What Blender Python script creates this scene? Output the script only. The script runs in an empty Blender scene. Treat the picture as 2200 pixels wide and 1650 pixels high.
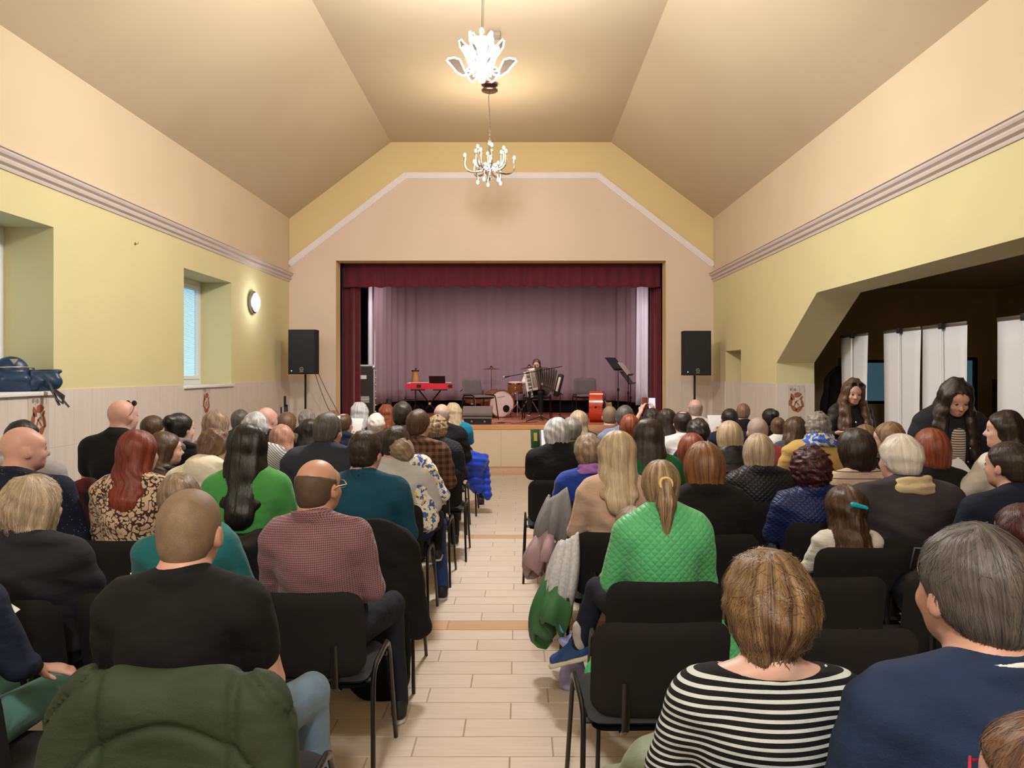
import bpy, bmesh, math, random
import numpy as np
from mathutils import Vector, Matrix
random.seed(7)
RNG = np.random.default_rng(7)
SC = bpy.context.scene
COL = SC.collection
PI = math.pi

# ------------------------------------------------------------------ camera
FOC, EYE, VX, VY = 1650.0, 1.65, 1115.0, 800.0      # focal length in pixels, eye height, vanishing point
cam_d = bpy.data.cameras.new('camera')
cam = bpy.data.objects.new('camera', cam_d)
COL.objects.link(cam)
cam.location = (0, 0, EYE)
cam.rotation_euler = (PI / 2, 0, 0)
cam_d.sensor_width = 36.0
cam_d.lens = 36.0 * FOC / 2200.0
cam_d.shift_x = -(VX - 1100.0) / 2200.0
cam_d.shift_y = -(825.0 - VY) / 2200.0
cam_d.clip_start = 0.02
SC.camera = cam

# ------------------------------------------------------------------ world, exposure
world = bpy.data.worlds.new('dusk_sky')
SC.world = world
world.use_nodes = True
wb = world.node_tree.nodes['Background']
wb.inputs[0].default_value = (0.36, 0.70, 0.88, 1)
wb.inputs[1].default_value = 4.0
vs = SC.view_settings
vs.view_transform = 'Standard'
vs.look = 'None'
vs.exposure = -0.80
vs.gamma = 1.0
vs.use_curve_mapping = False
SC.cycles.max_bounces = 5
SC.cycles.diffuse_bounces = 3
SC.cycles.glossy_bounces = 2
SC.cycles.adaptive_threshold = 0.035
SC.cycles.transmission_bounces = 4
SC.cycles.transparent_max_bounces = 6
SC.cycles.caustics_reflective = False
SC.cycles.caustics_refractive = False

LOTUS_W, SWAN_W, WALL_LAMP_W, STAGE_W = 290.0, 185.0, 16.0, 210.0
LOTUS_C, SWAN_C = (1.0, 0.98, 0.95), (1.0, 0.85, 0.68)


def P(px, py, Y):
    """a point of the hall at depth Y that stands at picture position px, py"""
    return Vector(((px - VX) * Y / FOC, Y, EYE - (py - VY) * Y / FOC))


def lin(c):
    out = []
    for v in c[:3]:
        v = v / 255.0
        out.append(v / 12.92 if v <= 0.04045 else ((v + 0.055) / 1.055) ** 2.4)
    return tuple(out) + (1.0,)


# ------------------------------------------------------------------ objects
def empty(name, loc=(0, 0, 0), rz=0.0, label=None, cat=None, group=None, kind=None):
    o = bpy.data.objects.new(name, None)
    o.empty_display_size = 0.05
    COL.objects.link(o)
    o.location = loc
    o.rotation_euler = (0, 0, rz)
    tag(o, label, cat, group, kind)
    return o


def tag(o, label=None, cat=None, group=None, kind=None):
    if label: o['label'] = label
    if cat: o['category'] = cat
    if group: o['group'] = group
    if kind: o['kind'] = kind
    return o


def obj(name, me, parent=None, mats=None):
    o = bpy.data.objects.new(name, me)
    COL.objects.link(o)
    if parent is not None: o.parent = parent
    if mats is not None:
        if not isinstance(mats, (list, tuple)): mats = [mats]
        if len(me.materials) == 0:
            for m in mats: me.materials.append(m)
    return o


def light(name, kind, loc, power, color=(1, 1, 1), radius=0.1, parent=None, rot=None, spot=None):
    d = bpy.data.lights.new(name, kind)
    d.energy = power
    d.color = color
    if kind in ('POINT', 'SPOT'): d.shadow_soft_size = radius
    if kind == 'SPOT':
        d.spot_size = spot or 1.5
        d.spot_blend = 0.6
    o = bpy.data.objects.new(name, d)
    COL.objects.link(o)
    o.location = loc
    if rot: o.rotation_euler = rot
    if parent is not None: o.parent = parent
    return o


class MB:
    """collects simple shapes and links them as ONE mesh"""
    def __init__(s):
        s.v, s.f, s.m = [], [], []
        s.cur = 0

    def _add(s, vs_, fs_):
        n = len(s.v)
        s.v.extend([tuple(v) for v in vs_])
        s.f.extend([tuple(i + n for i in f) for f in fs_])
        s.m.extend([s.cur] * len(fs_))
        return s

    def box(s, x0, x1, y0, y1, z0, z1, M=None):
        c = [Vector((x, y, z)) for x in (x0, x1) for y in (y0, y1) for z in (z0, z1)]
        if M is not None: c = [M @ p for p in c]
        return s._add(c, [(0, 1, 3, 2), (4, 6, 7, 5), (0, 4, 5, 1), (2, 3, 7, 6), (0, 2, 6, 4), (1, 5, 7, 3)])

    def bbox(s, x0, x1, y0, y1, z0, z1, b, M=None):
        """bevelled box"""
        vs_, fs_ = [], []
        bm = bmesh.new()
        bmesh.ops.create_cube(bm, size=1)
        for v in bm.verts:
            v.co = Vector(((x0 + x1) / 2 + v.co.x * (x1 - x0), (y0 + y1) / 2 + v.co.y * (y1 - y0), (z0 + z1) / 2 + v.co.z * (z1 - z0)))
        bmesh.ops.bevel(bm, geom=list(bm.edges), offset=b, segments=2, affect='EDGES', profile=0.5)
        bm.verts.index_update()
        vs_ = [(M @ v.co) if M is not None else v.co.copy() for v in bm.verts]
        fs_ = [[v.index for v in f.verts] for f in bm.faces]
        bm.free()
        return s._add(vs_, fs_)

    def tube(s, pts, r, seg=8, cap=True, flat=1.0, closed=False):
        """tube along points; r a number or a list; flat squashes the section"""
        pts = [Vector(p) for p in pts]
        n = len(pts)
        rs = r if isinstance(r, (list, tuple)) else [r] * n
        vs_, fs_ = [], []
        up = None
        for i, p in enumerate(pts):
            if closed: d = pts[(i + 1) % n] - pts[(i - 1) % n]
            else: d = pts[min(i + 1, n - 1)] - pts[max(i - 1, 0)]
            if d.length < 1e-9: d = Vector((0, 0, 1))
            d.normalize()
            if up is None:
                up = Vector((0, 0, 1)) if abs(d.z) < 0.9 else Vector((1, 0, 0))
            a = d.cross(up)
            if a.length < 1e-6: a = d.cross(Vector((0, 1, 0)))
            a.normalize()
            b = a.cross(d).normalized()
            up = b
            for k in range(seg):
                t = 2 * PI * k / seg
                vs_.append(p + a * math.cos(t) * rs[i] + b * math.sin(t) * rs[i] * flat)
        m = n if closed else n - 1
        for i in range(m):
            j = (i + 1) % n
            for k in range(seg):
                k2 = (k + 1) % seg
                fs_.append((i * seg + k, i * seg + k2, j * seg + k2, j * seg + k))
        if cap and not closed:
            fs_.append(tuple(reversed(range(seg))))
            fs_.append(tuple((n - 1) * seg + k for k in range(seg)))
        return s._add(vs_, fs_)

    def lathe(s, prof, seg=24, M=None, c=(0, 0, 0), closed=False):
        """prof: list of (radius, height) turned about z"""
        vs_, fs_ = [], []
        c = Vector(c)
        for r, z in prof:
            for k in range(seg):
                t = 2 * PI * k / seg
                p = Vector((r * math.cos(t), r * math.sin(t), z))
                vs_.append((M @ p if M is not None else p) + c)
        for i in range(len(prof) - 1):
            for k in range(seg):
                k2 = (k + 1) % seg
                fs_.append((i * seg + k, i * seg + k2, (i + 1) * seg + k2, (i + 1) * seg + k))
        if closed:
            m = (len(prof) - 1) * seg
            for k in range(seg):
                k2 = (k + 1) % seg
                fs_.append((m + k, m + k2, k2, k))
        else:
            fs_.append(tuple(reversed(range(seg))))
            fs_.append(tuple((len(prof) - 1) * seg + k for k in range(seg)))
        return s._add(vs_, fs_)

    def prism(s, poly, axis, a0, a1):
        """polygon in the two other axes pushed along axis (0, 1, 2) from a0 to a1"""
        n = len(poly)
        def pt(q, a):
            if axis == 0: return (a, q[0], q[1])
            if axis == 1: return (q[0], a, q[1])
            return (q[0], q[1], a)
        vs_ = [pt(q, a0) for q in poly] + [pt(q, a1) for q in poly]
        fs_ = [tuple(range(n)), tuple(reversed(range(n, 2 * n)))]
        for i in range(n):
            j = (i + 1) % n
            fs_.append((i, i + n, j + n, j))
        return s._add(vs_, fs_)

    def mesh(s, name, smooth=False):
        me = bpy.data.meshes.new(name)
        me.from_pydata(s.v, [], s.f)
        if any(s.m): me.polygons.foreach_set('material_index', s.m)
        bm = bmesh.new(); bm.from_mesh(me)
        bmesh.ops.recalc_face_normals(bm, faces=bm.faces)
        bm.to_mesh(me); bm.free()
        if smooth:
            me.shade_smooth()
            try: me.set_sharp_from_angle(angle=math.radians(42))
            except Exception: pass
        return me

    def build(s, name, mats, parent=None, smooth=True):
        return obj(name, s.mesh(name, smooth), parent, mats)


def single(name, mb, mats, label, cat, group=None, kind=None):
    o = mb.build(name, mats)
    return tag(o, label, cat, group, kind)


def copy_tree(o, parent=None):
    c = o.copy()
    COL.objects.link(c)
    c.parent = parent
    for ch in list(o.children): copy_tree(ch, c)
    return c


def rotm(axis, a): return Matrix.Rotation(a, 4, axis)
def trs(x, y, z): return Matrix.Translation((x, y, z))

# ------------------------------------------------------------------ materials
MATS = {}


def _new(name):
    m = bpy.data.materials.new(name)
    m.use_nodes = True
    nt = m.node_tree
    return m, nt, nt.nodes['Principled BSDF']


def _n(nt, t, **kw):
    n = nt.nodes.new(t)
    for k, v in kw.items():
        if k.startswith('i_'):
            key = k[2:]
            n.inputs[int(key) if key.isdigit() else key].default_value = v
        else: setattr(n, k, v)
    return n


def _math(nt, op, a, b=None, c=None):
    n = nt.nodes.new('ShaderNodeMath')
    n.operation = op
    for i, x in enumerate((a, b, c)):
        if x is None: continue
        if isinstance(x, (int, float)): n.inputs[i].default_value = x
        else: nt.links.new(x, n.inputs[i])
    return n.outputs[0]


def _mix(nt, fac, a, b):
    n = nt.nodes.new('ShaderNodeMix')
    n.data_type = 'RGBA'
    if isinstance(fac, (int, float)): n.inputs[0].default_value = fac
    else: nt.links.new(fac, n.inputs[0])
    for i, x in ((6, a), (7, b)):
        if isinstance(x, tuple): n.inputs[i].default_value = x
        else: nt.links.new(x, n.inputs[i])
    return n.outputs[2]


def _coord(nt, attr=None, scale=None):
    if attr:
        o = _n(nt, 'ShaderNodeAttribute', attribute_name=attr).outputs['Vector']
    else:
        o = _n(nt, 'ShaderNodeTexCoord').outputs['Object']
    if scale is not None:
        mp = _n(nt, 'ShaderNodeMapping')
        mp.inputs['Scale'].default_value = scale
        nt.links.new(o, mp.inputs[0])
        o = mp.outputs[0]
    return o


def _noise(nt, vec, scale, detail=3.0, rough=0.55):
    n = _n(nt, 'ShaderNodeTexNoise')
    n.inputs['Scale'].default_value = scale
    n.inputs['Detail'].default_value = detail
    n.inputs['Roughness'].default_value = rough
    if vec is not None: nt.links.new(vec, n.inputs['Vector'])
    return n.outputs[0]


def _bump(nt, b, height, strength, dist=0.01):
    n = _n(nt, 'ShaderNodeBump')
    n.inputs['Strength'].default_value = strength
    n.inputs['Distance'].default_value = dist
    nt.links.new(height, n.inputs['Height'])
    nt.links.new(n.outputs[0], b.inputs['Normal'])


def dark(c, k): return tuple(max(0, min(255, v * k)) for v in c[:3])


def plain(name, rgb, rough=0.6, metal=0.0, spec=0.4, var=0.05, vscale=6.0, bump=0.0, bscale=150.0, stretch=None, coat=0.0):
    if name in MATS: return MATS[name]
    m, nt, b = _new(name)
    vec = _coord(nt, None, stretch)
    if var > 0:
        f = _noise(nt, vec, vscale)
        c = _mix(nt, f, lin(dark(rgb, 1 - var)), lin(dark(rgb, 1 + var)))
        nt.links.new(c, b.inputs['Base Color'])
    else: b.inputs['Base Color'].default_value = lin(rgb)
    b.inputs['Roughness'].default_value = rough
    b.inputs['Metallic'].default_value = metal
    b.inputs['Specular IOR Level'].default_value = spec
    if coat: b.inputs['Coat Weight'].default_value = coat
    if bump > 0: _bump(nt, b, _noise(nt, vec, bscale), bump)
    MATS[name] = m
    return m


def glow(name, rgb, strength):
    if name in MATS: return MATS[name]
    m, nt, b = _new(name)
    b.inputs['Base Color'].default_value = lin(rgb)
    b.inputs['Emission Color'].default_value = lin(rgb)
    b.inputs['Emission Strength'].default_value = strength
    m.cycles.emission_sampling = 'NONE'
    MATS[name] = m
    return m


def glass(name, rgb, alpha=0.25, rough=0.05):
    if name in MATS: return MATS[name]
    m, nt, b = _new(name)
    b.inputs['Base Color'].default_value = lin(rgb)
    b.inputs['Roughness'].default_value = rough
    b.inputs['Alpha'].default_value = alpha
    MATS[name] = m
    return m
# ================================================================== THE ROOM
XL, XR, YB, YE = -4.03, 3.41, -3.0, 13.48
ZC, ZW, ZF, ZD = 3.31, 4.35, 5.69, 1.50          # cornice, wall top, flat ceiling, tiled dado
FXL, FXR = -2.247, 1.618                          # flat strip of the ceiling
ST = 0.727                                        # stage floor
m_yellow = plain('pale_yellow_paint', (214, 207, 160), 0.85, var=0.025, vscale=1.2, bump=0.05, bscale=60)
m_peach = plain('peach_paint', (214, 196, 168), 0.85, var=0.025, vscale=1.2, bump=0.05, bscale=60)
m_ceil = plain('ceiling_paint', (200, 182, 154), 0.9, var=0.02, vscale=1.0, bump=0.04, bscale=60)
m_beige = plain('gable_beige_paint', (226, 207, 190), 0.85, var=0.02, vscale=1.2, bump=0.05, bscale=60)
m_gold = plain('gable_yellow_paint', (228, 206, 156), 0.85, var=0.02, vscale=1.2, bump=0.05, bscale=60)
m_trim = plain('trim_white_paint', (238, 234, 236), 0.6, var=0.02)
m_corn = plain('cornice_paint', (204, 192, 186), 0.6, var=0.02)
m_dado = plain('dado_tile_glaze', (216, 207, 200), 0.35, var=0.05, vscale=3.0, stretch=(9, 9, 0.7), spec=0.5)
m_grout = plain('grout', (188, 176, 162), 0.9)
m_fgrout = plain('floor_grout', (158, 138, 114), 0.9)
m_white = plain('white_plastic', (235, 236, 238), 0.35, var=0.0)
m_black = plain('black_metal', (14, 14, 16), 0.45, var=0.0)
m_dark = plain('dark_plastic', (24, 25, 29), 0.55, var=0.05)
m_chrome = plain('chrome', (215, 215, 215), 0.15, metal=1.0, var=0.0)
m_steel = plain('brushed_steel', (150, 150, 152), 0.35, metal=1.0, var=0.0)
m_sidewall = plain('side_room_paint', (196, 176, 138), 0.9, var=0.06, vscale=1.5)


def floor_tile_mat(name, c1, c2):
    m, nt, b = _new(name)
    info = _n(nt, 'ShaderNodeObjectInfo')
    rnd = info.outputs['Random']
    geo = _n(nt, 'ShaderNodeNewGeometry').outputs['Position']
    mp = _n(nt, 'ShaderNodeMapping')
    mp.inputs['Scale'].default_value = (1.6, 26, 1)
    nt.links.new(geo, mp.inputs[0])
    f = _noise(nt, mp.outputs[0], 1.6, 4.0, 0.6)
    f2 = _math(nt, 'ADD', _math(nt, 'MULTIPLY', f, 1.1), _math(nt, 'MULTIPLY', rnd, 0.22))
    f3 = _math(nt, 'SUBTRACT', f2, 0.2)
    nt.links.new(_mix(nt, f3, lin(c1), lin(c2)), b.inputs['Base Color'])
    b.inputs['Roughness'].default_value = 0.42
    b.inputs['Specular IOR Level'].default_value = 0.35
    return m


m_tile = floor_tile_mat('oak_look_tile', (186, 169, 150), (213, 200, 185))
m_tile2 = floor_tile_mat('warm_oak_look_tile', (176, 140, 106), (200, 166, 130))

# ---- floor: recessed grout bed, tiles proud of it
flo = MB().box(XL, 8.5, YB, YE, -0.10, -0.004).build('floor', m_fgrout, smooth=False)
tag(flo, 'wood-look tiled floor of the hall', None, kind='structure')
TL, TW = 0.61, 0.1803
tile_me = {}


def tile_mesh(w, d):
    k = (round(w, 3), round(d, 3))
    if k not in tile_me:
        mb = MB()
        g, b = 0.0016, 0.0022
        mb._add([(g, g, -0.006), (w - g, g, -0.006), (w - g, d - g, -0.006), (g, d - g, -0.006),
                 (g + b, g + b, 0), (w - g - b, g + b, 0), (w - g - b, d - g - b, 0), (g + b, d - g - b, 0)],
                [(4, 5, 6, 7), (0, 1, 5, 4), (1, 2, 6, 5), (2, 3, 7, 6), (3, 0, 4, 7)])
        tile_me[k] = mb.mesh('tile')
    return tile_me[k]


tiles = []
row = 0
y = 3.297 - 36 * TW
while y < YE - 0.001:
    off = (-0.462, -0.252, -0.04)[row % 3]
    x = off - 8 * TL
    d = min(TW, YE - y)
    while x < XR + 0.5:
        x0, x1 = max(x, XL), min(x + TL, XR)
        if x1 - x0 > 0.02 and y > YB: tiles.append((x0, x1 - x0, y, d))
        x += TL
    y += TW
    row += 1


def tile_key(t):
    cx, cy = t[0] + t[1] / 2, t[2] + t[3] / 2
    px = VX + FOC * cx / max(cy, 0.1)
    seen = (2.3 < cy < 8.3 and 600 < px < 1500)
    return (0 if seen else 1, abs(cx + 0.2) * 0.6 + cy)


tiles.sort(key=tile_key)
rest = MB()
for i, (x, w, y, d) in enumerate(tiles):
    warm = abs(y + d / 2 - 5.02) < 0.09 or abs(y + d / 2 - 7.75) < 0.09 or y > 12.3
    if i < 300:
        me = tile_mesh(w, d)
        key = (me.name, warm)
        if key not in tile_me:
            m2 = me.copy()
            m2.materials.clear(); m2.materials.append(m_tile2 if warm else m_tile)
            tile_me[key] = m2
        o = obj('tile', tile_me[key], flo)
        o.location = (x, y, 0)
    else:
        g, b = 0.0016, 0.002
        rest.cur = 1 if warm else 0
        rest._add([(x + g, y + g, -0.004), (x + w - g, y + g, -0.004), (x + w - g, y + d - g, -0.004), (x + g, y + d - g, -0.004),
                   (x + g + b, y + g + b, 0), (x + w - g - b, y + g + b, 0), (x + w - g - b, y + d - g - b, 0), (x + g + b, y + d - g - b, 0)],
                  [(4, 5, 6, 7), (0, 1, 5, 4), (1, 2, 6, 5), (2, 3, 7, 6), (3, 0, 4, 7)])
tag(rest.build('tile_field', [m_tile, m_tile2], flo, smooth=False), kind='stuff')
tag(MB().box(XR, 8.5, YB, YE, -0.004, 0.0).build('side_room_tiles', m_tile, flo, smooth=False), kind='stuff')

# ---- ceiling: flat strip and two slopes
ce = MB()
t = 0.12
ce.prism([(XL - 0.5, ZW), (XL, ZW), (FXL, ZF), (FXR, ZF), (XR, ZW), (XR + 0.5, ZW), (XR + 0.5, ZF + t), (XL - 0.5, ZF + t)], 1, YB, YE)
tag(ce.build('ceiling', m_ceil, smooth=False), 'tan ceiling with a flat strip between two slopes', None, kind='structure')

# ---- left wall with deep window recesses
WT = 0.45
wins = [(1.02, 2.55), (5.12, 6.65), (9.235, 10.76)]
WZ0, WZ1 = 1.47, 2.907
wl = MB()
ys = [YB] + [v for w in wins for v in w] + [YE]
for i in range(0, len(ys), 2): wl.box(XL - WT, XL, ys[i], ys[i + 1], 0, ZC)
for a, b in wins:
    wl.box(XL - WT, XL, a, b, 0, WZ0)
    wl.box(XL - WT, XL, a, b, WZ1, ZC)
wl.cur = 1
wl.box(XL - WT, XL, YB, YE, ZC, ZW)
wall_left = wl.build('wall_left', [m_yellow, m_peach], smooth=False)
tag(wall_left, 'left wall, pale yellow below the cornice, peach above', None, kind='structure')

# ---- right wall with wide chamfered opening and a doorway
JY, CY = 10.17, 8.79
XO = XR + 0.5
wr = MB()
wr.prism([(YB, 0), (1.0, 0), (1.0, 1.775), (2.38, 2.564), (CY, 2.564), (JY, 1.775), (JY, 0), (11.8, 0), (11.8, 2.0),
          (12.68, 2.0), (12.68, 0), (YE, 0), (YE, ZC), (YB, ZC)], 0, XR, XO)
wr.cur = 1
wr.box(XR, XO, YB, YE, ZC, ZW)
wall_right = wr.build('wall_right', [m_yellow, m_peach], smooth=False)
tag(wall_right, 'right wall with a wide chamfered opening', None, kind='structure')
dr = MB().box(XO - 0.12, XO - 0.07, 11.8, 12.68, 0, 2.0)
door = dr.build('door_1', plain('door_beige', (206, 186, 158), 0.5), smooth=False)
tag(door, 'beige door deep in the right wall recess', None, kind='structure')
dh = MB()
dh.tube([(XO - 0.12, 11.88, 1.02), (XO - 0.17, 11.88, 1.02), (XO - 0.17, 11.99, 1.02)], 0.009)
dh.build('door_handle', m_steel, door)

# ---- back wall, side room shell
tag(MB().box(XL - WT, XO, YB - 0.2, YB, 0, ZF + t).build('wall_back', m_peach, smooth=False), 'rear wall behind the camera', None, kind='structure')
SX = 8.0
sr = MB()
sr.box(SX, SX + 0.1, YB, YE, 0, 3.05)
SY0, SY1 = YE - 0.6, YE - 0.5
for a, b, c, d in ((XO, 5.45, 0, 3.05), (6.3, 7.15, 0, 3.05), (7.7, SX, 0, 3.05), (5.45, 6.3, 0, 1.12), (5.45, 6.3, 1.86, 3.05), (7.15, 7.7, 0, 0.9), (7.15, 7.7, 1.9, 3.05)):
    sr.box(a, b, SY0, SY1, c, d)
sr.box(XO, SX, YB, YB + 0.1, 0, 3.05)
tag(sr.build('wall_side_room', m_sidewall, smooth=False), 'dim walls of the side room', None, kind='structure')
tag(MB().box(XO, SX + 0.1, YB, YE, 3.05, 3.15).build('ceiling_side_room', m_sidewall, smooth=False), 'dim ceiling of the side room', None, kind='structure')

m_bpane = glass('blue_dusk_glass', (20, 90, 130), 0.80)
for k, (a, b, c, d) in enumerate(((5.45, 6.3, 1.12, 1.86), (7.15, 7.7, 0.9, 1.9))):
    fr = MB()
    for q in ((a, a + 0.05, c, d), (b - 0.05, b, c, d), (a, b, c, c + 0.05), (a, b, d - 0.05, d)): fr.box(q[0], q[1], SY0 + 0.02, SY0 + 0.08, q[2], q[3])
    w = fr.build('window_%d' % (k + 4), m_dark, smooth=False)
    tag(w, ('blue window of the side room seen between two banners', 'narrow blue window of the side room')[k], None, kind='structure')
    MB().box(a + 0.05, b - 0.05, SY0 + 0.045, SY0 + 0.055, c + 0.05, d - 0.05).build('pane', m_bpane, w, smooth=False)

# ---- end wall (gable) with the stage opening
OX0, OX1, OZ = -3.21, 2.575, 3.61
ET = 0.32
we = MB()
we.prism([(XL - 0.45, 0), (OX0, 0), (OX0, OZ), (OX1, OZ), (OX1, 0), (XR + 0.5, 0), (XR + 0.5, ZF + t), (XL - 0.45, ZF + t)], 1, YE, YE + ET)
wall_end = we.build('wall_stage', [m_gold], smooth=False)
tag(wall_end, 'gable wall around the stage opening', None, kind='structure')
TP = [(XL, 3.545), (-2.0, 5.10), (1.39, 5.10), (XR, 3.53)]
gp = MB()
gp.prism([(XL, 0), (OX0, 0), (OX0, OZ), (OX1, OZ), (OX1, 0), (XR, 0), TP[3], TP[2], TP[1], TP[0]], 1, YE - 0.012, YE - 0.0005)
gp.build('gable_panel', m_beige, wall_end, smooth=False)


def strip(pts, w, d0, d1, prof=3):
    """flat moulding in the plane of the end wall along pts (x, z)"""
    mb = MB()
    for lo, hi, dd in ((-w / 2, w / 2, d0), (-w * 0.3, w * 0.3, d1)):
        L = []
        for i, p in enumerate(pts):
            p = Vector(p)
            a = Vector(pts[i]) - Vector(pts[i - 1]) if i > 0 else None
            b = Vector(pts[i + 1]) - Vector(pts[i]) if i < len(pts) - 1 else None
            if a is None: n = Vector((-b.y, b.x)).normalized(); k = 1
            elif b is None: n = Vector((-a.y, a.x)).normalized(); k = 1
            else:
                n1 = Vector((-a.y, a.x)).normalized(); n2 = Vector((-b.y, b.x)).normalized()
                n = (n1 + n2).normalized(); k = 1 / n.dot(n1)
            L.append((p + n * lo * k, p + n * hi * k))
        for i in range(len(L) - 1):
            q = [L[i][0], L[i][1], L[i + 1][1], L[i + 1][0]]
            mb.prism([(v.x, v.y) for v in q], 1, YE - dd, YE - 0.002)
    return mb


tr = strip(TP, 0.105, 0.03, 0.045)
tag(tr.build('trim_1', m_trim, smooth=False), 'white moulding following the gable above the stage', None, kind='structure')

# ---- cornices along both side walls (stepped profile)
prof = [(0, -0.075), (0.012, -0.075), (0.016, -0.06), (0.016, -0.045), (0.045, -0.03), (0.05, -0.012), (0.035, 0.0), (0.035, 0.012),
        (0.062, 0.028), (0.07, 0.045), (0.07, 0.062), (0.085, 0.066), (0.085, 0.075), (0, 0.075)]
for nm, sx, x0, lab in (('trim_2', 1, XL, 'stepped white cornice along the left wall'), ('trim_3', -1, XR, 'stepped white cornice along the right wall')):
    mb = MB().prism([(x0 + sx * a, ZC + b) for a, b in prof], 1, YB, YE - 0.012)
    tag(mb.build(nm, m_corn, smooth=False), lab, None, kind='structure')

# ---- tiled dado: each wall tile proud of its grout bed
def dado(parent, run, place, name='wall_tile', w=0.30, hh=0.50):
    """run: (start, end) along the wall; place(u0, u1, z0, z1) gives a box"""
    a, b = run
    n = max(1, round((b - a) / w))
    ww = (b - a) / n
    for i in range(n):
        for k in range(3):
            z1 = ZD - k * hh
            z0 = max(0.0, z1 - hh)
            bx = place(a + i * ww + 0.0007, a + (i + 1) * ww - 0.0007, z0 + 0.0007, z1 - 0.0007)
            MB().box(*bx).build(name, m_dado, parent, smooth=False)


D = 0.012
lo_runs = []
for a, b in ((3.0, 5.12), (5.12, 6.65), (6.65, 9.235), (9.235, 10.76), (10.76, YE - 0.013)):
    zt = WZ0 - 0.0 if (a, b) in wins else ZD
    def pl(u0, u1, z0, z1, zt=zt): return (XL, XL + D, u0, u1, z0, min(z1, zt))
    dado(wall_left, (a, b), pl)
dado(wall_right, (JY, 11.8), lambda u0, u1, z0, z1: (XR - D, XR, u0, u1, z0, z1))
dado(wall_right, (12.68, YE - 0.013), lambda u0, u1, z0, z1: (XR - D, XR, u0, u1, z0, z1))
dado(wall_right, (XR, XO), lambda u0, u1, z0, z1: (u0, u1, JY - D, JY, z0, z1), w=0.25)
dado(wall_right, (XR, XO - 0.12), lambda u0, u1, z0, z1: (u0, u1, 12.68 - D, 12.68, z0, z1), w=0.2)
dado(wall_end, (XL + 0.013, OX0 - 0.0), lambda u0, u1, z0, z1: (u0, u1, YE - 0.012 - D, YE - 0.012, z0, z1))
dado(wall_end, (OX1, XR - 0.013), lambda u0, u1, z0, z1: (u0, u1, YE - 0.012 - D, YE - 0.012, z0, z1))
# coarse dado near the camera, both walls (outside the picture)
tag(MB().box(XL, XL + D, YB, 3.0, 0, WZ0).build('wall_tile_field', m_dado, wall_left, smooth=False), kind='stuff')

# ---- decorative rose tiles
m_rose = plain('rose_print_brown', (150, 92, 66), 0.4, var=0.12, vscale=30)
m_rose2 = plain('rose_print_grey', (150, 138, 130), 0.4, var=0.1)
m_decor = plain('decor_tile_glaze', (204, 194, 182), 0.3, var=0.03, vscale=12)


def rose_tile(parent, M, w=0.26, h=0.9):
    """a printed tile in its own x (across), z (up) plane, facing -y, moved by M"""
    tl = MB().box(-w / 2, w / 2, -0.004, 0, 0, h)
    o = tl.build('decor_tile', m_decor, parent, smooth=False)
    o.matrix_local = M
    r = random.Random(5)
    mb = MB()
    def petal(cx, cz, a, L, W):
        pts = []
        for k in range(12):
            t_ = 2 * PI * k / 12
            px, pz = L * math.cos(t_) * (1 + 0.18 * math.cos(t_ * 3)), W * math.sin(t_)
            pts.append((cx + px * math.cos(a) - pz * math.sin(a), cz + px * math.sin(a) + pz * math.cos(a)))
        mb.prism(pts, 1, -0.0065, -0.003)
    z = h * 0.73
    petal(-0.055, z + 0.075, 1.9, 0.045, 0.026)
    petal(0.012, z + 0.105, 0.1, 0.05, 0.034)
    petal(-0.08, z + 0.01, 1.4, 0.06, 0.024)
    petal(-0.035, z - 0.075, 2.3, 0.05, 0.028)
    petal(0.03, z - 0.085, 0.7, 0.055, 0.03)
    petal(0.075, z - 0.01, 1.8, 0.055, 0.018)
    petal(0.06, z + 0.06, 0.9, 0.03, 0.014)
    petal(0.0, z + 0.02, 0.6, 0.028, 0.009)
    petal(0.02, z - 0.02, 2.2, 0.034, 0.008)
    petal(-0.02, z - 0.015, 1.2, 0.035, 0.008)
    f = mb.build('rose_petals', m_rose, o, smooth=False)
    mb = MB()
    for cx, cz, s in ((-0.075, h * 0.97 - 0.03, 0.016), (-0.02, h * 0.93, 0.016), (0.05, h * 0.50, 0.018), (0.02, h * 0.42, 0.012), (0.07, h * 0.38, 0.012), (0.045, h * 0.28, 0.018)):
        petal2 = [(cx + s * math.cos(2 * PI * k / 10), cz + 1.25 * s * math.sin(2 * PI * k / 10)) for k in range(10)]
        mb.prism(petal2, 1, -0.0065, -0.003)
    for x0 in (-0.06, 0.03, 0.09):
        mb.tube([(x0, -0.004, h * 0.99), (x0 + 0.015, -0.004, h * 0.93), (x0 + 0.01, -0.004, h * 0.89)], 0.0025, 5)
    mb.build('rose_buds', m_rose2, o, smooth=False)


RZ90 = Matrix.Rotation(PI / 2, 4, 'Z')
rose_tile(wall_left, trs(XL + D, 6.42, 0.62) @ RZ90, 0.28, 0.85)
rose_tile(wall_left, trs(XL + D, 9.86, 0.62) @ RZ90, 0.26, 0.86)
rose_tile(wall_right, trs(XR + 0.26, JY - D, 0.62) @ Matrix.Identity(4), 0.22, 0.86)

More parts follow.
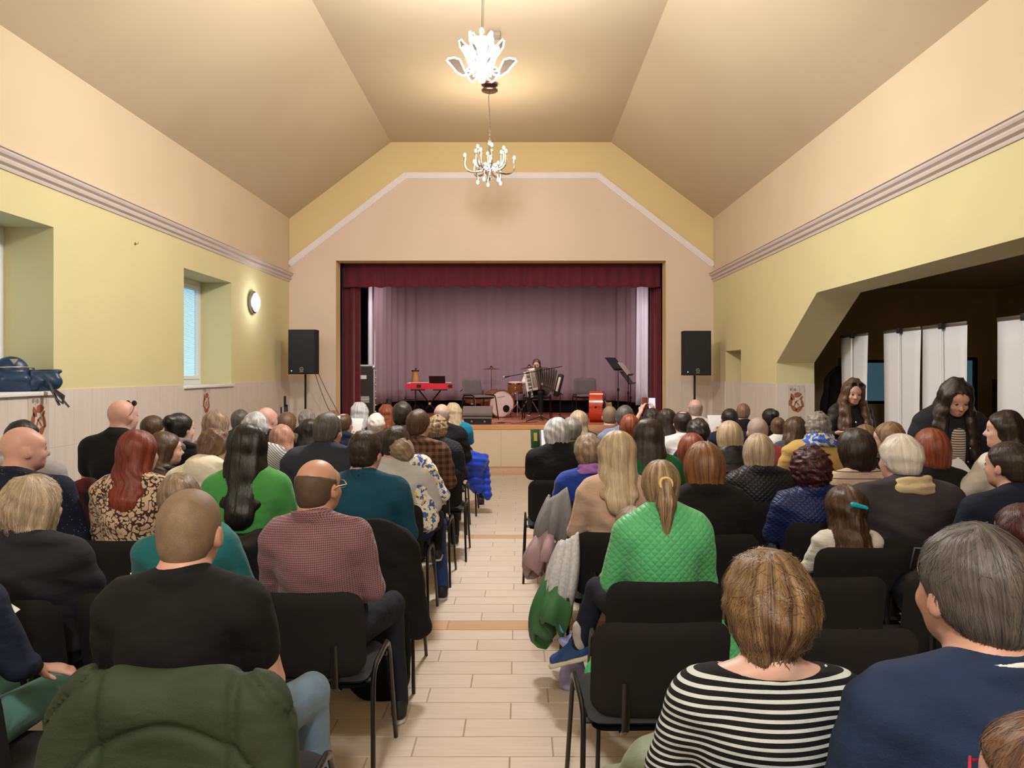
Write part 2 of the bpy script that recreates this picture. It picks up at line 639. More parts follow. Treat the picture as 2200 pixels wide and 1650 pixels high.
# ---- windows in the left wall
m_pane = glass('window_glass', (190, 228, 240), 0.12)
m_blind = plain('blind_white', (214, 232, 238), 0.6, var=0.0)
m_frame = plain('window_frame_white', (236, 238, 240), 0.4, var=0.0)
for i, (a, b) in enumerate(wins):
    wx = XL - WT + 0.02
    fr = MB()
    fw = 0.07
    z0, z1 = WZ0 + 0.02, WZ1
    def rect(mb, y0, y1, za, zb, w_, x0, x1):
        mb.box(x0, x1, y0, y0 + w_, za, zb); mb.box(x0, x1, y1 - w_, y1, za, zb)
        mb.box(x0, x1, y0 + w_, y1 - w_, za, za + w_); mb.box(x0, x1, y0 + w_, y1 - w_, zb - w_, zb)
    rect(fr, a, b, z0, z1, fw, wx - 0.06, wx + 0.0)
    w = fr.build('window_%d' % (i + 1), m_frame, smooth=False)
    tag(w, ('white window behind the camera', 'white window with a bag on its sill', 'white window beside the round wall lamp')[i], None, kind='structure')
    ym = (a + b) / 2
    for (s0, s1) in ((a + fw, ym + 0.02), (ym - 0.02, b - fw)):
        sh = MB()
        rect(sh, s0, s1, z0 + fw, z1 - fw, 0.05, wx - 0.04, wx + 0.012 + (0.006 if s0 > a + 0.1 else 0))
        so = sh.build('sash', m_frame, w, smooth=False)
        MB().box(wx - 0.02, wx - 0.014, s0 + 0.05, s1 - 0.05, z0 + fw + 0.05, z1 - fw - 0.05).build('pane', m_pane, so, smooth=False)
        bl = MB()
        zz = z0 + fw + 0.06
        while zz < z1 - fw - 0.05:
            bl.box(wx - 0.036, wx - 0.026, s0 + 0.052, s1 - 0.052, zz, zz + 0.0085)
            zz += 0.017
        tag(bl.build('blind', m_blind, so, smooth=False), kind='stuff')
    hd = MB().box(wx + 0.01, wx + 0.03, ym - 0.015, ym + 0.015, 2.06, 2.13).tube([(wx + 0.03, ym, 2.1), (wx + 0.055, ym, 2.1), (wx + 0.055, ym, 1.97)], 0.009)
    hd.build('handle', m_white, w)
    sl = MB().bbox(wx, XL + 0.045, a - 0.03, b + 0.03, WZ0 - 0.015, WZ0 + 0.02, 0.006)
    sl.build('window_sill', m_white, w)

# ---- small hook mark left on the left wall
hk = MB().lathe([(0.012, 0), (0.016, 0.004), (0.006, 0.012)], 10, M=Matrix.Rotation(PI / 2, 4, 'Y'), c=(XL, 8.06, 3.0))
hk.tube([(XL + 0.008, 8.06, 3.0), (XL + 0.03, 8.06, 2.995), (XL + 0.035, 8.06, 3.015)], 0.003, 6)
single('wall_hook', hk, plain('old_brass', (120, 104, 60), 0.5, metal=0.6), 'tiny brass hook left high on the yellow wall', 'hook')
# ================================================================== STAGE
m_plank = plain('stage_board', (168, 104, 78), 0.4, var=0.16, vscale=2.5, stretch=(14, 1, 1))
m_nose = plain('stage_nosing_wood', (214, 160, 104), 0.4, var=0.12, vscale=3, stretch=(1, 12, 12))
m_front = plain('stage_front_panel', (222, 208, 184), 0.5, var=0.03)
m_house = plain('stage_house_dark', (70, 58, 58), 0.9, var=0.05)
YS = 18.1
fs = MB().box(-4.2, 3.6, YE + 0.001, YS, 0.0, ST - 0.022).build('floor_stage', m_fgrout, smooth=False)
tag(fs, 'reddish boarded stage floor', None, kind='structure')
x = -4.2
while x < 3.6:
    MB().box(x + 0.001, min(3.6, x + 0.15) - 0.001, YE - 0.02, YS, ST - 0.022, ST).build('plank', m_plank, fs, smooth=False)
    x += 0.15
for o in [c for c in fs.children]:
    pass
n = 10
for i in range(n):
    a = OX0 + (OX1 - OX0) * i / n
    b = OX0 + (OX1 - OX0) * (i + 1) / n
    MB().bbox(a + 0.001, b - 0.001, YE - 0.032, YE + 0.0005, 0.0, ST - 0.075, 0.002).build('front_panel', m_front, fs, smooth=False)
tag(MB().bbox(OX0 - 0.0, OX1 + 0.0, YE - 0.05, YE - 0.02, ST - 0.075, ST, 0.008).build('trim_4', m_nose, smooth=False), 'orange wooden nosing along the stage edge', None, kind='structure')
sh = MB()
sh.box(-4.3, -4.2, YE + ET, YS, 0, 4.9); sh.box(3.6, 3.7, YE + ET, YS, 0, 4.9)
sh.box(-4.3, 3.7, YS, YS + 0.1, 0, 4.9); sh.box(-4.3, 3.7, YE + ET, YS + 0.1, 4.9, 5.0)
tag(sh.build('wall_stage_house', m_house, smooth=False), 'dark walls around the stage', None, kind='structure')


def cloth(name, path, z0, z1, amp, wave, mat_, label, cat='curtain', seed=1, flare=0.25, parent=None, th=0.004, gather=0.0, wavez=0.0, step=None):
    """hanging folded cloth along a plan path (list of (x, y))"""
    r = random.Random(seed)
    pts = []
    seg = step or wave / 6.0
    for i in range(len(path) - 1):
        a, b = Vector(path[i]), Vector(path[i + 1])
        k = max(1, int((b - a).length / seg))
        for j in range(k): pts.append((a + (b - a) * j / k, (b - a).normalized()))
    pts.append((Vector(path[-1]), (Vector(path[-1]) - Vector(path[-2])).normalized()))
    rows = 12
    V, Fc = [], []
    s = 0.0
    ph1, ph2 = r.random() * 6, r.random() * 6
    for i, (p, d) in enumerate(pts):
        if i: s += (p - pts[i - 1][0]).length
        nrm = Vector((-d.y, d.x))
        for k in range(rows + 1):
            t_ = k / rows
            z = z1 + (z0 - z1) * t_
            a = amp * (1 - flare + 2 * flare * t_)
            o = a * (math.sin(2 * PI * s / wave + ph1 + 0.5 * math.sin(s * 3.1 + ph2)) + 0.45 * math.sin(2 * PI * s / (wave * 1.73) + ph2 + 0.7 * t_))
            zz = z + (wavez * math.sin(2 * PI * s / (wave * 1.4) + ph2) * t_ if wavez else 0)
            q = p + nrm * o
            V.append((q.x, q.y, zz))
    m_ = len(pts)
    for i in range(m_ - 1):
        for k in range(rows):
            a = i * (rows + 1) + k
            Fc.append((a, a + 1, a + rows + 2, a + rows + 1))
    me = bpy.data.meshes.new(name)
    me.from_pydata(V, [], Fc)
    me.shade_smooth()
    o = obj(name, me, parent, mat_)
    so = o.modifiers.new('thickness', 'SOLIDIFY'); so.thickness = th; so.offset = 0
    if parent is None: tag(o, label, cat)
    return o


m_red = plain('burgundy_velvet', (96, 20, 42), 0.8, var=0.12, vscale=5, bump=0.1, bscale=300)
m_red.node_tree.nodes['Principled BSDF'].inputs['Sheen Weight'].default_value = 0.4
m_grey_cl = plain('mauve_grey_cloth', (150, 130, 140), 0.9, var=0.04, vscale=4, stretch=(1, 1, 0.15))
m_white_cl = plain('white_cloth', (222, 222, 238), 0.8, var=0.03)
m_blk_cl = plain('black_cloth', (18, 18, 24), 0.9, var=0.1)
YV = 13.98
cloth('curtain_valance', [(-3.2, YV), (2.565, YV)], 3.20, 3.66, 0.022, 0.22, m_red, 'burgundy velvet valance across the top of the stage', seed=3, wavez=0.01)
cloth('stage_curtain', [(-3.25, YV + 0.10), (-3.0, YV + 0.12), (-2.93, YV + 0.2)], ST + 0.01, 3.6, 0.03, 0.13, m_red, 'burgundy velvet leg curtain at the left of the stage', seed=4)
cloth('stage_curtain', [(2.58, YV + 0.08), (2.53, YV + 0.25), (2.47, YV + 0.36)], ST + 0.01, 3.6, 0.03, 0.11, m_red, 'narrow burgundy velvet leg curtain at the right of the stage', seed=5)
cyc = [(-2.8, 14.95), (-2.74, 15.9), (-2.62, 16.7), (-2.3, 17.1), (-1.8, 17.25), (0, 17.35), (1.7, 17.25), (2.1, 17.05), (2.32, 16.6), (2.42, 15.9)]
cloth('backdrop_curtain', cyc, 1.02, 4.5, 0.03, 0.34, m_grey_cl, 'pale mauve backdrop curtain wrapped round the back of the stage', seed=8)
cloth('side_drape', [(-2.93, 14.9), (-2.85, 15.0), (-2.8, 15.2)], 1.0, 4.4, 0.018, 0.07, m_white_cl, 'narrow white drape beside the road case on the left', seed=9)
cloth('side_drape', [(2.42, 15.75), (2.5, 15.55), (2.44, 15.3), (2.56, 15.15)], 0.98, 4.4, 0.022, 0.12, m_white_cl, 'narrow white drape behind the music stands on the right', seed=10, flare=0.5)
cloth('masking_cloth', [(-3.0, 15.1), (-2.9, 16.0), (-2.75, 17.2), (-1.9, 17.6), (0, 17.65), (1.8, 17.6), (2.45, 17.2), (2.62, 16.0), (2.7, 15.3)], ST + 0.005, 1.25, 0.01, 0.4, m_blk_cl, 'black masking cloth below the backdrop curtain', 'cloth', seed=11)

# ---- stage lamps behind the valance
for i, x in enumerate((-1.9, -0.3, 1.3)):
    la = empty('stage_lamp', (x, 14.55, 3.95), 0, 'black stage lamp hung behind the valance, %s' % ('left one', 'middle one', 'right one')[i], 'stage lamp', 'stage lamps behind the valance')
    M = Matrix.Rotation(math.radians(-32), 4, 'X')
    MB().lathe([(0.07, 0.12), (0.085, 0.1), (0.09, -0.08), (0.1, -0.1)], 16, M=M).build('housing', m_black, la)
    MB().lathe([(0.082, -0.095), (0.082, -0.1)], 16, M=M).build('lens', glow('stage_lens', (255, 214, 214), 6), la)
    MB().tube([(0, 0, 0.05), (0, 0.02, 0.35)], 0.012).build('bracket', m_black, la)
    light('stage_light', 'SPOT', (0, -0.075, -0.15), STAGE_W, (1.0, 0.80, 0.80), 0.12, la, rot=(math.radians(28), 0, 0), spot=2.3)

# ---- speakers on tripod stands
m_grille = plain('speaker_grille', (26, 29, 36), 0.5, metal=0.2, var=0.1, vscale=40, bump=0.25, bscale=420)
m_logo = plain('logo_silver', (176, 176, 172), 0.3, metal=0.6, var=0.0)


def speaker(cx, cy, z0, label, lab_stand, w=0.44, h=0.73, d=0.40, rz=0.0):
    s = empty('loudspeaker', (cx, cy, z0), rz, label, 'speaker')
    pl = [(-w / 2, -d / 2), (w / 2, -d / 2), (w / 2, d * 0.1), (w * 0.3, d / 2), (-w * 0.3, d / 2), (-w / 2, d * 0.1)]
    MB().prism(pl, 2, 0, h).build('cabinet', m_dark, s, smooth=False)
    MB().bbox(-w / 2 + 0.012, w / 2 - 0.012, -d / 2 - 0.015, -d / 2 + 0.002, 0.012, h - 0.012, 0.006).build('grille', m_grille, s, smooth=False)
    lg = MB()
    lg.tube([(0.028 * math.cos(a * PI / 8), -d / 2 - 0.018, 0.085 + 0.028 * math.sin(a * PI / 8)) for a in range(16)], 0.0035, 6, closed=True)
    for k in range(3):
        a = PI / 2 + k * 2 * PI / 3
        lg.tube([(0, -d / 2 - 0.018, 0.085), (0.024 * math.cos(a), -d / 2 - 0.018, 0.085 + 0.024 * math.sin(a))], 0.003, 5)
    lg.box(-0.03, 0.03, -d / 2 - 0.02, -d / 2 - 0.014, 0.036, 0.046)
    lg.build('emblem', m_logo, s)
    MB().lathe([(0.008, 0), (0.008, 0.004)], 10, M=Matrix.Rotation(PI / 2, 4, 'X'), c=(-w * 0.37, -d / 2 - 0.014, 0.055)).build('status_light', glow('status_led', (240, 246, 255), 2.0), s)
    t_ = empty('speaker_stand', (cx, cy + 0.02, 0), rz, lab_stand, 'stand')
    MB().tube([(0, 0, 0.55), (0, 0, z0 - 0.002)], 0.018, 12).build('pole', m_black, t_)
    MB().tube([(0, 0, 0.12), (0, 0, 0.75)], 0.023, 12).build('sleeve', m_black, t_)
    cl = MB().lathe([(0.032, 0.70), (0.036, 0.72), (0.036, 0.78), (0.03, 0.80)], 14)
    cl.build('collar', m_dark, t_)
    MB().tube([(0.03, 0, 0.745), (0.075, 0, 0.745)], [0.006, 0.012], 8).build('knob', m_dark, t_)
    for k in range(3):
        a = PI / 2 + k * 2 * PI / 3
        c, q = math.cos(a), math.sin(a)
        lg = MB().tube([(0.03 * c, 0.03 * q, 0.66), (0.42 * c, 0.42 * q, 0.012)], 0.011, 8)
        lg.tube([(0.025 * c, 0.025 * q, 0.2), (0.25 * c, 0.25 * q, 0.29)], 0.007, 6)
        lo = lg.build('leg', m_black, t_)
        MB().lathe([(0.014, 0), (0.016, 0.015), (0.012, 0.03)], 10, c=(0.425 * c, 0.425 * q, 0)).build('rubber_foot', m_dark, lo)


speaker(-3.55, 12.75, 1.62, 'black loudspeaker on a pole left of the stage', 'black tripod speaker stand left of the stage')
speaker(2.92, 12.75, 1.60, 'black loudspeaker on a pole right of the stage', 'black tripod speaker stand right of the stage')
for i, (dx, sag) in enumerate(((0.0, 0.35), (0.05, 0.12))):
    cb = MB()
    a, b = Vector((-3.44 + dx, 12.93, 1.66)), Vector((-3.12 + dx * 2, 13.4, 0.74))
    pts = []
    for k in range(17):
        u = k / 16
        p = a.lerp(b, u); p.z -= sag * 4 * u * (1 - u) * 0.4
        pts.append(p)
    cb.tube(pts, 0.005, 6)
    single('speaker_cable', cb, plain('cable_grey', (70, 62, 58), 0.6), ('slack grey cable hanging from the left loudspeaker to the stage', 'tighter grey cable running from the left loudspeaker to the stage')[i], 'cable')
fm = MB()
fm.tube([(0, 0, 0.02), (0, 0, 1.24)], 0.014, 8)
fm.tube([(0, 0, 1.08), (0, 0, 1.26)], 0.02, 8)
fm.tube([(-0.07, 0, 0.0), (-0.06, 0, 1.08)], 0.012, 8)
fm.tube([(0.03, 0.03, 0.0), (0.03, 0.01, 1.12)], 0.014, 8)
o = single('folded_stand', fm, m_black, 'folded black microphone stand leaning in the left corner by the stage', 'stand')
o.location = (-3.84, 12.6, 0)

# ---- road case rack
rc = empty('road_case', (-2.74, 14.5, ST), math.radians(12), 'black road case with steel edges at the stage left', 'road case')
m_case = plain('case_black_ply', (28, 22, 24), 0.5, var=0.1)
MB().box(-0.44, 0, -0.25, 0.25, 0.06, 1.05).build('body', m_case, rc, smooth=False)
eg = MB()
for z in (0.06, 1.05):
    eg.box(-0.45, 0.01, -0.262, -0.24, z - 0.015, z + 0.015)
for y_ in (-0.25, 0.25):
    eg.box(-0.012, 0.014, y_ - 0.014, y_ + 0.014, 0.05, 1.06); eg.box(-0.455, -0.43, y_ - 0.014, y_ + 0.014, 0.05, 1.06)
eg.build('edge_profile', m_steel, rc, smooth=False)
for x_, z_ in ((-0.44, 0.06), (-0.02, 0.06), (-0.44, 1.0), (-0.02, 1.0)):
    MB().bbox(x_ - 0.02, x_ + 0.04, -0.268, -0.245, z_ - 0.02, z_ + 0.05, 0.008).build('corner', m_steel, rc)
MB().box(-0.36, -0.14, -0.254, -0.251, 0.80, 0.87).build('sticker', m_white, rc, smooth=False)
hd = MB().box(-0.27, -0.09, -0.256, -0.251, 0.36, 0.48)
hd.tube([(-0.25, -0.262, 0.40), (-0.25, -0.28, 0.41), (-0.11, -0.28, 0.41), (-0.11, -0.262, 0.40)], 0.008, 8)
hd.build('handle', m_steel, rc)
for k in range(7):
    z = 0.12 + k * 0.128
    u = MB().bbox(0.002, 0.022, -0.23, 0.23, z, z + 0.118, 0.004)
    uo = u.build('rack_unit', (m_dark, m_steel, m_dark, plain('rack_grey', (110, 104, 108), 0.4, metal=0.5))[k % 4], rc, smooth=False)
    for j in range(4): MB().lathe([(0.014, 0), (0.012, 0.016)], 10, M=Matrix.Rotation(PI / 2, 4, 'Y'), c=(0.022, -0.17 + j * 0.1, z + 0.06)).build('dial', m_logo, uo)
for x_, y_ in ((-0.38, -0.18), (-0.06, -0.18), (-0.38, 0.18), (-0.06, 0.18)):
    MB().lathe([(0.03, -0.018), (0.03, 0.018)], 12, M=Matrix.Rotation(PI / 2, 4, 'X'), c=(x_, y_, 0.031)).build('caster', m_black, rc)

# ---- red stage keyboard on its folding stand
m_kred = plain('keyboard_red', (214, 24, 66), 0.35, var=0.04, coat=0.4)
kb = empty('stage_keyboard', (-1.78, 15.35, 1.315), 0, 'bright red stage keyboard seen from behind', 'keyboard')
sec = [(-0.47, 0.035), (-0.43, 0.012), (-0.3, 0.0), (0.3, 0.0), (0.43, 0.012), (0.47, 0.035), (0.47, 0.095), (0.36, 0.115), (0.05, 0.118), (-0.05, 0.128), (-0.36, 0.128), (-0.45, 0.11), (-0.47, 0.09)]
MB().prism(sec, 1, -0.15, 0.15).build('body', m_kred, kb, smooth=False)
for x_ in (-0.2, 0.42): MB().bbox(x_ - 0.045, x_ + 0.04, -0.155, -0.148, 0.03, 0.095, 0.003).build('rear_panel', m_dark, kb, smooth=False)
ks = MB()
for k in range(36): ks.box(-0.42 + k * 0.0235, -0.42 + k * 0.0235 + 0.022, 0.0, 0.148, 0.128, 0.136)
tag(ks.build('keys', m_white, kb, smooth=False), kind='stuff')
MB().box(-0.43, -0.36, -0.152, -0.14, 0.115, 0.13).build('badge', m_white, kb, smooth=False)
bk = MB().box(-0.17, 0.15, -0.006, 0.006, 0, 0.16, M=trs(0.16, -0.02, 0.12) @ Matrix.Rotation(math.radians(28), 4, 'X') @ Matrix.Shear('XY', 4, (0, 0)))
bk.build('music_rest', m_dark, kb, smooth=False)
kst = empty('keyboard_stand', (-1.78, 15.35, ST), 0, 'black folding X stand under the red keyboard', 'stand')
for s in (-1, 1):
    MB().tube([(s * 0.22, 0.0 + s * 0.02, 0.575), (-s * 0.22, s * 0.02, 0.02)], 0.02, 8, flat=0.7).build('leg', m_black, kst)
    MB().tube([(s * 0.22 - 0.14, -0.16, 0.577), (s * 0.22 + 0.14, -0.16, 0.577)], 0.012, 8).build('support_bar', m_black, kst)
    MB().tube([(s * 0.22, -0.16, 0.575), (s * 0.22, 0.16, 0.575)], 0.012, 8).build('arm', m_black, kst)
    MB().tube([(s * 0.22, -0.2, 0.014), (s * 0.22, 0.2, 0.014)], 0.014, 8).build('foot', m_black, kst)
MB().lathe([(0.02, 0), (0.028, 0.01), (0.022, 0.03)], 12, M=Matrix.Rotation(PI / 2, 4, 'X'), c=(0.0, -0.03, 0.3)).build('knob', plain('pink_knob', (235, 190, 180), 0.4), kst)

# ---- ochre hand drum on a stand and a low stand behind the keyboard
dj = empty('hand_drum', (-2.2, 16.3, ST), 0, 'small ochre hand drum on a thin stand behind the red keyboard', 'drum')
MB().tube([(0, 0, 0.0), (0, 0, 0.72)], 0.012, 8).build('pole', m_dark, dj)
for k in range(3):
    a = k * 2 * PI / 3 + 0.4
    MB().tube([(0, 0, 0.25), (0.22 * math.cos(a), 0.22 * math.sin(a), 0.01)], 0.009, 6).build('leg', m_dark, dj)
MB().lathe([(0.075, 0.70), (0.085, 0.74), (0.07, 0.82), (0.06, 0.9), (0.075, 0.95)], 18).build('shell', plain('ochre_shell', (188, 142, 84), 0.5), dj)
MB().lathe([(0.08, 0.945), (0.082, 0.965), (0.078, 0.97)], 18).build('rim', m_dark, dj)
MB().tube([(0.0, 0, 0.96), (0.005, 0, 1.0), (0.03, 0, 1.01)], 0.012, 8).build('clamp', m_dark, dj)
ls = empty('low_stand', (-2.22, 15.65, ST), 0, 'low black tray stand left of the red keyboard', 'stand')
MB().tube([(0, 0, 0.0), (0, 0, 0.36)], 0.01, 8).build('pole', m_dark, ls)
MB().bbox(-0.15, 0.15, -0.1, 0.1, 0.36, 0.375, 0.004).build('tray', m_dark, ls)
MB().tube([(-0.1, 0, 0.375), (-0.09, 0, 0.43)], 0.01, 8).build('clip', m_dark, ls)
MB().lathe([(0.14, 0), (0.14, 0.012), (0.03, 0.025)], 18).build('base', m_dark, ls)

# ---- drum kit
m_shell = plain('walnut_shell', (128, 78, 46), 0.35, var=0.25, vscale=4, stretch=(1, 1, 9), coat=0.3)
m_skin = plain('drum_head', (226, 208, 204), 0.5, var=0.02)
bd = empty('bass_drum', (-0.44, 15.75, ST + 0.285), math.radians(26), 'large bass drum with a pale head and walnut shell', 'drum', 'drum kit')
RX = Matrix.Rotation(PI / 2, 4, 'X')
MB().lathe([(0.268, -0.19), (0.268, 0.19)], 36, M=RX).build('shell', m_shell, bd)
for s in (-1, 1):
    MB().lathe([(0.262, s * 0.185), (0.285, s * 0.185), (0.285, s * 0.215), (0.262, s * 0.215)], 36, M=RX, closed=True).build('hoop', m_shell, bd)
hd = MB().lathe([(0.264, 0.2), (0.262, 0.206)], 36, M=RX).build('drum_head', m_skin, bd)
sc = MB()   # dark lettering-like script is too small to read: only its stroke
pts = [(-0.10 + 0.012 * k, -0.209, 0.13 + 0.0016 * k + (0.008 if k % 2 else -0.006)) for k in range(15)]
sc.tube(pts, 0.0028, 5)
sc.build('script_mark', m_dark, hd)
MB().lathe([(0.075, 0.2065), (0.075, 0.2085)], 24, M=RX, c=(0.10, 0, -0.10)).build('port_hole', m_black, hd)
for k in range(8):
    a = k * PI / 4 + 0.2
    g = MB().bbox(-0.012, 0.012, -0.04, 0.04, 0.262, 0.285, 0.004, M=Matrix.Rotation(a, 4, 'Y'))
    g.tube([Matrix.Rotation(a, 4, 'Y') @ Vector((0, -0.22, 0.288)), Matrix.Rotation(a, 4, 'Y') @ Vector((0, 0.22, 0.288))], 0.004, 6)
    g.build('lug', m_chrome, bd)
for s in (-1, 1):
    MB().tube([(s * 0.22, -0.12, -0.13), (s * 0.38, -0.2, -0.275)], 0.008, 8).build('spur', m_chrome, bd)


def tom(x, y_, z, r, h, label, tilt=0.0, legs=False):
    e = empty('tom_drum', (x, y_, z), 0, label, 'drum', 'drum kit')
    M = Matrix.Rotation(tilt, 4, 'X')
    MB().lathe([(r, 0), (r, h)], 28, M=M).build('shell', m_shell, e)
    MB().lathe([(r + 0.006, h - 0.02), (r + 0.006, h + 0.006), (r - 0.004, h + 0.006), (r - 0.004, h - 0.02)], 28, M=M, closed=True).build('hoop', m_chrome, e)
    MB().lathe([(r + 0.006, -0.006), (r + 0.006, 0.02)], 28, M=M).build('hoop', m_chrome, e)
    MB().lathe([(r - 0.005, h + 0.001), (r - 0.006, h + 0.003)], 28, M=M).build('drum_head', m_skin, e)
    for k in range(6):
        a = k * PI / 3
        q = M @ Matrix.Rotation(a, 4, 'Z')
        MB().bbox(-0.01, 0.01, -r - 0.02, -r + 0.002, h * 0.35, h * 0.65, 0.004, M=q).build('lug', m_chrome, e)
    if legs:
        for k in range(3):
            a = k * 2 * PI / 3 + 0.5
            MB().tube([((r + 0.01) * math.cos(a), (r + 0.01) * math.sin(a), h * 0.6), ((r + 0.02) * math.cos(a), (r + 0.02) * math.sin(a), ST - z)], 0.007, 6).build('leg', m_chrome, e)
    else:
        MB().tube([(0, 0.0, 0.02), (-0.05, 0.06, -0.2), (-0.1, 0.08, ST - z + 0.01)], 0.01, 8).build('mount', m_chrome, e)
    return e


tom(-0.075, 15.8, 1.235, 0.155, 0.21, 'small walnut tom drum beside the accordion player', 0.12)
tom(-0.95, 16.35, 0.98, 0.2, 0.3, 'walnut floor tom behind the grey chair', 0.0, True)


def cymbal(x, y_, z, r, tilt, label):
    e = empty('cymbal_stand', (x, y_, ST), 0, label, 'cymbal', 'drum kit')
    h = z - ST
    MB().tube([(0, 0, 0.02), (0, 0, h + 0.03)], 0.009, 8).build('pole', m_chrome, e)
    for k in range(3):
        a = k * 2 * PI / 3 - PI / 2
        MB().tube([(0, 0, 0.42), (0.27 * math.cos(a), 0.27 * math.sin(a), 0.01)], 0.008, 6).build('leg', m_chrome, e)
    M = trs(0, 0, h) @ Matrix.Rotation(tilt[0], 4, 'X') @ Matrix.Rotation(tilt[1], 4, 'Y')
    MB().lathe([(r, 0.0), (r * 0.6, 0.012), (r * 0.22, 0.02), (r * 0.18, 0.035), (0.012, 0.04), (0.012, 0.037), (r * 0.18, 0.031), (r * 0.22, 0.016), (r, -0.003)], 32, M=M).build('cymbal', plain('bronze', (120, 84, 66), 0.35, metal=0.7, var=0.1), e)
    MB().lathe([(0.022, 0.036), (0.028, 0.045), (0.018, 0.062), (0.01, 0.07)], 12, M=M).build('wing_nut', m_dark, e)


cymbal(-0.585, 16.25, 1.72, 0.19, (0.03, 0.0), 'bronze cymbal on a chrome stand above the bass drum')
cymbal(0.22, 16.2, 1.75, 0.19, (0.05, -0.16), 'tilted bronze cymbal behind the accordion player')
cs = empty('tripod_stand', (-0.03, 15.35, ST), 0, 'chrome tripod stand right of the bass drum', 'stand')
MB().tube([(0, 0, 0.05), (0, 0, 0.55)], 0.01, 8).build('pole', m_chrome, cs)
for k in range(3):
    a = k * 2 * PI / 3 - PI / 2 + 0.5
    MB().tube([(0, 0, 0.3), (0.27 * math.cos(a), 0.27 * math.sin(a), 0.01)], 0.008, 6).build('leg', m_chrome, cs)
MB().lathe([(0.018, 0.27), (0.02, 0.31), (0.014, 0.34)], 10).build('collar', m_chrome, cs)

# ---- floor monitor wedge at the stage edge
mo = empty('stage_monitor', (-0.74, 13.78, ST), 0, 'grey wedge monitor at the front edge of the stage', 'speaker')
m_mon = plain('monitor_grey', (120, 110, 112), 0.5, var=0.04)
MB().prism([(-0.16, 0.10), (-0.16, 0.20), (-0.09, 0.305), (0.2, 0.31), (0.2, 0.10)], 0, -0.26, 0.26).build('cabinet', m_mon, mo, smooth=False)
MB().prism([(-0.13, 0.0), (-0.13, 0.10), (0.18, 0.10), (0.18, 0.0)], 0, -0.24, 0.24).build('base', m_black, mo, smooth=False)
for x_ in (-0.1, 0.13):
    MB().lathe([(0.02, 0), (0.018, 0.008)], 12, M=RX, c=(x_, -0.13, 0.05)).build('socket', m_steel, mo)
MB().bbox(-0.262, 0.262, -0.165, -0.15, 0.135, 0.155, 0.003).build('seam_band', m_dark, mo)

# ---- double bass lying on its side, lower end to the hall
m_bass = plain('orange_varnish', (206, 66, 34), 0.18, var=0.12, vscale=3, stretch=(1, 1, 5), coat=0.7)
m_bass2 = plain('dark_red_varnish', (120, 34, 26), 0.2, var=0.12, vscale=3, coat=0.6)
db = empty('double_bass', (1.30, 14.15, ST), math.radians(-10), 'orange-red double bass lying on its side', 'double bass')
half = [(0.0, 0.0), (0.015, 0.12), (0.06, 0.22), (0.16, 0.285), (0.3, 0.285), (0.42, 0.235), (0.5, 0.18), (0.6, 0.165), (0.68, 0.19), (0.76, 0.225), (0.86, 0.225), (0.95, 0.18), (1.02, 0.1), (1.09, 0.035)]
out = [(a, 0.287 + b) for a, b in half] + [(a, 0.287 - b) for a, b in reversed(half)][:-1]
MB().prism(out, 0, 0.0, 0.23).build('ribs', m_bass, db)
def plate(x0, x1, g):
    cx = 0.5
    return MB().prism([((a - cx) * g + cx, (b - 0.287) * g + 0.287) for a, b in out], 0, x0, x1)
plate(0.23, 0.242, 0.995).build('top_plate', m_bass2, db)
plate(-0.012, 0.0, 0.995).build('back_plate', m_bass, db)
MB().bbox(0.262, 0.275, 0.05, 0.4, 0.25, 0.325, 0.004).build('tailpiece', m_black, db)
br = MB().prism([(0.0, -0.1), (0.02, -0.1), (0.05, -0.05), (0.09, -0.06), (0.13, -0.075), (0.145, 0.0), (0.13, 0.075), (0.09, 0.06), (0.05, 0.05), (0.02, 0.1), (0.0, 0.1), (0.03, 0.03), (0.03, -0.03)], 1, 0.46, 0.475)
bo = br.build('bridge', plain('maple', (222, 178, 112), 0.5), db, smooth=False)
bo.location = (0.242, 0, 0.287)
nk = MB().tube([(0.235, 1.05, 0.287), (0.27, 1.6, 0.287)], [0.032, 0.026], 10)
nk.tube([(0.27, 1.6, 0.287), (0.25, 1.75, 0.287), (0.21, 1.82, 0.287), (0.2, 1.76, 0.287)], [0.03, 0.028, 0.03, 0.02], 10)
nk.build('neck', m_bass2, db)
MB().tube([(0.262, 0.62, 0.287), (0.288, 1.62, 0.287)], [0.03, 0.02], 6, flat=0.4).build('fingerboard', m_black, db)
for k in range(4):
    dz = (k - 1.5) * 0.022
    MB().tube([(0.276, 0.38, 0.287 + dz), (0.385, 0.467, 0.287 + dz * 1.3), (0.296, 1.62, 0.287 + dz * 0.5)], 0.0022, 5).build('string', m_steel, db)
MB().lathe([(0.012, 0), (0.02, 0.02), (0.009, 0.03), (0.006, 0.07)], 12, M=RX, c=(0.115, 0, 0.287)).build('end_pin', m_black, db)
ff = MB()
for s in (-1, 1): ff.tube([(0.2425, 0.4, 0.287 + s * 0.10), (0.2425, 0.45, 0.287 + s * 0.09), (0.2425, 0.52, 0.287 + s * 0.13), (0.2425, 0.57, 0.287 + s * 0.12)], 0.007, 6)
ff.build('sound_holes', m_black, db)

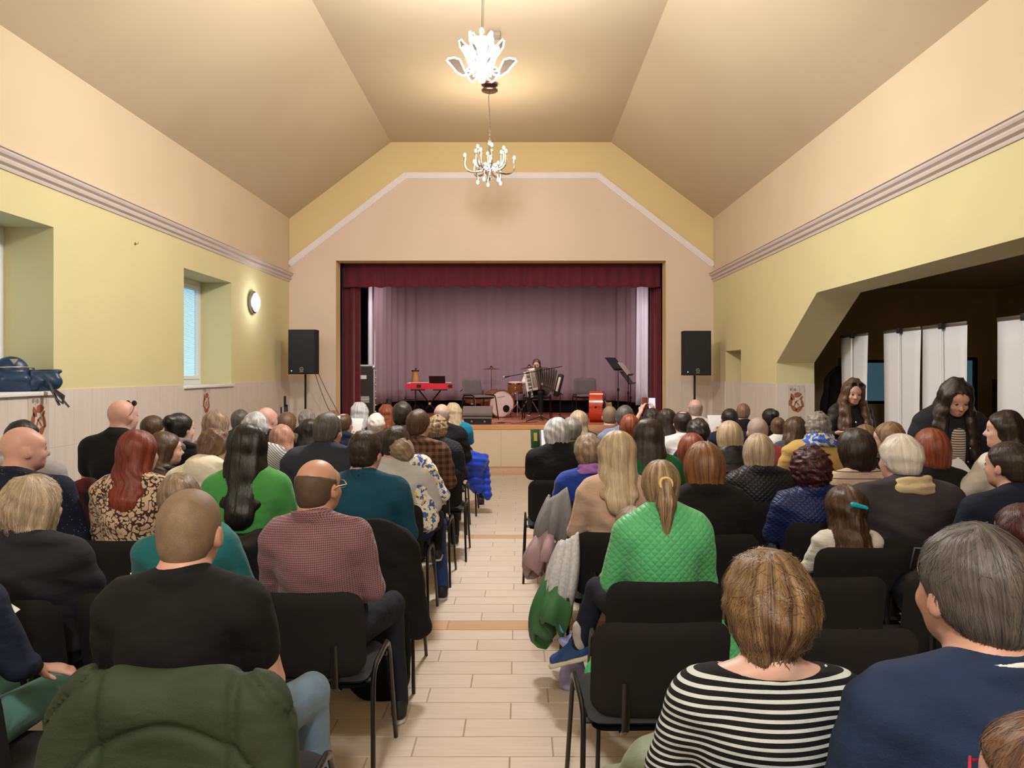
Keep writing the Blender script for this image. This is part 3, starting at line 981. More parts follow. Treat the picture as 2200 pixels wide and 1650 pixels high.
# ---- music stands
m_book = plain('sheet_paper', (214, 196, 186), 0.7)
def music_stand(x, y_, z, rz, label, book=False):
    e = empty('music_stand', (x, y_, ST), rz, label, 'music stand')
    h = z - ST
    MB().tube([(0, 0, 0.03), (0, 0, h * 0.6)], 0.014, 8).build('lower_pole', m_black, e)
    MB().tube([(0, 0, h * 0.55), (0, 0, h)], 0.009, 8).build('upper_pole', m_black, e)
    MB().lathe([(0.02, h * 0.56), (0.024, h * 0.58), (0.018, h * 0.62)], 10).tube([(0.02, 0, h * 0.59), (0.05, 0, h * 0.59)], 0.007).build('clutch', m_black, e)
    for k in range(3):
        a = k * 2 * PI / 3
        MB().tube([(0, 0, 0.18), (0.24 * math.cos(a), 0.24 * math.sin(a), 0.01)], 0.008, 6).build('leg', m_black, e)
    M = trs(0, 0, h) @ Matrix.Rotation(math.radians(-38), 4, 'X')
    d = MB().box(-0.24, 0.24, -0.004, 0.004, -0.04, 0.28, M=M).box(-0.24, 0.24, -0.055, 0.0, -0.045, -0.036, M=M)
    do = d.build('desk', m_dark, e, smooth=False)
    if book:
        MB().box(-0.2, -0.005, -0.016, -0.005, -0.03, 0.27, M=M).box(0.005, 0.2, -0.016, -0.005, -0.03, 0.27, M=M).build('sheet_music', m_book, do, smooth=False)


music_stand(1.95, 15.1, 1.72, math.radians(58), 'black music stand with a tilted empty desk')
music_stand(2.12, 14.9, 1.62, math.radians(70), 'black music stand holding open sheet music', True)
music_stand(2.2, 15.15, 1.45, math.radians(70), 'lower black music stand behind the one with sheet music')


def mic_stand(x, y_, z, b0, b1, label, base=0.3):
    e = empty('microphone_stand', (x, y_, ST), 0, label, 'microphone stand')
    h = z - ST
    MB().tube([(0, 0, 0.06), (0, 0, h)], 0.009, 8).build('pole', m_black, e)
    for k in range(3):
        a = k * 2 * PI / 3 + 3.5
        MB().tube([(0, 0, 0.1), (base * math.cos(a), base * math.sin(a), 0.012)], 0.01, 6).build('leg', m_black, e)
    MB().lathe([(0.02, -0.02), (0.022, 0), (0.02, 0.02)], 10, c=(0, 0, h)).build('clutch', m_black, e)
    b0, b1 = Vector(b0) - Vector((x, y_, ST)), Vector(b1) - Vector((x, y_, ST))
    MB().tube([b0, b1], 0.007, 8).build('boom', m_black, e)
    d = (b0 - b1).normalized()
    mi = MB().tube([b0 + d * 0.01, b0 + d * 0.12], [0.012, 0.017], 10).build('microphone', m_dark, e)
    hb = MB()
    hb.lathe([(0.004, -0.028), (0.02, -0.02), (0.027, 0), (0.02, 0.02), (0.004, 0.028)], 14, c=tuple(b0 + d * 0.14))
    hb.build('grille_ball', plain('mic_mesh', (200, 196, 200), 0.35, metal=0.7), mi)


mic_stand(0.41, 14.35, 1.70, (-0.16, 14.6, 1.58), (0.80, 14.2, 1.76), 'black boom microphone stand in front of the accordion player')
mic_stand(0.78, 14.55, 1.25, (0.56, 14.6, 1.36), (0.84, 14.55, 1.22), 'short black microphone stand right of the accordion player', 0.2)
mic_stand(-1.12, 15.6, 1.30, (-1.02, 15.55, 1.40), (-1.2, 15.62, 1.26), 'low microphone stand behind the grey chair on stage', 0.22)
ta = MB().lathe([(0.07, 0), (0.07, 0.012), (0.03, 0.02)], 16)
o = single('floor_pedal', ta, m_dark, 'small dark round pedal on the stage boards', 'pedal'); o.location = (-0.32, 13.95, ST)
cw = MB().tube([(-0.45, 13.9, ST + 0.006), (-0.25, 14.05, ST + 0.006), (-0.1, 13.85, ST + 0.006), (0.15, 14.0, ST + 0.006), (0.35, 14.3, ST + 0.006)], 0.005, 6)
single('stage_cable', cw, m_dark, 'thin dark cable lying across the stage boards', 'cable')
sb = empty('stage_box', (-2.42, 14.3, ST), 0.1, 'dark upright tube standing beside the road case', 'tube')
MB().lathe([(0.05, 0), (0.05, 0.42), (0.045, 0.43)], 14).build('tube', plain('navy_tube', (30, 32, 52), 0.6), sb)
MB().lathe([(0.09, 0), (0.09, 0.03)], 14).build('base', m_black, sb)

# ================================================================== LAMPS
def bez(p0, p1, p2, p3, n=12):
    p0, p1, p2, p3 = map(Vector, (p0, p1, p2, p3))
    return [p0 * (1 - t_) ** 3 + p1 * 3 * t_ * (1 - t_) ** 2 + p2 * 3 * t_ * t_ * (1 - t_) + p3 * t_ ** 3 for t_ in [k / n for k in range(n + 1)]]


m_led = glow('led_white', (255, 252, 244), 6.0)
m_acryl = glass('acrylic', (8, 12, 15), 0.35, 0.3)


def lotus(x, y_, z, label, k=1.0):
    e = empty('lotus_chandelier', (x, y_, z), 0.0, label, 'chandelier')
    MB().lathe([(0.075, ZF - z - 0.03), (0.08, ZF - z - 0.0005)], 20).build('canopy', m_chrome, e)
    MB().tube([(0, 0, 0.24), (0.008, 0, 0.7), (-0.004, 0.0, ZF - z - 0.03)], 0.0045, 6).build('cable', m_steel, e)
    MB().tube([(0.012, 0, 0.26), (0.022, 0, 0.6), (0.006, 0.0, ZF - z - 0.03)], 0.003, 6).build('suspension_wire', m_steel, e)
    MB().lathe([(0.012, 0.28), (0.03, 0.25), (0.034, 0.2), (0.02, 0.19)], 14).build('cap', m_chrome, e)
    MB().lathe([(0.03, -0.2), (0.03, 0.14), (0.08, 0.15), (0.085, 0.175), (0.03, 0.185)], 18).build('core', m_led, e)
    def petal(a, pts_l, pts_r, name):
        M = Matrix.Rotation(a, 4, 'Z')
        ring = [M @ Vector((r, 0, zz)) for r, zz in pts_l + list(reversed(pts_r))]
        po = MB()
        q = [(r, zz) for r, zz in pts_l + list(reversed(pts_r))]
        n = len(q)
        po._add([M @ Vector((r, -0.003, zz)) for r, zz in q] + [M @ Vector((r, 0.003, zz)) for r, zz in q],
                [tuple(range(n)), tuple(reversed(range(n, 2 * n)))] + [(i, i + n, (i + 1) % n + n, (i + 1) % n) for i in range(n)])
        pe = po.build(name, m_acryl, e, smooth=False)
        MB().tube(ring, 0.0075, 6, closed=True).build('led_strip', m_led, pe)
    for k in range(6):      # upright inner petals
        a = k * PI / 3
        petal(a, [(0.05, -0.06), (0.13, 0.02), (0.19, 0.11), (0.2, 0.165)], [(0.04, 0.0), (0.07, 0.08), (0.14, 0.13), (0.185, 0.18)], 'upper_petal')
    for k in range(6):
        a = k * PI / 3 + PI / 6
        petal(a, [(0.045, 0.0), (0.09, 0.07), (0.12, 0.15), (0.1, 0.21)], [(0.03, 0.05), (0.05, 0.12), (0.06, 0.19), (0.085, 0.22)], 'inner_petal')
    for k in range(6):      # swan-like outer petals
        a = k * PI / 3 + 0.02
        petal(a, [(0.05, -0.09), (0.11, -0.135), (0.17, -0.145), (0.225, -0.11), (0.265, -0.06), (0.31, -0.01)], [(0.05, -0.06), (0.10, -0.105), (0.15, -0.10), (0.172, -0.05), (0.195, 0.0), (0.245, 0.015), (0.30, 0.005)], 'outer_petal')
    light('lotus_light', 'POINT', (0, 0, -0.02), LOTUS_W * k, LOTUS_C, 0.22, e)


def swan(x, y_, z, label):
    e = empty('swan_chandelier', (x, y_, z), 0.1, label, 'chandelier')
    top = ZF - z
    MB().lathe([(0.10, top - 0.11), (0.115, top - 0.10), (0.115, top - 0.085), (0.07, top - 0.06), (0.115, top - 0.025), (0.115, top - 0.01), (0.08, top - 0.0005)], 24).build('canopy', plain('bronze_chrome', (120, 92, 84), 0.25, metal=0.9, var=0.0), e)
    MB().tube([(0.0, 0, top - 0.1), (-0.015, 0, top - 0.2), (0.0, 0, top - 0.45), (0.004, 0, 0.52)], 0.005, 6).build('cable', m_steel, e)
    ch = MB()
    for k in range(14):
        zz = 0.37 + k * 0.027
        M = trs(0, 0, zz) @ Matrix.Rotation((k % 2) * PI / 2, 4, 'Z')
        ch.tube([M @ Vector((0.011 * math.cos(q * PI / 4), 0, 0.018 * math.sin(q * PI / 4))) for q in range(8)], 0.0028, 5, closed=True)
    ch.build('chain', m_chrome, e)
    MB().lathe([(0.01, -0.22), (0.03, -0.18), (0.055, -0.12), (0.04, -0.07), (0.016, -0.03), (0.014, 0.1), (0.03, 0.13), (0.016, 0.16), (0.012, 0.28), (0.03, 0.3), (0.04, 0.33), (0.012, 0.36)], 16).build('column', m_chrome, e)
    m_bulb = glow('warm_bulb', (255, 232, 190), 14.0)
    def arm(a, r, zt, zl, down=False):
        M = Matrix.Rotation(a, 4, 'Z')
        if not down:
            pts = bez((0.03, 0, -0.05), (r * 0.35, 0, zl - 0.12), (r * 1.15, 0, zl - 0.16), (r, 0, zt), 14)
        else:
            pts = bez((0.03, 0, -0.06), (r * 0.7, 0, 0.06), (r * 1.3, 0, -0.05), (r, 0, zt), 14)
        pts = [M @ p for p in pts]
        ao = MB().tube(pts, [0.008 + 0.009 * math.sin(PI * k / 14) for k in range(15)], 7).build('arm', m_chrome, e)
        s = -1 if down else 1
        p = pts[-1]
        MB().lathe([(0.012, 0), (0.016, 0.02), (0.012, 0.045)] if s > 0 else [(0.012, -0.045), (0.016, -0.02), (0.012, 0)], 10, c=tuple(p)).build('holder', m_chrome, ao)
        q = [(0.007, 0.045), (0.016, 0.060), (0.019, 0.074), (0.015, 0.09), (0.005, 0.1)]
        if s < 0: q = [(r_, -zz) for r_, zz in reversed(q)]
        MB().lathe(q, 12, c=tuple(p)).build('bulb', m_bulb, ao)
    for k in range(6): arm(k * PI / 3 + 0.1, 0.35, 0.05, 0.0)
    for k in range(6): arm(k * PI / 3 + 0.6, 0.21, 0.15, 0.06)
    for k in range(5): arm(k * 2 * PI / 5 + 0.4, 0.17, -0.16, 0, True)
    light('swan_light', 'POINT', (0, 0, 0.02), SWAN_W, SWAN_C, 0.3, e)


lotus(-0.33, 6.8, 4.42, 'white glowing lotus-shaped chandelier, the nearer hanging lamp')
lotus(-0.33, -1.6, 4.42, 'white lotus-shaped chandelier hanging at the rear of the hall', 0.15)
swan(-0.41, 10.75, 4.55, 'chrome chandelier with curved arms and warm bulbs nearer the stage')

wlp = empty('wall_lamp', (XL, 11.57, 2.705), 0, 'round glowing wall lamp on the left yellow wall', 'wall lamp')
RY = Matrix.Rotation(PI / 2, 4, 'Y')
MB().lathe([(0.165, 0.0), (0.17, 0.02), (0.17, 0.045), (0.15, 0.06)], 32, M=RY).build('ring', m_steel, wlp)
MB().lathe([(0.148, 0.045), (0.14, 0.075), (0.1, 0.1), (0.05, 0.112), (0.005, 0.115)], 32, M=RY).build('diffuser', glow('opal_glow', (244, 250, 255), 5.0), wlp)
light('wall_light', 'POINT', (0.2, 0, 0), WALL_LAMP_W, (0.95, 0.98, 1.0), 0.12, wlp)
bx = MB().bbox(-0.08, 0.08, -0.07, 0.07, -0.05, 0.0, 0.006)
bo = bx.build('ceiling_box', plain('box_grey', (150, 140, 120), 0.6))
bo.location = (-0.30, 9.15, ZF - 0.001)
tag(bo, 'small square junction box on the flat ceiling behind the lotus lamp', 'ceiling box')
# ================================================================== CHAIRS
m_seat = plain('charcoal_upholstery', (34, 35, 40), 0.85, var=0.12, vscale=20, bump=0.3, bscale=700)
m_back = plain('black_upholstery', (14, 14, 17), 0.85, var=0.15, vscale=20, bump=0.3, bscale=700)
m_shellp = plain('black_chair_shell', (12, 12, 14), 0.45, var=0.0)
m_tube = plain('black_oval_tube', (18, 18, 20), 0.32, var=0.0, spec=0.6)


def rounded_pad(w, d, t_, crown, rc=0.06, nx=14, ny=10, curve=0.0):
    """a padded panel in x, y with rounded corners, thickness along z"""
    V, Fc = [], []
    def corner(u, v):
        x, y_ = u * w / 2, v * d / 2
        ax, ay = abs(x), abs(y_)
        cx, cy = w / 2 - rc, d / 2 - rc
        if ax > cx and ay > cy:
            dx, dy = ax - cx, ay - cy
            m_ = max(dx, dy)
            L = math.hypot(dx, dy)
            if L > 1e-9:
                k = m_ / L
                ax, ay = cx + dx * k, cy + dy * k
        return math.copysign(ax, x), math.copysign(ay, y_)
    for side in (0, 1):
        for j in range(ny + 1):
            for i in range(nx + 1):
                u, v = -1 + 2 * i / nx, -1 + 2 * j / ny
                u = math.copysign(abs(u) ** 0.8, u); v = math.copysign(abs(v) ** 0.8, v)
                x, y_ = corner(u, v)
                e = max(abs(u), abs(v))
                prof_ = (1 - e ** 6) ** 0.5
                z = (t_ / 2 + crown * (1 - u * u) * (1 - v * v)) * prof_ if side else -t_ / 2 * prof_
                z += curve * (u * u)
                V.append((x, y_, z))
    n = (nx + 1) * (ny + 1)
    for side in (0, 1):
        for j in range(ny):
            for i in range(nx):
                a = side * n + j * (nx + 1) + i
                q = (a, a + 1, a + nx + 2, a + nx + 1)
                Fc.append(q if side else tuple(reversed(q)))
    rim = [i for i in range(nx + 1)] + [j * (nx + 1) + nx for j in range(1, ny + 1)] + [ny * (nx + 1) + i for i in range(nx - 1, -1, -1)] + [j * (nx + 1) for j in range(ny - 1, 0, -1)]
    for k in range(len(rim)):
        a, b = rim[k], rim[(k + 1) % len(rim)]
        Fc.append((a, b, b + n, a + n))
    return V, Fc


def pad_mesh(name, w, d, t_, crown, M, mats, curve=0.0, rc=0.06):
    V, Fc = rounded_pad(w, d, t_, crown, rc, curve=curve)
    mb = MB()
    mb._add([M @ Vector(v) for v in V], Fc)
    me = mb.mesh(name, True)
    for m in mats: me.materials.append(m)
    return me


def make_chair(me_seat_mat, me_back_mat):
    Mb = trs(0, -0.255, 0.635) @ Matrix.Rotation(math.radians(-78), 4, 'X')
    out_ = {}
    out_['seat'] = pad_mesh('seat', 0.475, 0.43, 0.055, 0.012, trs(0, 0.0, 0.443), [me_seat_mat], rc=0.05)
    out_['seat_shell'] = pad_mesh('seat_shell', 0.45, 0.41, 0.02, 0.0, trs(0, 0.0, 0.412), [m_shellp], rc=0.05)
    out_['backrest'] = pad_mesh('backrest', 0.475, 0.36, 0.05, 0.0, Mb, [me_back_mat], curve=0.022, rc=0.075)
    for s in (-1, 1):
        pts = [(s * 0.275, -0.27, 0.0), (s * 0.262, -0.21, 0.30), (s * 0.258, -0.19, 0.41), (s * 0.256, -0.165, 0.455), (s * 0.256, -0.12, 0.475), (s * 0.256, 0.05, 0.478),
               (s * 0.256, 0.13, 0.475), (s * 0.256, 0.175, 0.455), (s * 0.258, 0.195, 0.41), (s * 0.262, 0.215, 0.30), (s * 0.275, 0.265, 0.0)]
        out_['leg_frame%d' % s] = MB().tube(pts, 0.0155, 10, flat=0.62).mesh('leg_frame', True)
        out_['back_bracket%d' % s] = MB().tube([(s * 0.12, 0.0, 0.405), (s * 0.12, -0.2, 0.40), (s * 0.12, -0.245, 0.43), (s * 0.12, -0.265, 0.60)], 0.014, 8, flat=0.4).mesh('back_bracket', True)
    for k, y_ in (('a', -0.15), ('b', 0.14)):
        out_['cross_bar' + k] = MB().tube([(-0.256, y_, 0.425), (0.256, y_, 0.425)], 0.011, 8).mesh('cross_bar', True)
    for k, me in out_.items():
        if len(me.materials) == 0: me.materials.append(m_tube)
    return out_


CH = make_chair(m_seat, m_back)
m_seat_g = plain('grey_upholstery', (98, 92, 92), 0.85, var=0.1, vscale=20)
CHG = make_chair(m_seat_g, m_seat_g)
CHAIR_SEEN = []


def chair(x, y_, label, rz=0.0, z=0.0, grey=False, group='black chairs of the audience rows'):
    e = empty('chair', (x, y_, z), rz, label, 'chair', group)
    for k, me in (CHG if grey else CH).items():
        nm = k.rstrip('-01ab') if k not in ('seat', 'seat_shell', 'backrest') else k
        obj(me.name.split('.')[0], me, e)
    CHAIR_SEEN.append(e)
    return e
# ================================================================== PEOPLE: soft implicit bodies
def smin(a, b, k):
    if k <= 1e-6: return np.minimum(a, b)
    h = np.clip(0.5 + 0.5 * (b - a) / k, 0, 1)
    return b + (a - b) * h - k * h * (1 - h)


class Cap:      # tapered capsule, flattened by fl along direction u (fl < 1 thins it)
    def __init__(s, a, b, ra, rb=None, k=0.03, u=None, fl=1.0, sub=False):
        s.a, s.b = np.array(a, float), np.array(b, float)
        s.ra, s.rb = ra, rb if rb is not None else ra
        s.k, s.u, s.fl, s.sub = k, (None if u is None else np.array(u, float) / np.linalg.norm(u)), fl, sub

    def grow(s, g, cut=1.0):
        b = s.a + (s.b - s.a) * cut
        rb = s.ra + (s.rb - s.ra) * cut
        return Cap(s.a, b, s.ra + g, rb + g, s.k, s.u, s.fl if s.u is None else min(1.0, s.fl + g * 3), s.sub)

    def box(s):
        r = max(s.ra, s.rb)
        return np.minimum(s.a, s.b) - r, np.maximum(s.a, s.b) + r

    def ev(s, X, Y, Z):
        ab = s.b - s.a
        L2 = max(ab @ ab, 1e-9)
        dx, dy, dz = X - s.a[0], Y - s.a[1], Z - s.a[2]
        t = np.clip((dx * ab[0] + dy * ab[1] + dz * ab[2]) / L2, 0, 1)
        qx, qy, qz = dx - t * ab[0], dy - t * ab[1], dz - t * ab[2]
        r = s.ra + (s.rb - s.ra) * t
        d2 = qx * qx + qy * qy + qz * qz
        if s.u is None: return np.sqrt(d2) - r
        w = qx * s.u[0] + qy * s.u[1] + qz * s.u[2]
        e2 = d2 - w * w
        rf = r * s.fl
        k0 = np.sqrt(e2 / (r * r) + w * w / (rf * rf)) + 1e-9
        k1 = np.sqrt(e2 / r ** 4 + w * w / rf ** 4) + 1e-9
        return k0 * (k0 - 1) / k1


class Ell:
    def __init__(s, c, r, k=0.03, rot=None, sub=False):
        s.c, s.r, s.k, s.sub = np.array(c, float), np.array(r, float), k, sub
        s.R = None if rot is None else np.array(rot.to_3x3())

    def grow(s, g, cut=1.0):
        e = Ell(s.c, s.r + g, s.k, None, s.sub); e.R = s.R
        return e

    def box(s):
        m = s.r if s.R is None else np.full(3, s.r.max())
        return s.c - m, s.c + m

    def ev(s, X, Y, Z):
        dx, dy, dz = X - s.c[0], Y - s.c[1], Z - s.c[2]
        if s.R is not None:
            R = s.R
            dx, dy, dz = R[0, 0] * dx + R[1, 0] * dy + R[2, 0] * dz, R[0, 1] * dx + R[1, 1] * dy + R[2, 1] * dz, R[0, 2] * dx + R[1, 2] * dy + R[2, 2] * dz
        a, b, c = s.r
        k0 = np.sqrt((dx / a) ** 2 + (dy / b) ** 2 + (dz / c) ** 2) + 1e-9
        k1 = np.sqrt((dx / a ** 2) ** 2 + (dy / b ** 2) ** 2 + (dz / c ** 2) ** 2) + 1e-9
        return k0 * (k0 - 1) / k1


class Ring:     # upright band round an axis: collar
    def __init__(s, c, R, th, hz, k=0.01, tilt=0.0, ry=1.0):
        s.c, s.R, s.th, s.hz, s.k, s.sub, s.tilt, s.ry = np.array(c, float), R, th, hz, k, False, tilt, ry

    def box(s):
        r = s.R * max(1, s.ry) + s.th
        m = np.array([r, r, s.hz + s.th + r * abs(s.tilt)])
        return s.c - m, s.c + m

    def ev(s, X, Y, Z):
        dx, dy = X - s.c[0], (Y - s.c[1]) / s.ry
        dz = Z - s.c[2] + s.tilt * dy
        q = np.sqrt(dx * dx + dy * dy) - s.R
        w = np.maximum(np.abs(dz) - s.hz, 0)
        return np.sqrt(q * q + w * w) - s.th


NZ = [(RNG.normal(size=3), RNG.uniform(0, 6.28)) for _ in range(9)]


def field(prims, h, post=None, pad=0.03):
    lo = np.min([p.box()[0] for p in prims if not p.sub], axis=0) - pad
    hi = np.max([p.box()[1] for p in prims if not p.sub], axis=0) + pad
    n = np.ceil((hi - lo) / h).astype(int) + 1
    ax = [(lo[i] + h * np.arange(n[i])).astype(np.float32) for i in range(3)]
    Fd = np.full(n, 0.12, np.float32)
    for p in prims:
        b0, b1 = p.box()
        m = p.k + 2.5 * h + 0.012
        i0 = np.clip(np.floor((b0 - m - lo) / h).astype(int), 0, n)
        i1 = np.clip(np.ceil((b1 + m - lo) / h).astype(int) + 1, 0, n)
        if np.any(i1 <= i0): continue
        sl = tuple(slice(i0[i], i1[i]) for i in range(3))
        d = p.ev(ax[0][sl[0]][:, None, None], ax[1][sl[1]][None, :, None], ax[2][sl[2]][None, None, :]).astype(np.float32)
        if p.sub: Fd[sl] = -smin(-Fd[sl], d, p.k)
        else: Fd[sl] = smin(Fd[sl], d, p.k)
    if post is not None:
        Fd = post(Fd, ax[0][:, None, None], ax[1][None, :, None], ax[2][None, None, :]).astype(np.float32)
    return Fd, lo, h


EDG = [(a, b) for a in range(8) for b in range(a + 1, 8) if bin(a ^ b).count('1') == 1]
CRN = np.array([[(c >> 2) & 1, (c >> 1) & 1, c & 1] for c in range(8)], float)


def nets(Fd, lo, h):
    Fd = np.pad(Fd, 1, constant_values=0.1)
    lo = lo - h
    S = Fd < 0
    n = S.shape
    cnt = np.zeros(tuple(v - 1 for v in n), np.int8)
    for c in CRN.astype(int):
        cnt += S[c[0]:n[0] - 1 + c[0], c[1]:n[1] - 1 + c[1], c[2]:n[2] - 1 + c[2]]
    act = (cnt > 0) & (cnt < 8)
    I = np.argwhere(act)
    idx = np.full(cnt.shape, -1, np.int32)
    idx[act] = np.arange(len(I))
    vals = np.stack([Fd[I[:, 0] + int(c[0]), I[:, 1] + int(c[1]), I[:, 2] + int(c[2])] for c in CRN], 1)
    pos = np.zeros((len(I), 3)); m = np.zeros(len(I))
    for a, b in EDG:
        va, vb = vals[:, a], vals[:, b]
        k = (va < 0) != (vb < 0)
        t = np.where(k, va / np.where(k, va - vb, 1), 0)
        pos += k[:, None] * (CRN[a] + t[:, None] * (CRN[b] - CRN[a]))
        m += k
    V = lo + (I + pos / m[:, None]) * h
    Q = []
    for ax_ in range(3):
        o1, o2 = (ax_ + 1) % 3, (ax_ + 2) % 3
        sa = [slice(None)] * 3; sb = [slice(None)] * 3
        sa[ax_] = slice(0, -1); sb[ax_] = slice(1, None)
        A, B = S[tuple(sa)], S[tuple(sb)]
        E = np.argwhere(A != B)
        ok = (E[:, o1] > 0) & (E[:, o2] > 0) & (E[:, o1] < n[o1] - 1) & (E[:, o2] < n[o2] - 1)
        E = E[ok]
        fl = A[E[:, 0], E[:, 1], E[:, 2]]
        e1 = np.zeros(3, int); e1[o1] = 1
        e2 = np.zeros(3, int); e2[o2] = 1
        q = [E - e1 - e2, E - e2, E, E - e1]
        q = np.stack([idx[c[:, 0], c[:, 1], c[:, 2]] for c in q], 1)
        q[~fl] = q[~fl][:, ::-1]
        Q.append(q)
    return V, np.concatenate(Q)


CACHE = {}


def implicit(key, prims, h, post=None):
    if key is None or key not in CACHE:
        r = nets(*field(prims, h, post))
        if key is None: return r
        CACHE[key] = r
    return CACHE[key]


def np_mesh(name, V, Q, rest_=None, strand=None):
    me = bpy.data.meshes.new(name)
    me.vertices.add(len(V)); me.vertices.foreach_set('co', np.ascontiguousarray(V, np.float32).ravel())
    K = Q != np.roll(Q, -1, axis=1)
    ok = (K.sum(1) >= 3) & (Q[:, 0] != Q[:, 2]) & (Q[:, 1] != Q[:, 3])
    Q, K = Q[ok], K[ok]
    L = np.ascontiguousarray(Q[K], np.int32)
    st = np.concatenate([[0], np.cumsum(K.sum(1))[:-1]]).astype(np.int32)
    me.loops.add(len(L)); me.loops.foreach_set('vertex_index', L)
    me.polygons.add(len(Q)); me.polygons.foreach_set('loop_start', st)
    for nm, A in (('rest', rest_), ('strand', strand)):
        if A is not None:
            at = me.attributes.new(nm, 'FLOAT_VECTOR', 'POINT')
            at.data.foreach_set('vector', np.ascontiguousarray(A, np.float32).ravel())
    me.update(calc_edges=True)
    me.shade_smooth()
    return me


def cluster(V, Q, mask, cell):
    """coarsen the masked part of a mesh (what clothes cover)"""
    key = np.floor(V / cell).astype(np.int64)
    code = (key[:, 0] * 4001 + key[:, 1]) * 4001 + key[:, 2]
    code = np.where(mask, code, 10 ** 13 + np.arange(len(V)))
    u, inv = np.unique(code, return_inverse=True)
    W_ = np.zeros((len(u), 3)); n = np.zeros(len(u))
    np.add.at(W_, inv, V); np.add.at(n, inv, 1)
    Q2 = inv[Q]
    Q2 = Q2[(Q2[:, 0] != Q2[:, 2]) & (Q2[:, 1] != Q2[:, 3])]
    return W_ / n[:, None], Q2


def wrinkle(amp, fx, fz, seed=0):
    """cloth folds: a few crossing waves"""
    def post(Fd, X, Y, Z):
        w = 0
        for i in range(4):
            d, ph = NZ[(i + seed) % len(NZ)]
            w = w + np.sin((X * d[0] * fx + Y * d[1] * fx + Z * d[2] * fz) + ph + 1.7 * np.sin(X * 7 + Z * 9 + i))
        return Fd + amp * w / 2.2
    return post


def chain(*fs_):
    def post(Fd, X, Y, Z):
        for f in fs_: Fd = f(Fd, X, Y, Z)
        return Fd
    return post


# ------------------------------------------------------------------ anatomy (rest pose, seated, facing +y, seat at z = 0.46)
HC = np.array((0.0, 0.012, 1.222))
BUILD = {'man': dict(sh=0.192, ch=0.172, dp=0.118, wa=0.158, hip=0.172, neck=0.057, arm=1.0),
         'big': dict(sh=0.205, ch=0.188, dp=0.135, wa=0.19, hip=0.19, neck=0.062, arm=1.12),
         'woman': dict(sh=0.165, ch=0.152, dp=0.110, wa=0.138, hip=0.180, neck=0.047, arm=0.86),
         'stout': dict(sh=0.182, ch=0.182, dp=0.130, wa=0.182, hip=0.205, neck=0.053, arm=1.02),
         'child': dict(sh=0.150, ch=0.135, dp=0.10, wa=0.125, hip=0.145, neck=0.046, arm=0.8)}
# arms: (elbow, wrist, fingers towards, palm normal) for the right (+x) side; mirrored for the left unless a pair is given
POSES = {
    'lap': [((0.245, 0.045, 0.775), (0.13, 0.27, 0.675), (-0.35, 0.9, -0.2), (0, 0, -1))] * 2,
    'fold': [((0.25, 0.06, 0.80), (0.06, 0.22, 0.80), (-1, 0.15, 0.05), (0, -1, 0))] * 2,
    'lean': [((0.24, 0.17, 0.80), (0.12, 0.38, 0.66), (-0.3, 0.9, -0.3), (0, 0, -1))] * 2,
    'phone': [((0.21, 0.12, 0.86), (0.09, 0.30, 1.02), (-0.25, 0.35, 0.9), (-0.5, 0.8, 0)), ((0.21, 0.12, 0.86), (0.09, 0.30, 1.02), (-0.25, 0.35, 0.9), (-0.5, 0.8, 0))],
    'raise': [((0.22, 0.20, 1.10), (0.09, 0.27, 1.31), (-0.3, 0.2, 0.9), (-0.7, 0.5, 0)), ((0.22, 0.20, 1.10), (0.09, 0.27, 1.31), (-0.3, 0.2, 0.9), (-0.7, 0.5, 0))],
    'hug': [((0.27, 0.04, 0.80), (0.16, 0.26, 0.74), (-0.8, 0.5, 0.0), (-0.4, -0.6, 0)), ((0.245, 0.045, 0.775), (0.10, 0.27, 0.70), (-0.5, 0.8, -0.1), (0, 0, -1))],
    'write': [((0.245, 0.10, 0.80), (0.10, 0.33, 0.80), (-0.5, 0.8, 0.1), (0, 0, -1)), ((0.27, 0.14, 0.80), (0.24, 0.40, 0.84), (0.25, 0.95, 0.05), (0, 0, -1))],
}
LEGS = {'sit': (((0.115, 0.45, 0.545), (0.125, 0.47, 0.085)), ((0.115, 0.45, 0.545), (0.125, 0.45, 0.085))),
        'tuck': (((0.12, 0.44, 0.54), (0.12, 0.30, 0.085)), ((0.12, 0.44, 0.54), (0.12, 0.32, 0.085))),
        'wide': (((0.26, 0.48, 0.555), (0.30, 0.52, 0.085)), ((0.2, 0.45, 0.545), (0.2, 0.47, 0.085))),
        'out_left': (((0.115, 0.45, 0.545), (0.12, 0.44, 0.085)), ((0.26, 0.42, 0.61), (0.36, 0.44, 0.34))),
        'small': (((0.085, 0.33, 0.54), (0.085, 0.36, 0.20)), ((0.085, 0.33, 0.54), (0.085, 0.36, 0.20)))}


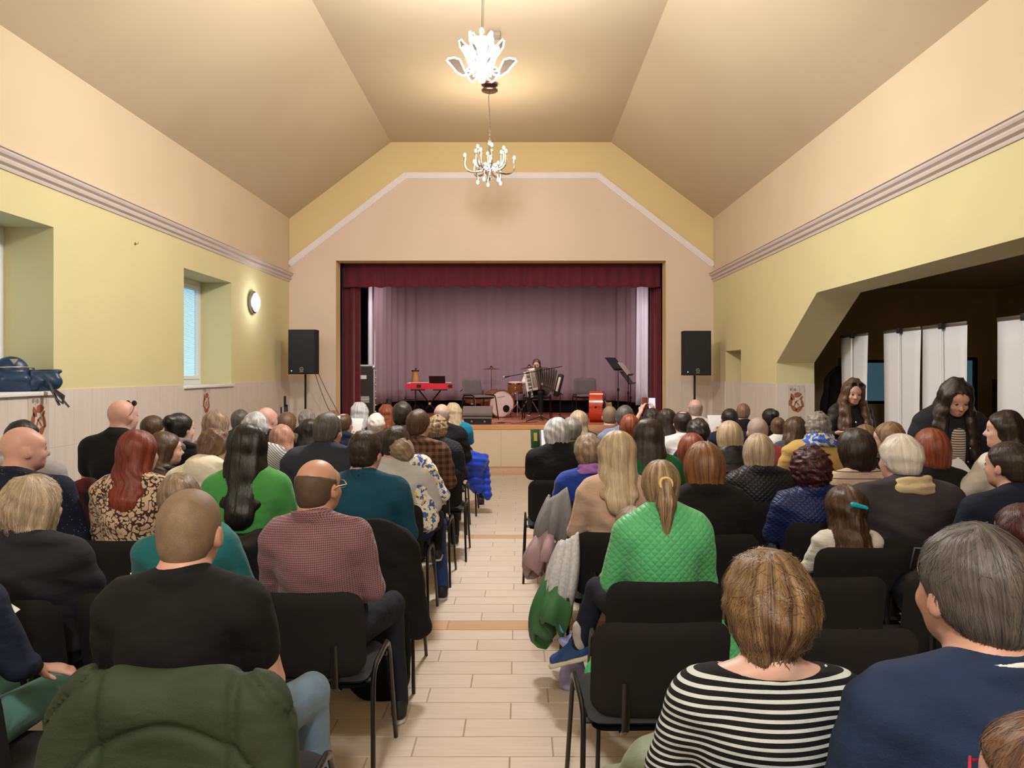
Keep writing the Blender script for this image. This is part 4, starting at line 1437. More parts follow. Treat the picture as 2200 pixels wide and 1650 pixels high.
def hand_prims(w, fdir, palm, side, k=0.012, curl=0.35):
    w = np.array(w, float)
    f = np.array(fdir, float) / np.linalg.norm(fdir)
    p = np.array(palm, float); p = p - f * (p @ f); p /= (np.linalg.norm(p) + 1e-9)
    s = np.cross(f, p) * 1.0
    th = -s * side if False else s * (-1 if side > 0 else 1)
    out = [('hand', Cap(w, w + f * 0.075, 0.030, 0.034, 0.02, u=p, fl=0.42))]
    for i, (o, L) in enumerate(((-0.026, 0.068), (-0.0085, 0.078), (0.009, 0.073), (0.026, 0.058))):
        b = w + f * 0.088 + th * (-o)
        m = b + (f * math.cos(curl) + p * math.sin(curl)) * L * 0.52
        e = m + (f * math.cos(curl * 2.4) + p * math.sin(curl * 2.4)) * L * 0.48
        out.append(('hand', Cap(b - f * 0.02, m, 0.0095, 0.0088, 0.006)))
        out.append(('hand', Cap(m, e, 0.0088, 0.0075, 0.004)))
    b = w + f * 0.025 + th * 0.026
    m = b + (f * 0.6 + th * 0.75 + p * 0.2) * 0.036
    out.append(('hand', Cap(b, m, 0.0125, 0.0105, 0.01)))
    out.append(('hand', Cap(m, m + (f * 0.9 + th * 0.25 + p * 0.25) * 0.032, 0.0105, 0.0085, 0.005)))
    return out


def head_prims(hc=HC, fem=False):
    c = np.array(hc, float)
    def q(x, y_, z): return c + np.array((x, y_, z))
    w = 0.95 if fem else 1.0
    pr = [Ell(q(0, -0.018, 0.028), (0.077 * w, 0.096, 0.090), 0.02),
          Ell(q(0, 0.028, -0.038), (0.061 * w, 0.064, 0.080), 0.03),
          Ell(q(0, 0.058, -0.092), (0.030 * w, 0.028, 0.022), 0.025),
          Ell(q(0, 0.068, 0.035), (0.05, 0.022, 0.03), 0.03)]
    for s in (-1, 1):
        pr.append(Ell(q(s * 0.034, 0.066, -0.028), (0.022, 0.02, 0.02), 0.02))
        pr.append(Ell(q(s * 0.03, 0.096, 0.004), (0.017, 0.012, 0.010), 0.012, sub=True))
        pr.append(Ell(q(s * 0.078 * w, -0.008, -0.012), (0.011, 0.020, 0.033), 0.008, rot=Matrix.Rotation(0.25, 4, 'X') @ Matrix.Rotation(-s * 0.35, 4, 'Z')))
        pr.append(Ell(q(s * 0.092 * w, -0.003, -0.010), (0.006, 0.009, 0.017), 0.005, sub=True))
    pr.append(Cap(q(0, 0.086, 0.008), q(0, 0.106, -0.026), 0.007, 0.0125, 0.012))
    pr.append(Cap(q(-0.012, 0.094, -0.03), q(0.012, 0.094, -0.03), 0.007, 0.007, 0.008))
    pr.append(Cap(q(-0.020, 0.084, -0.058), q(0.020, 0.084, -0.058), 0.006, 0.006, 0.008))
    pr.append(Cap(q(-0.016, 0.083, -0.069), q(0.016, 0.083, -0.069), 0.007, 0.007, 0.008))
    return [('head', p) for p in pr]


def body_prims(build, arms='lap', legs='sit', stand=False, fem=False):
    B = BUILD[build]
    dz = 0.36 if stand else 0.0
    def v(x, y_, z): return np.array((x, y_, z + dz), float)
    sh = B['sh']
    T = [('torso', Ell(v(0, -0.028, 0.92), (B['ch'], B['dp'], 0.185), 0.05)),
         ('torso', Cap(v(-sh * 0.82, -0.03, 1.015), v(sh * 0.82, -0.03, 1.015), 0.066, 0.066, 0.06, u=(0, 1, 0), fl=0.95)),
         ('torso', Ell(v(0, -0.005, 0.73), (B['wa'], B['dp'] * 1.02, 0.19), 0.06)),
         ('torso', Ell(v(0, -0.012, 0.575), (B['hip'], 0.135, 0.11), 0.05))]
    if fem:
        for s in (-1, 1): T.append(('torso', Ell(v(s * 0.065, 0.062, 0.88), (0.062, 0.045, 0.065), 0.06)))
    for s in (-1, 1):
        T.append(('torso', Cap(v(s * 0.02, -0.045, 1.10), v(s * sh * 0.78, -0.035, 1.035), 0.045, 0.05, 0.05)))
    T.append(('neck', Cap(v(0, -0.04, 1.05), v(0, -0.012, 1.19), B['neck'] + 0.004, B['neck'], 0.03)))
    if stand:
        ar = POSES_STAND[arms]
    else: ar = POSES[arms]
    for i, s in enumerate((1, -1)):
        el, wr, fd, pn = ar[i]
        el = (s * el[0] * (sh / 0.19) ** 0.5, el[1], el[2] + dz); wr = (s * wr[0], wr[1], wr[2] + dz)
        fd = (s * fd[0], fd[1], fd[2]); pn = (s * pn[0], pn[1], pn[2])
        a = B['arm']
        T.append(('uparm', Cap(v(s * sh, -0.03, 1.01), el, 0.056 * a, 0.044 * a, 0.035)))
        T.append(('forearm', Cap(el, wr, 0.043 * a, 0.027 * a, 0.012)))
        T += hand_prims(wr, fd, pn, s)
    return T + head_prims(HC + np.array((0, 0, dz)), fem)


def leg_prims(build, legs='sit', stand=False):
    B = BUILD[build]
    L = []
    k = B['arm']
    if stand:
        L.append(('pelvis', Ell((0, -0.01, 0.93), (B['hip'], 0.13, 0.12), 0.05)))
        for s in (-1, 1):
            L.append(('thigh', Cap((s * 0.09, 0, 0.90), (s * 0.10, 0.02, 0.50), 0.090, 0.060, 0.04)))
            L.append(('calf', Cap((s * 0.10, 0.02, 0.50), (s * 0.11, -0.01, 0.09), 0.058, 0.042, 0.03)))
        return L
    L.append(('pelvis', Ell((0, -0.012, 0.575), (B['hip'], 0.14, 0.11), 0.05)))
    for i, s in enumerate((1, -1)):
        kn, an = LEGS[legs][i]
        kn = (s * kn[0], kn[1], kn[2]); an = (s * an[0], an[1], an[2])
        L.append(('thigh', Cap((s * 0.09, 0.03, 0.555), kn, 0.087 * k ** 0.5, 0.063 * k ** 0.5, 0.04)))
        L.append(('calf', Cap(kn, an, 0.060, 0.044, 0.02)))
    return L


def ankle(legs, s, stand=False):
    if stand: return np.array((s * 0.11, -0.01, 0.09))
    an = LEGS[legs][0 if s > 0 else 1][1]
    return np.array((s * an[0], an[1], an[2]))


POSES_STAND = {
    'give': [((0.25, 0.02, 0.76), (0.20, 0.22, 0.70), (-0.3, 0.9, -0.2), (0, 0, -1)), ((0.26, -0.02, 0.76), (0.20, 0.12, 0.60), (-0.2, 0.6, -0.7), (0, 0, 1))],
    'hand': [((0.27, -0.01, 0.76), (0.25, 0.22, 0.83), (-0.6, 0.7, 0.1), (-0.2, -0.4, 0.9)), ((0.24, -0.02, 0.75), (0.2, 0.06, 0.52), (0, 0.3, -0.9), (-1, 0, 0))],
}


def garment(build, arms, stand, fem, kind, h, key):
    """upper garment from the same bones, a little larger, cut at neck and cuffs"""
    g, sl, kn = {'tee': (0.011, 0.55, 0.03), 'long': (0.011, 1.94, 0.03), 'boat': (0.010, 1.75, 0.03), 'shirt': (0.013, 1.95, 0.03), 'jacket': (0.026, 1.97, 0.04),
                 'hoodie': (0.026, 1.97, 0.045), 'puffer': (0.036, 1.97, 0.04), 'dress': (0.012, 1.9, 0.03)}[kind]
    k2 = ('garment', build, arms, stand, fem, kind, h, key)
    if k2 in CACHE: return CACHE[k2]
    dz = 0.36 if stand else 0.0
    pr = []
    for t_, p in body_prims(build, arms, 'sit', stand, fem):
        if t_ == 'torso': q = p.grow(g); pr.append(q)
        elif t_ == 'uparm': pr.append(p.grow(g + 0.004, min(1.0, sl)))
        elif t_ == 'forearm' and sl > 1: pr.append(p.grow(g + 0.002, sl - 1.0))
    if stand: pr.append(Ell((0, -0.01, 0.95), (BUILD[build]['hip'] + g, 0.13 + g, 0.15), 0.05))
    nb = 1.088 + dz
    B = BUILD[build]
    post = []
    if kind == 'puffer':
        def ridges(Fd, X, Y, Z): return Fd + 0.007 * np.cos(2 * PI * (Z + 0.25 * np.abs(X)) / 0.085) * np.clip((1.1 + dz - Z) / 0.1, 0, 1)
        post.append(ridges)
    if kind == 'boat':
        pr.append(Ell((0, -0.02, 1.135 + dz), (0.135, 0.10, 0.062), 0.012, sub=True))
    elif kind in ('tee', 'long', 'dress'):
        pr.append(Ring((0, -0.036, nb + 0.004), B['neck'] + 0.012, 0.009, 0.006, 0.02, tilt=0.30))
    else:
        hz = {'shirt': 0.016, 'jacket': 0.024, 'hoodie': 0.01, 'puffer': 0.032}[kind]
        pr.append(Ring((0, -0.040, nb + 0.020), B['neck'] + 0.020, 0.008 if kind != 'puffer' else 0.015, hz, 0.012, tilt=0.28))
    if kind == 'hoodie':
        pr.append(Ell((0, -0.125, 1.045 + dz), (0.115, 0.055, 0.085), 0.03, rot=Matrix.Rotation(0.25, 4, 'X')))
        for s in (-1, 1): pr.append(Cap((s * 0.07, -0.10, 1.09 + dz), (s * 0.075, 0.03, 1.075 + dz), 0.032, 0.02, 0.03))
    amp = {'tee': 0.0045, 'long': 0.0045, 'boat': 0.003, 'shirt': 0.005, 'jacket': 0.006, 'hoodie': 0.008, 'puffer': 0.003, 'dress': 0.004}[kind]
    post.append(wrinkle(amp, 16, 26, key))
    r = nets(*field(pr, h, chain(*post)))
    CACHE[k2] = r
    return r


# ------------------------------------------------------------------ hair, about the head centre
def hair_prims(style):
    """returns (prims, post) in head coordinates (face towards +y)"""
    cran = lambda t_: [Ell((0, -0.018, 0.028), (0.077 + t_, 0.096 + t_, 0.090 + t_), 0.02)]
    nape = lambda t_: [Ell((0, -0.045, -0.035), (0.063 + t_, 0.062 + t_, 0.06), 0.03)]
    def cut(front, low, lowfront, temple=0.0):
        """front: forehead line y at the top, temple: y at the ears; low: lower end behind, lowfront: lower end near the ears"""
        def post(Fd, X, Y, Z):
            yf = temple + np.clip((Z - 0.0) / 0.075, 0, 1) * (front - temple)
            zl = low + np.clip((Y + 0.06) / 0.09, 0, 1) * (lowfront - low)
            az = np.arctan2(X, -Y)
            jag = (0.006 * np.sin(az * 11 + 1) + 0.004 * np.sin(az * 27 + 2)) * (1.0 if low < -0.1 else 0.5)
            return np.maximum(np.maximum(Fd, Y - yf), zl + jag - Z)
        return post
    def wav(amp, f, seed=0):
        def post(Fd, X, Y, Z):
            w = 0
            for i in range(5):
                d, ph = NZ[(i + seed) % len(NZ)]
                w = w + np.sin(f * (X * d[0] + Y * d[1] + Z * d[2]) + ph + 1.4 * np.sin(f * 0.4 * (Z + X) + i))
            return Fd + amp * w / 2.5
        return post
    def locks(amp, n):
        """grooves running down from the crown"""
        def post(Fd, X, Y, Z):
            az = np.arctan2(X, -(Y + 0.03) + 0.25 * Z)
            pol = np.sqrt(X * X + (Y + 0.03) ** 2 + (Z - 0.06) ** 2)
            return Fd + 0.55 * amp * (np.sin(az * n * 0.43 + 1.3 + 8 * pol) + 0.8 * np.sin(az * n * 0.71 + 2.1 * np.sin(3 * az) + 14 * pol) + 0.7 * np.sin(az * n * 1.37 + 2 * np.sin(5 * az + 9 * pol)) + 0.5 * np.sin(az * n * 2.3 + 20 * pol))
        return post
    S = style
    if S == 'buzz': return cran(0.005) + nape(0.003), cut(0.078, -0.075, 0.0, 0.012)
    if S == 'short': return cran(0.013) + nape(0.007), chain(wav(0.0022, 60), cut(0.085, -0.08, 0.0, 0.02))
    if S == 'crop': return cran(0.010) + nape(0.005), chain(wav(0.0015, 80, 2), cut(0.085, -0.07, 0.005, 0.018))
    if S == 'tousled': return cran(0.018) + nape(0.006) + [Ell((0, -0.05, 0.07), (0.07, 0.06, 0.06), 0.02)], chain(wav(0.0055, 75, 1), cut(0.088, -0.07, 0.0, 0.018))
    if S == 'fringe':      # shaved-crown ring of hair
        def post(Fd, X, Y, Z):
            top = 0.045 + np.clip((Y + 0.02) / 0.08, -1, 1) * (-0.02)
            return np.maximum(Fd, Z - top)
        return cran(0.005) + nape(0.003), chain(post, cut(0.03, -0.075, 0.0, 0.012))
    if S == 'receding':
        def post(Fd, X, Y, Z):
            d = np.sqrt((X / 0.045) ** 2 + ((Y + 0.03) / 0.05) ** 2 + ((Z - 0.125) / 0.03) ** 2) - 1
            return np.maximum(Fd, -d * 0.03)
        return cran(0.010) + nape(0.006), chain(wav(0.0015, 70), post, cut(0.05, -0.08, 0.0, 0.015))
    if S == 'silver': return cran(0.020) + nape(0.010), chain(wav(0.003, 40, 3), cut(0.088, -0.085, -0.01, 0.02))
    if S == 'volume':      # short layered women's cut
        return cran(0.026) + [Ell((0, -0.045, 0.015), (0.100, 0.088, 0.092), 0.03), Ell((0, -0.05, -0.055), (0.068, 0.055, 0.06), 0.03), Ell((0, -0.058, -0.095), (0.045, 0.03, 0.03), 0.03)], chain(locks(0.004, 13), wav(0.0055, 42, 2), cut(0.095, -0.125, -0.035, 0.04))
    if S == 'curly': return cran(0.030) + [Ell((0, -0.05, -0.01), (0.098, 0.09, 0.10), 0.03)], chain(wav(0.0075, 95, 4), cut(0.095, -0.105, -0.05, 0.04))
    if S == 'bob':
        return cran(0.024) + [Ell((0, -0.03, -0.025), (0.104, 0.10, 0.115), 0.04), Ell((0, -0.055, -0.085), (0.09, 0.07, 0.05), 0.03)], chain(locks(0.0028, 19), cut(0.095, -0.135, -0.135, 0.045))
    if S == 'bobwave':
        return cran(0.026) + [Ell((0, -0.03, -0.03), (0.11, 0.10, 0.12), 0.04), Ell((0.0, -0.05, -0.10), (0.105, 0.075, 0.06), 0.03)], chain(locks(0.005, 13), wav(0.006, 38, 1), cut(0.095, -0.165, -0.16, 0.045))
    def curtain(L, w, dp=0.55, side=0.085):
        ye = -0.165 if L > 0.2 else -0.125
        out = cran(0.016) + [Cap((0, -0.045, 0.02), (0, -0.085, -0.12), w, w * 0.95, 0.05, u=(0, 1, 0), fl=dp),
                             Cap((0, -0.085, -0.12), (0, ye, -L), w * 0.95, w * 0.8, 0.05, u=(0, 1, 0), fl=dp * 0.8)]
        for s in (-1, 1):
            out.append(Cap((s * 0.066, 0.0, 0.03), (s * side, -0.05, -0.14), 0.03, 0.028, 0.035))
            if L > 0.2: out.append(Cap((s * side, -0.05, -0.14), (s * side, -0.13, -L * 0.85), 0.028, 0.024, 0.035))
        return out
    if S == 'long': return curtain(0.24, 0.098), chain(locks(0.003, 21), wav(0.003, 30, 1), cut(0.085, -0.5, -0.5, 0.035))
    if S == 'vlong': return curtain(0.34, 0.108, 0.55, 0.095), chain(locks(0.003, 23), wav(0.0022, 26, 3), cut(0.085, -0.6, -0.6, 0.035))
    if S == 'mid': return curtain(0.15, 0.098), chain(locks(0.003, 19), wav(0.003, 34, 2), cut(0.085, -0.5, -0.5, 0.035))
    if S == 'wavy': return curtain(0.18, 0.11, 0.62, 0.09), chain(locks(0.004, 13), wav(0.005, 42, 5), cut(0.088, -0.5, -0.5, 0.035))
    if S == 'front_long':  # seen from the front: hair falling before both shoulders
        out = curtain(0.30, 0.11)
        for s in (-1, 1):
            out.append(Cap((s * 0.074, 0.03, 0.03), (s * 0.088, 0.05, -0.12), 0.026, 0.036, 0.03))
            out.append(Cap((s * 0.088, 0.05, -0.12), (s * 0.118, 0.125, -0.40), 0.040, 0.034, 0.03))
            out.append(Cap((s * 0.10, 0.0, -0.10), (s * 0.165, 0.06, -0.36), 0.045, 0.03, 0.03))
        def face_cut(Fd, X, Y, Z):
            d = np.sqrt((X / (0.060 + 0.08 * np.clip(-Z - 0.10, 0, 0.2))) ** 2 + ((Z + 0.035) / 0.115) ** 2) - 1
            fc = np.minimum(-d * 0.05, Y - 0.005)
            neck_ = np.minimum(np.minimum(0.05 - np.abs(X), Y + 0.0), -Z)
            return np.maximum(np.maximum(Fd, fc), neck_)
        return out, chain(locks(0.004, 15), wav(0.006, 34, 4), face_cut)
    if S == 'pony':
        return cran(0.012) + nape(0.006) + [Ell((0, -0.118, 0.035), (0.022, 0.02, 0.022), 0.015), Cap((0, -0.13, 0.035), (0, -0.142, -0.04), 0.026, 0.040, 0.015), Cap((0, -0.142, -0.04), (0, -0.130, -0.20), 0.040, 0.018, 0.02)], chain(locks(0.0025, 21), wav(0.002, 40), cut(0.085, -0.30, -0.0, 0.018))
    if S == 'bun':
        return cran(0.012) + nape(0.008) + [Ell((0, -0.105, 0.06), (0.052, 0.048, 0.052), 0.012)], chain(wav(0.0025, 45), cut(0.085, -0.085, -0.005, 0.02))
    if S == 'clip':        # long hair half gathered at the crown
        return curtain(0.27, 0.080, 0.6, 0.075) + [Cap((0, -0.10, 0.05), (0, -0.125, -0.16), 0.025, 0.035, 0.03)], chain(locks(0.003, 21), wav(0.004, 30, 2), cut(0.085, -0.6, -0.6, 0.035))
    raise KeyError(S)


def sstep(a, b, x):
    t = np.clip((x - a) / (b - a), 0, 1)
    return t * t * (3 - 2 * t)


def rot2(p, q, a): return p * np.cos(a) - q * np.sin(a), p * np.sin(a) + q * np.cos(a)


class Warp:
    """turns, leans and scales rest-pose vertices into one person's pose"""
    def __init__(s, Zt, yaw=0, pitch=0, roll=0, lean=0, side=0, g=1.0, wx=None, stand=False, torso_yaw=0.0, seat=0.46):
        s.yaw, s.pitch, s.roll, s.lean, s.side, s.g, s.dz, s.stand, s.ty = yaw, pitch, roll, lean, side, g, 0.36 if stand else 0.0, stand, torso_yaw
        s.seat = seat
        if stand: s.s = (Zt - 0.225 * g) / 1.48
        else: s.s = (Zt - 0.46 - 0.225 * g) / 0.66
        s.hf = g / s.s
        s.wx = (wx or 1.0) * (0.55 + 0.45 * s.s) / s.s

    def __call__(s, V, hair=False):
        x, y_, z = V[:, 0].copy(), V[:, 1].copy(), V[:, 2].copy()
        zr = z - s.dz
        r = np.sqrt(x * x + (y_ - 0.0) ** 2)
        m = np.clip(sstep(1.075, 1.15, zr) * (1 - sstep(0.19, 0.25, r)), 0, 1)
        hm = m
        pz = 1.12 + s.dz
        sm = np.ones_like(hm) if hair else hm
        f = 1 + (s.hf - 1) * sm
        x, y_, z = x * f, (y_ + 0.01) * f - 0.01, pz + (z - pz) * f
        if s.pitch:
            dy, d_z = rot2(y_ + 0.01, z - pz, s.pitch * hm); y_, z = dy - 0.01, pz + d_z
        if s.roll:
            dx, d_z = rot2(x, z - pz, s.roll * hm); x, z = dx, pz + d_z
        if s.yaw:
            dx, dy = rot2(x, y_ + 0.01, s.yaw * hm); x, y_ = dx, dy - 0.01
        x = x * (1 + (s.wx - 1) * (1 - sm))
        if s.ty:
            t_ = sstep(0.6, 0.9, zr)
            x, y_ = rot2(x, y_, s.ty * t_)
        z0 = 0.55 + s.dz
        t_ = sstep(0.56, 0.86, zr)
        if s.lean:
            dy, d_z = rot2(y_, z - z0, s.lean * t_); y_, z = dy, z0 + d_z
        if s.side:
            dx, d_z = rot2(x, z - z0, s.side * t_); x, z = dx, z0 + d_z
        k = s.s
        if s.stand: return np.stack([x * k, y_ * k, z * k], 1)
        b = 0.46
        kl = min(k, 1.0)
        zz = np.where(z > b, s.seat + (z - b) * k, s.seat - (b - z) * (kl if kl < 0.82 else s.seat / b))
        return np.stack([x * k, y_ * (0.5 + 0.5 * k), zz], 1)

    def pt(s, p): return s(np.array([p], float))[0]


# ------------------------------------------------------------------ materials for people
def skin(name, rgb):
    if name in MATS: return MATS[name]
    m, nt, b = _new(name)
    v = _coord(nt, 'rest')
    f = _noise(nt, v, 14.0, 3)
    c = _mix(nt, f, lin(dark(rgb, 0.93)), lin((min(255, rgb[0] * 1.05), rgb[1] * 0.98, rgb[2] * 0.97)))
    nt.links.new(c, b.inputs['Base Color'])
    b.inputs['Roughness'].default_value = 0.48
    b.inputs['Specular IOR Level'].default_value = 0.4
    MATS[name] = m
    return m


SKIN = {'pale': skin('skin_pale', (212, 178, 164)), 'pink': skin('skin_pink', (204, 164, 150)), 'tan': skin('skin_tan', (190, 150, 130)), 'warm': skin('skin_warm', (202, 162, 144))}


def hairmat(name, c1, c2, rough=0.42, strand=1.0):
    k = 'hair_' + name
    if k in MATS: return MATS[k]
    m, nt, b = _new(k)
    v = _coord(nt, 'strand')
    fine = 0.0 if 'stubble' in name else 1.0
    f1 = _noise(nt, v, 5.0 * strand, 2.0, 0.5)
    f2 = _noise(nt, v, 30.0 * strand, 3.0, 0.65)
    if not fine:
        rv = _coord(nt, 'rest')
        f1 = _noise(nt, rv, 18.0, 2.0); f2 = _noise(nt, rv, 500.0, 2.0)
    f = _math(nt, 'ADD', _math(nt, 'MULTIPLY', f1, 0.4), _math(nt, 'MULTIPLY', f2, 0.6))
    r = _n(nt, 'ShaderNodeValToRGB')
    r.color_ramp.elements[0].position = 0.36; r.color_ramp.elements[0].color = lin(c1)
    r.color_ramp.elements[1].position = 0.64; r.color_ramp.elements[1].color = lin(c2)
    nt.links.new(f, r.inputs[0])
    nt.links.new(r.outputs[0], b.inputs['Base Color'])
    b.inputs['Roughness'].default_value = rough
    b.inputs['Specular IOR Level'].default_value = 0.45
    _bump(nt, b, f2, 0.45 if fine else 0.2, 0.004)
    MATS[k] = m
    return m


HAIR = {'black': hairmat('black', (12, 11, 12), (30, 27, 27), 0.35), 'dark': hairmat('dark_brown', (26, 19, 17), (54, 40, 34), 0.4), 'brown': hairmat('brown', (52, 36, 26), (92, 66, 48)),
        'chestnut': hairmat('chestnut', (78, 56, 40), (124, 94, 70)), 'copper': hairmat('copper', (96, 40, 24), (162, 84, 48)), 'red': hairmat('red', (92, 34, 26), (146, 62, 46)),
        'burgundy': hairmat('burgundy', (40, 14, 20), (76, 28, 36)), 'gold': hairmat('golden_brown', (92, 72, 50), (160, 130, 94)), 'blond': hairmat('blond', (156, 136, 108), (212, 194, 164)),
        'sand': hairmat('sand', (116, 98, 78), (170, 148, 122)), 'ash': hairmat('ash_blond', (140, 122, 98), (202, 186, 158)), 'grey': hairmat('grey', (96, 92, 90), (166, 160, 154)),
        'dgrey': hairmat('dark_grey', (52, 50, 52), (104, 98, 96)), 'silver': hairmat('silver', (150, 150, 156), (216, 216, 220)), 'white': hairmat('white', (196, 190, 180), (236, 232, 224)),
        'pinkish': hairmat('rose_blond', (158, 110, 92), (206, 160, 140)), 'stub_b': hairmat('stubble_blond', (104, 86, 66), (136, 114, 90), 0.6), 'stub_d': hairmat('stubble_dark', (64, 50, 42), (92, 74, 62), 0.6),
        'stub_g': hairmat('stubble_grey', (138, 122, 116), (172, 152, 144), 0.6), 'ginger': hairmat('ginger', (92, 60, 38), (160, 110, 68)), 'goldd': hairmat('dark_gold', (62, 47, 32), (154, 124, 84)), 'streak': hairmat('streaked_blond', (80, 62, 46), (200, 172, 130))}


def fabric(name, rgb, pat=None, rgb2=None, sc=1.0, rough=0.85, sheen=0.15, bump=0.55):
    if name in MATS: return MATS[name]
    m, nt, b = _new(name)
    v = _coord(nt, 'rest')
    sp = _n(nt, 'ShaderNodeSeparateXYZ'); nt.links.new(v, sp.inputs[0])
    X, Y, Z = sp.outputs
    base = _mix(nt, _noise(nt, v, 10.0, 3), lin(dark(rgb, 0.9)), lin(dark(rgb, 1.08)))
    mpw = _n(nt, 'ShaderNodeMapping'); mpw.inputs['Scale'].default_value = (1.0, 1.0, 1.9); mpw.inputs['Rotation'].default_value = (0, 0.5, 0)
    nt.links.new(v, mpw.inputs[0])
    hgt = _math(nt, 'ADD', _math(nt, 'MULTIPLY', _noise(nt, v, 260.0, 2), 0.10), _noise(nt, mpw.outputs[0], 9.0, 2.0, 0.45))
    c2 = lin(rgb2) if rgb2 else None
    if pat == 'stripe':
        f = _math(nt, 'LESS_THAN', _math(nt, 'FRACT', _math(nt, 'ADD', _math(nt, 'MULTIPLY', Z, 1 / (0.034 * sc)), 0.35)), 0.40)
        base = _mix(nt, f, base, c2)
    elif pat == 'pinstripe':
        f = _math(nt, 'LESS_THAN', _math(nt, 'FRACT', _math(nt, 'MULTIPLY', Z, 1 / (0.05 * sc))), 0.10)
        base = _mix(nt, f, base, c2)
    elif pat == 'diag':
        f = _math(nt, 'LESS_THAN', _math(nt, 'FRACT', _math(nt, 'MULTIPLY', _math(nt, 'ADD', X, Z), 1 / (0.02 * sc))), 0.45)
        base = _mix(nt, f, base, c2)
    elif pat == 'check':
        a = _math(nt, 'LESS_THAN', _math(nt, 'FRACT', _math(nt, 'MULTIPLY', X, 1 / (0.0125 * sc))), 0.22)
        c = _math(nt, 'LESS_THAN', _math(nt, 'FRACT', _math(nt, 'MULTIPLY', Z, 1 / (0.0125 * sc))), 0.22)
        base = _mix(nt, _math(nt, 'MAXIMUM', a, c), base, c2)
    elif pat == 'plaid':
        a = _math(nt, 'LESS_THAN', _math(nt, 'FRACT', _math(nt, 'MULTIPLY', X, 1 / (0.05 * sc))), 0.5)
        c = _math(nt, 'LESS_THAN', _math(nt, 'FRACT', _math(nt, 'MULTIPLY', Z, 1 / (0.05 * sc))), 0.5)
        base = _mix(nt, _math(nt, 'MULTIPLY', _math(nt, 'ADD', a, c), 0.5), base, c2)
    elif pat == 'leopard':
        f = _noise(nt, v, 40.0, 1.2, 0.4)
        g_ = _math(nt, 'LESS_THAN', _math(nt, 'ABSOLUTE', _math(nt, 'SUBTRACT', f, 0.5)), 0.06)
        base = _mix(nt, g_, base, c2)
    elif pat == 'dots':
        vo = _n(nt, 'ShaderNodeTexVoronoi'); vo.inputs['Scale'].default_value = 55.0
        nt.links.new(v, vo.inputs['Vector'])
        base = _mix(nt, _math(nt, 'LESS_THAN', vo.outputs[0], 0.13), base, c2)
    elif pat == 'floral':
        f = _noise(nt, v, 26.0, 2.0, 0.5)
        base = _mix(nt, _math(nt, 'GREATER_THAN', f, 0.54), base, c2)
        f2 = _noise(nt, v, 33.0, 1.0)
        base = _mix(nt, _math(nt, 'GREATER_THAN', f2, 0.62), base, lin((228, 192, 60)))
    elif pat == 'quilt':
        k = 1 / (0.045 * sc)
        d1 = _math(nt, 'ABSOLUTE', _math(nt, 'SUBTRACT', _math(nt, 'FRACT', _math(nt, 'MULTIPLY', _math(nt, 'ADD', X, Z), k)), 0.5))
        d2 = _math(nt, 'ABSOLUTE', _math(nt, 'SUBTRACT', _math(nt, 'FRACT', _math(nt, 'MULTIPLY', _math(nt, 'SUBTRACT', X, Z), k)), 0.5))
        q = _math(nt, 'SMOOTH_MIN', _math(nt, 'SUBTRACT', 0.5, d1), _math(nt, 'SUBTRACT', 0.5, d2), 0.2)
        hgt = _math(nt, 'POWER', _math(nt, 'MAXIMUM', q, 0.0), 0.5)
        bump = 0.5
    nt.links.new(base, b.inputs['Base Color'])
    b.inputs['Roughness'].default_value = rough
    b.inputs['Specular IOR Level'].default_value = 0.3
    b.inputs['Sheen Weight'].default_value = sheen if sum(rgb) > 200 else 0.0
    _bump(nt, b, hgt, bump, 0.010 if pat == 'quilt' else 0.022)
    MATS[name] = m
    return m


m_eye = plain('eye_white', (186, 172, 162), 0.35, var=0.0)
m_iris = plain('eye_iris', (40, 26, 20), 0.2, var=0.0)
m_lip = plain('lip', (176, 84, 76), 0.45, var=0.05)
m_brow = plain('eyebrow', (44, 30, 24), 0.7, var=0.0)
m_trs = {'navy': fabric('trouser_navy', (22, 26, 42)), 'black': fabric('trouser_black', (18, 18, 20)), 'jeans': fabric('trouser_jeans', (98, 122, 148), 'floral', (88, 110, 136)) if False else fabric('trouser_jeans', (104, 128, 152)),
         'denim': fabric('trouser_denim', (36, 56, 104)), 'teal': fabric('trouser_teal', (96, 150, 148)), 'grey': fabric('trouser_grey', (72, 70, 74))}
m_shoe = plain('shoe_dark', (26, 28, 36), 0.6)
m_sole = plain('shoe_sole', (196, 190, 176), 0.6)


def strands(V, hc):
    """direction round the crown: keeps the grain running down the head"""
    d = V - (np.array(hc) + np.array((0, -0.03, 0.06)))
    az = np.arctan2(d[:, 0], -d[:, 1] + 0.2 * d[:, 2])
    pol = np.linalg.norm(d, axis=1)
    return np.stack([np.cos(az), np.sin(az), pol * 0.55], 1)


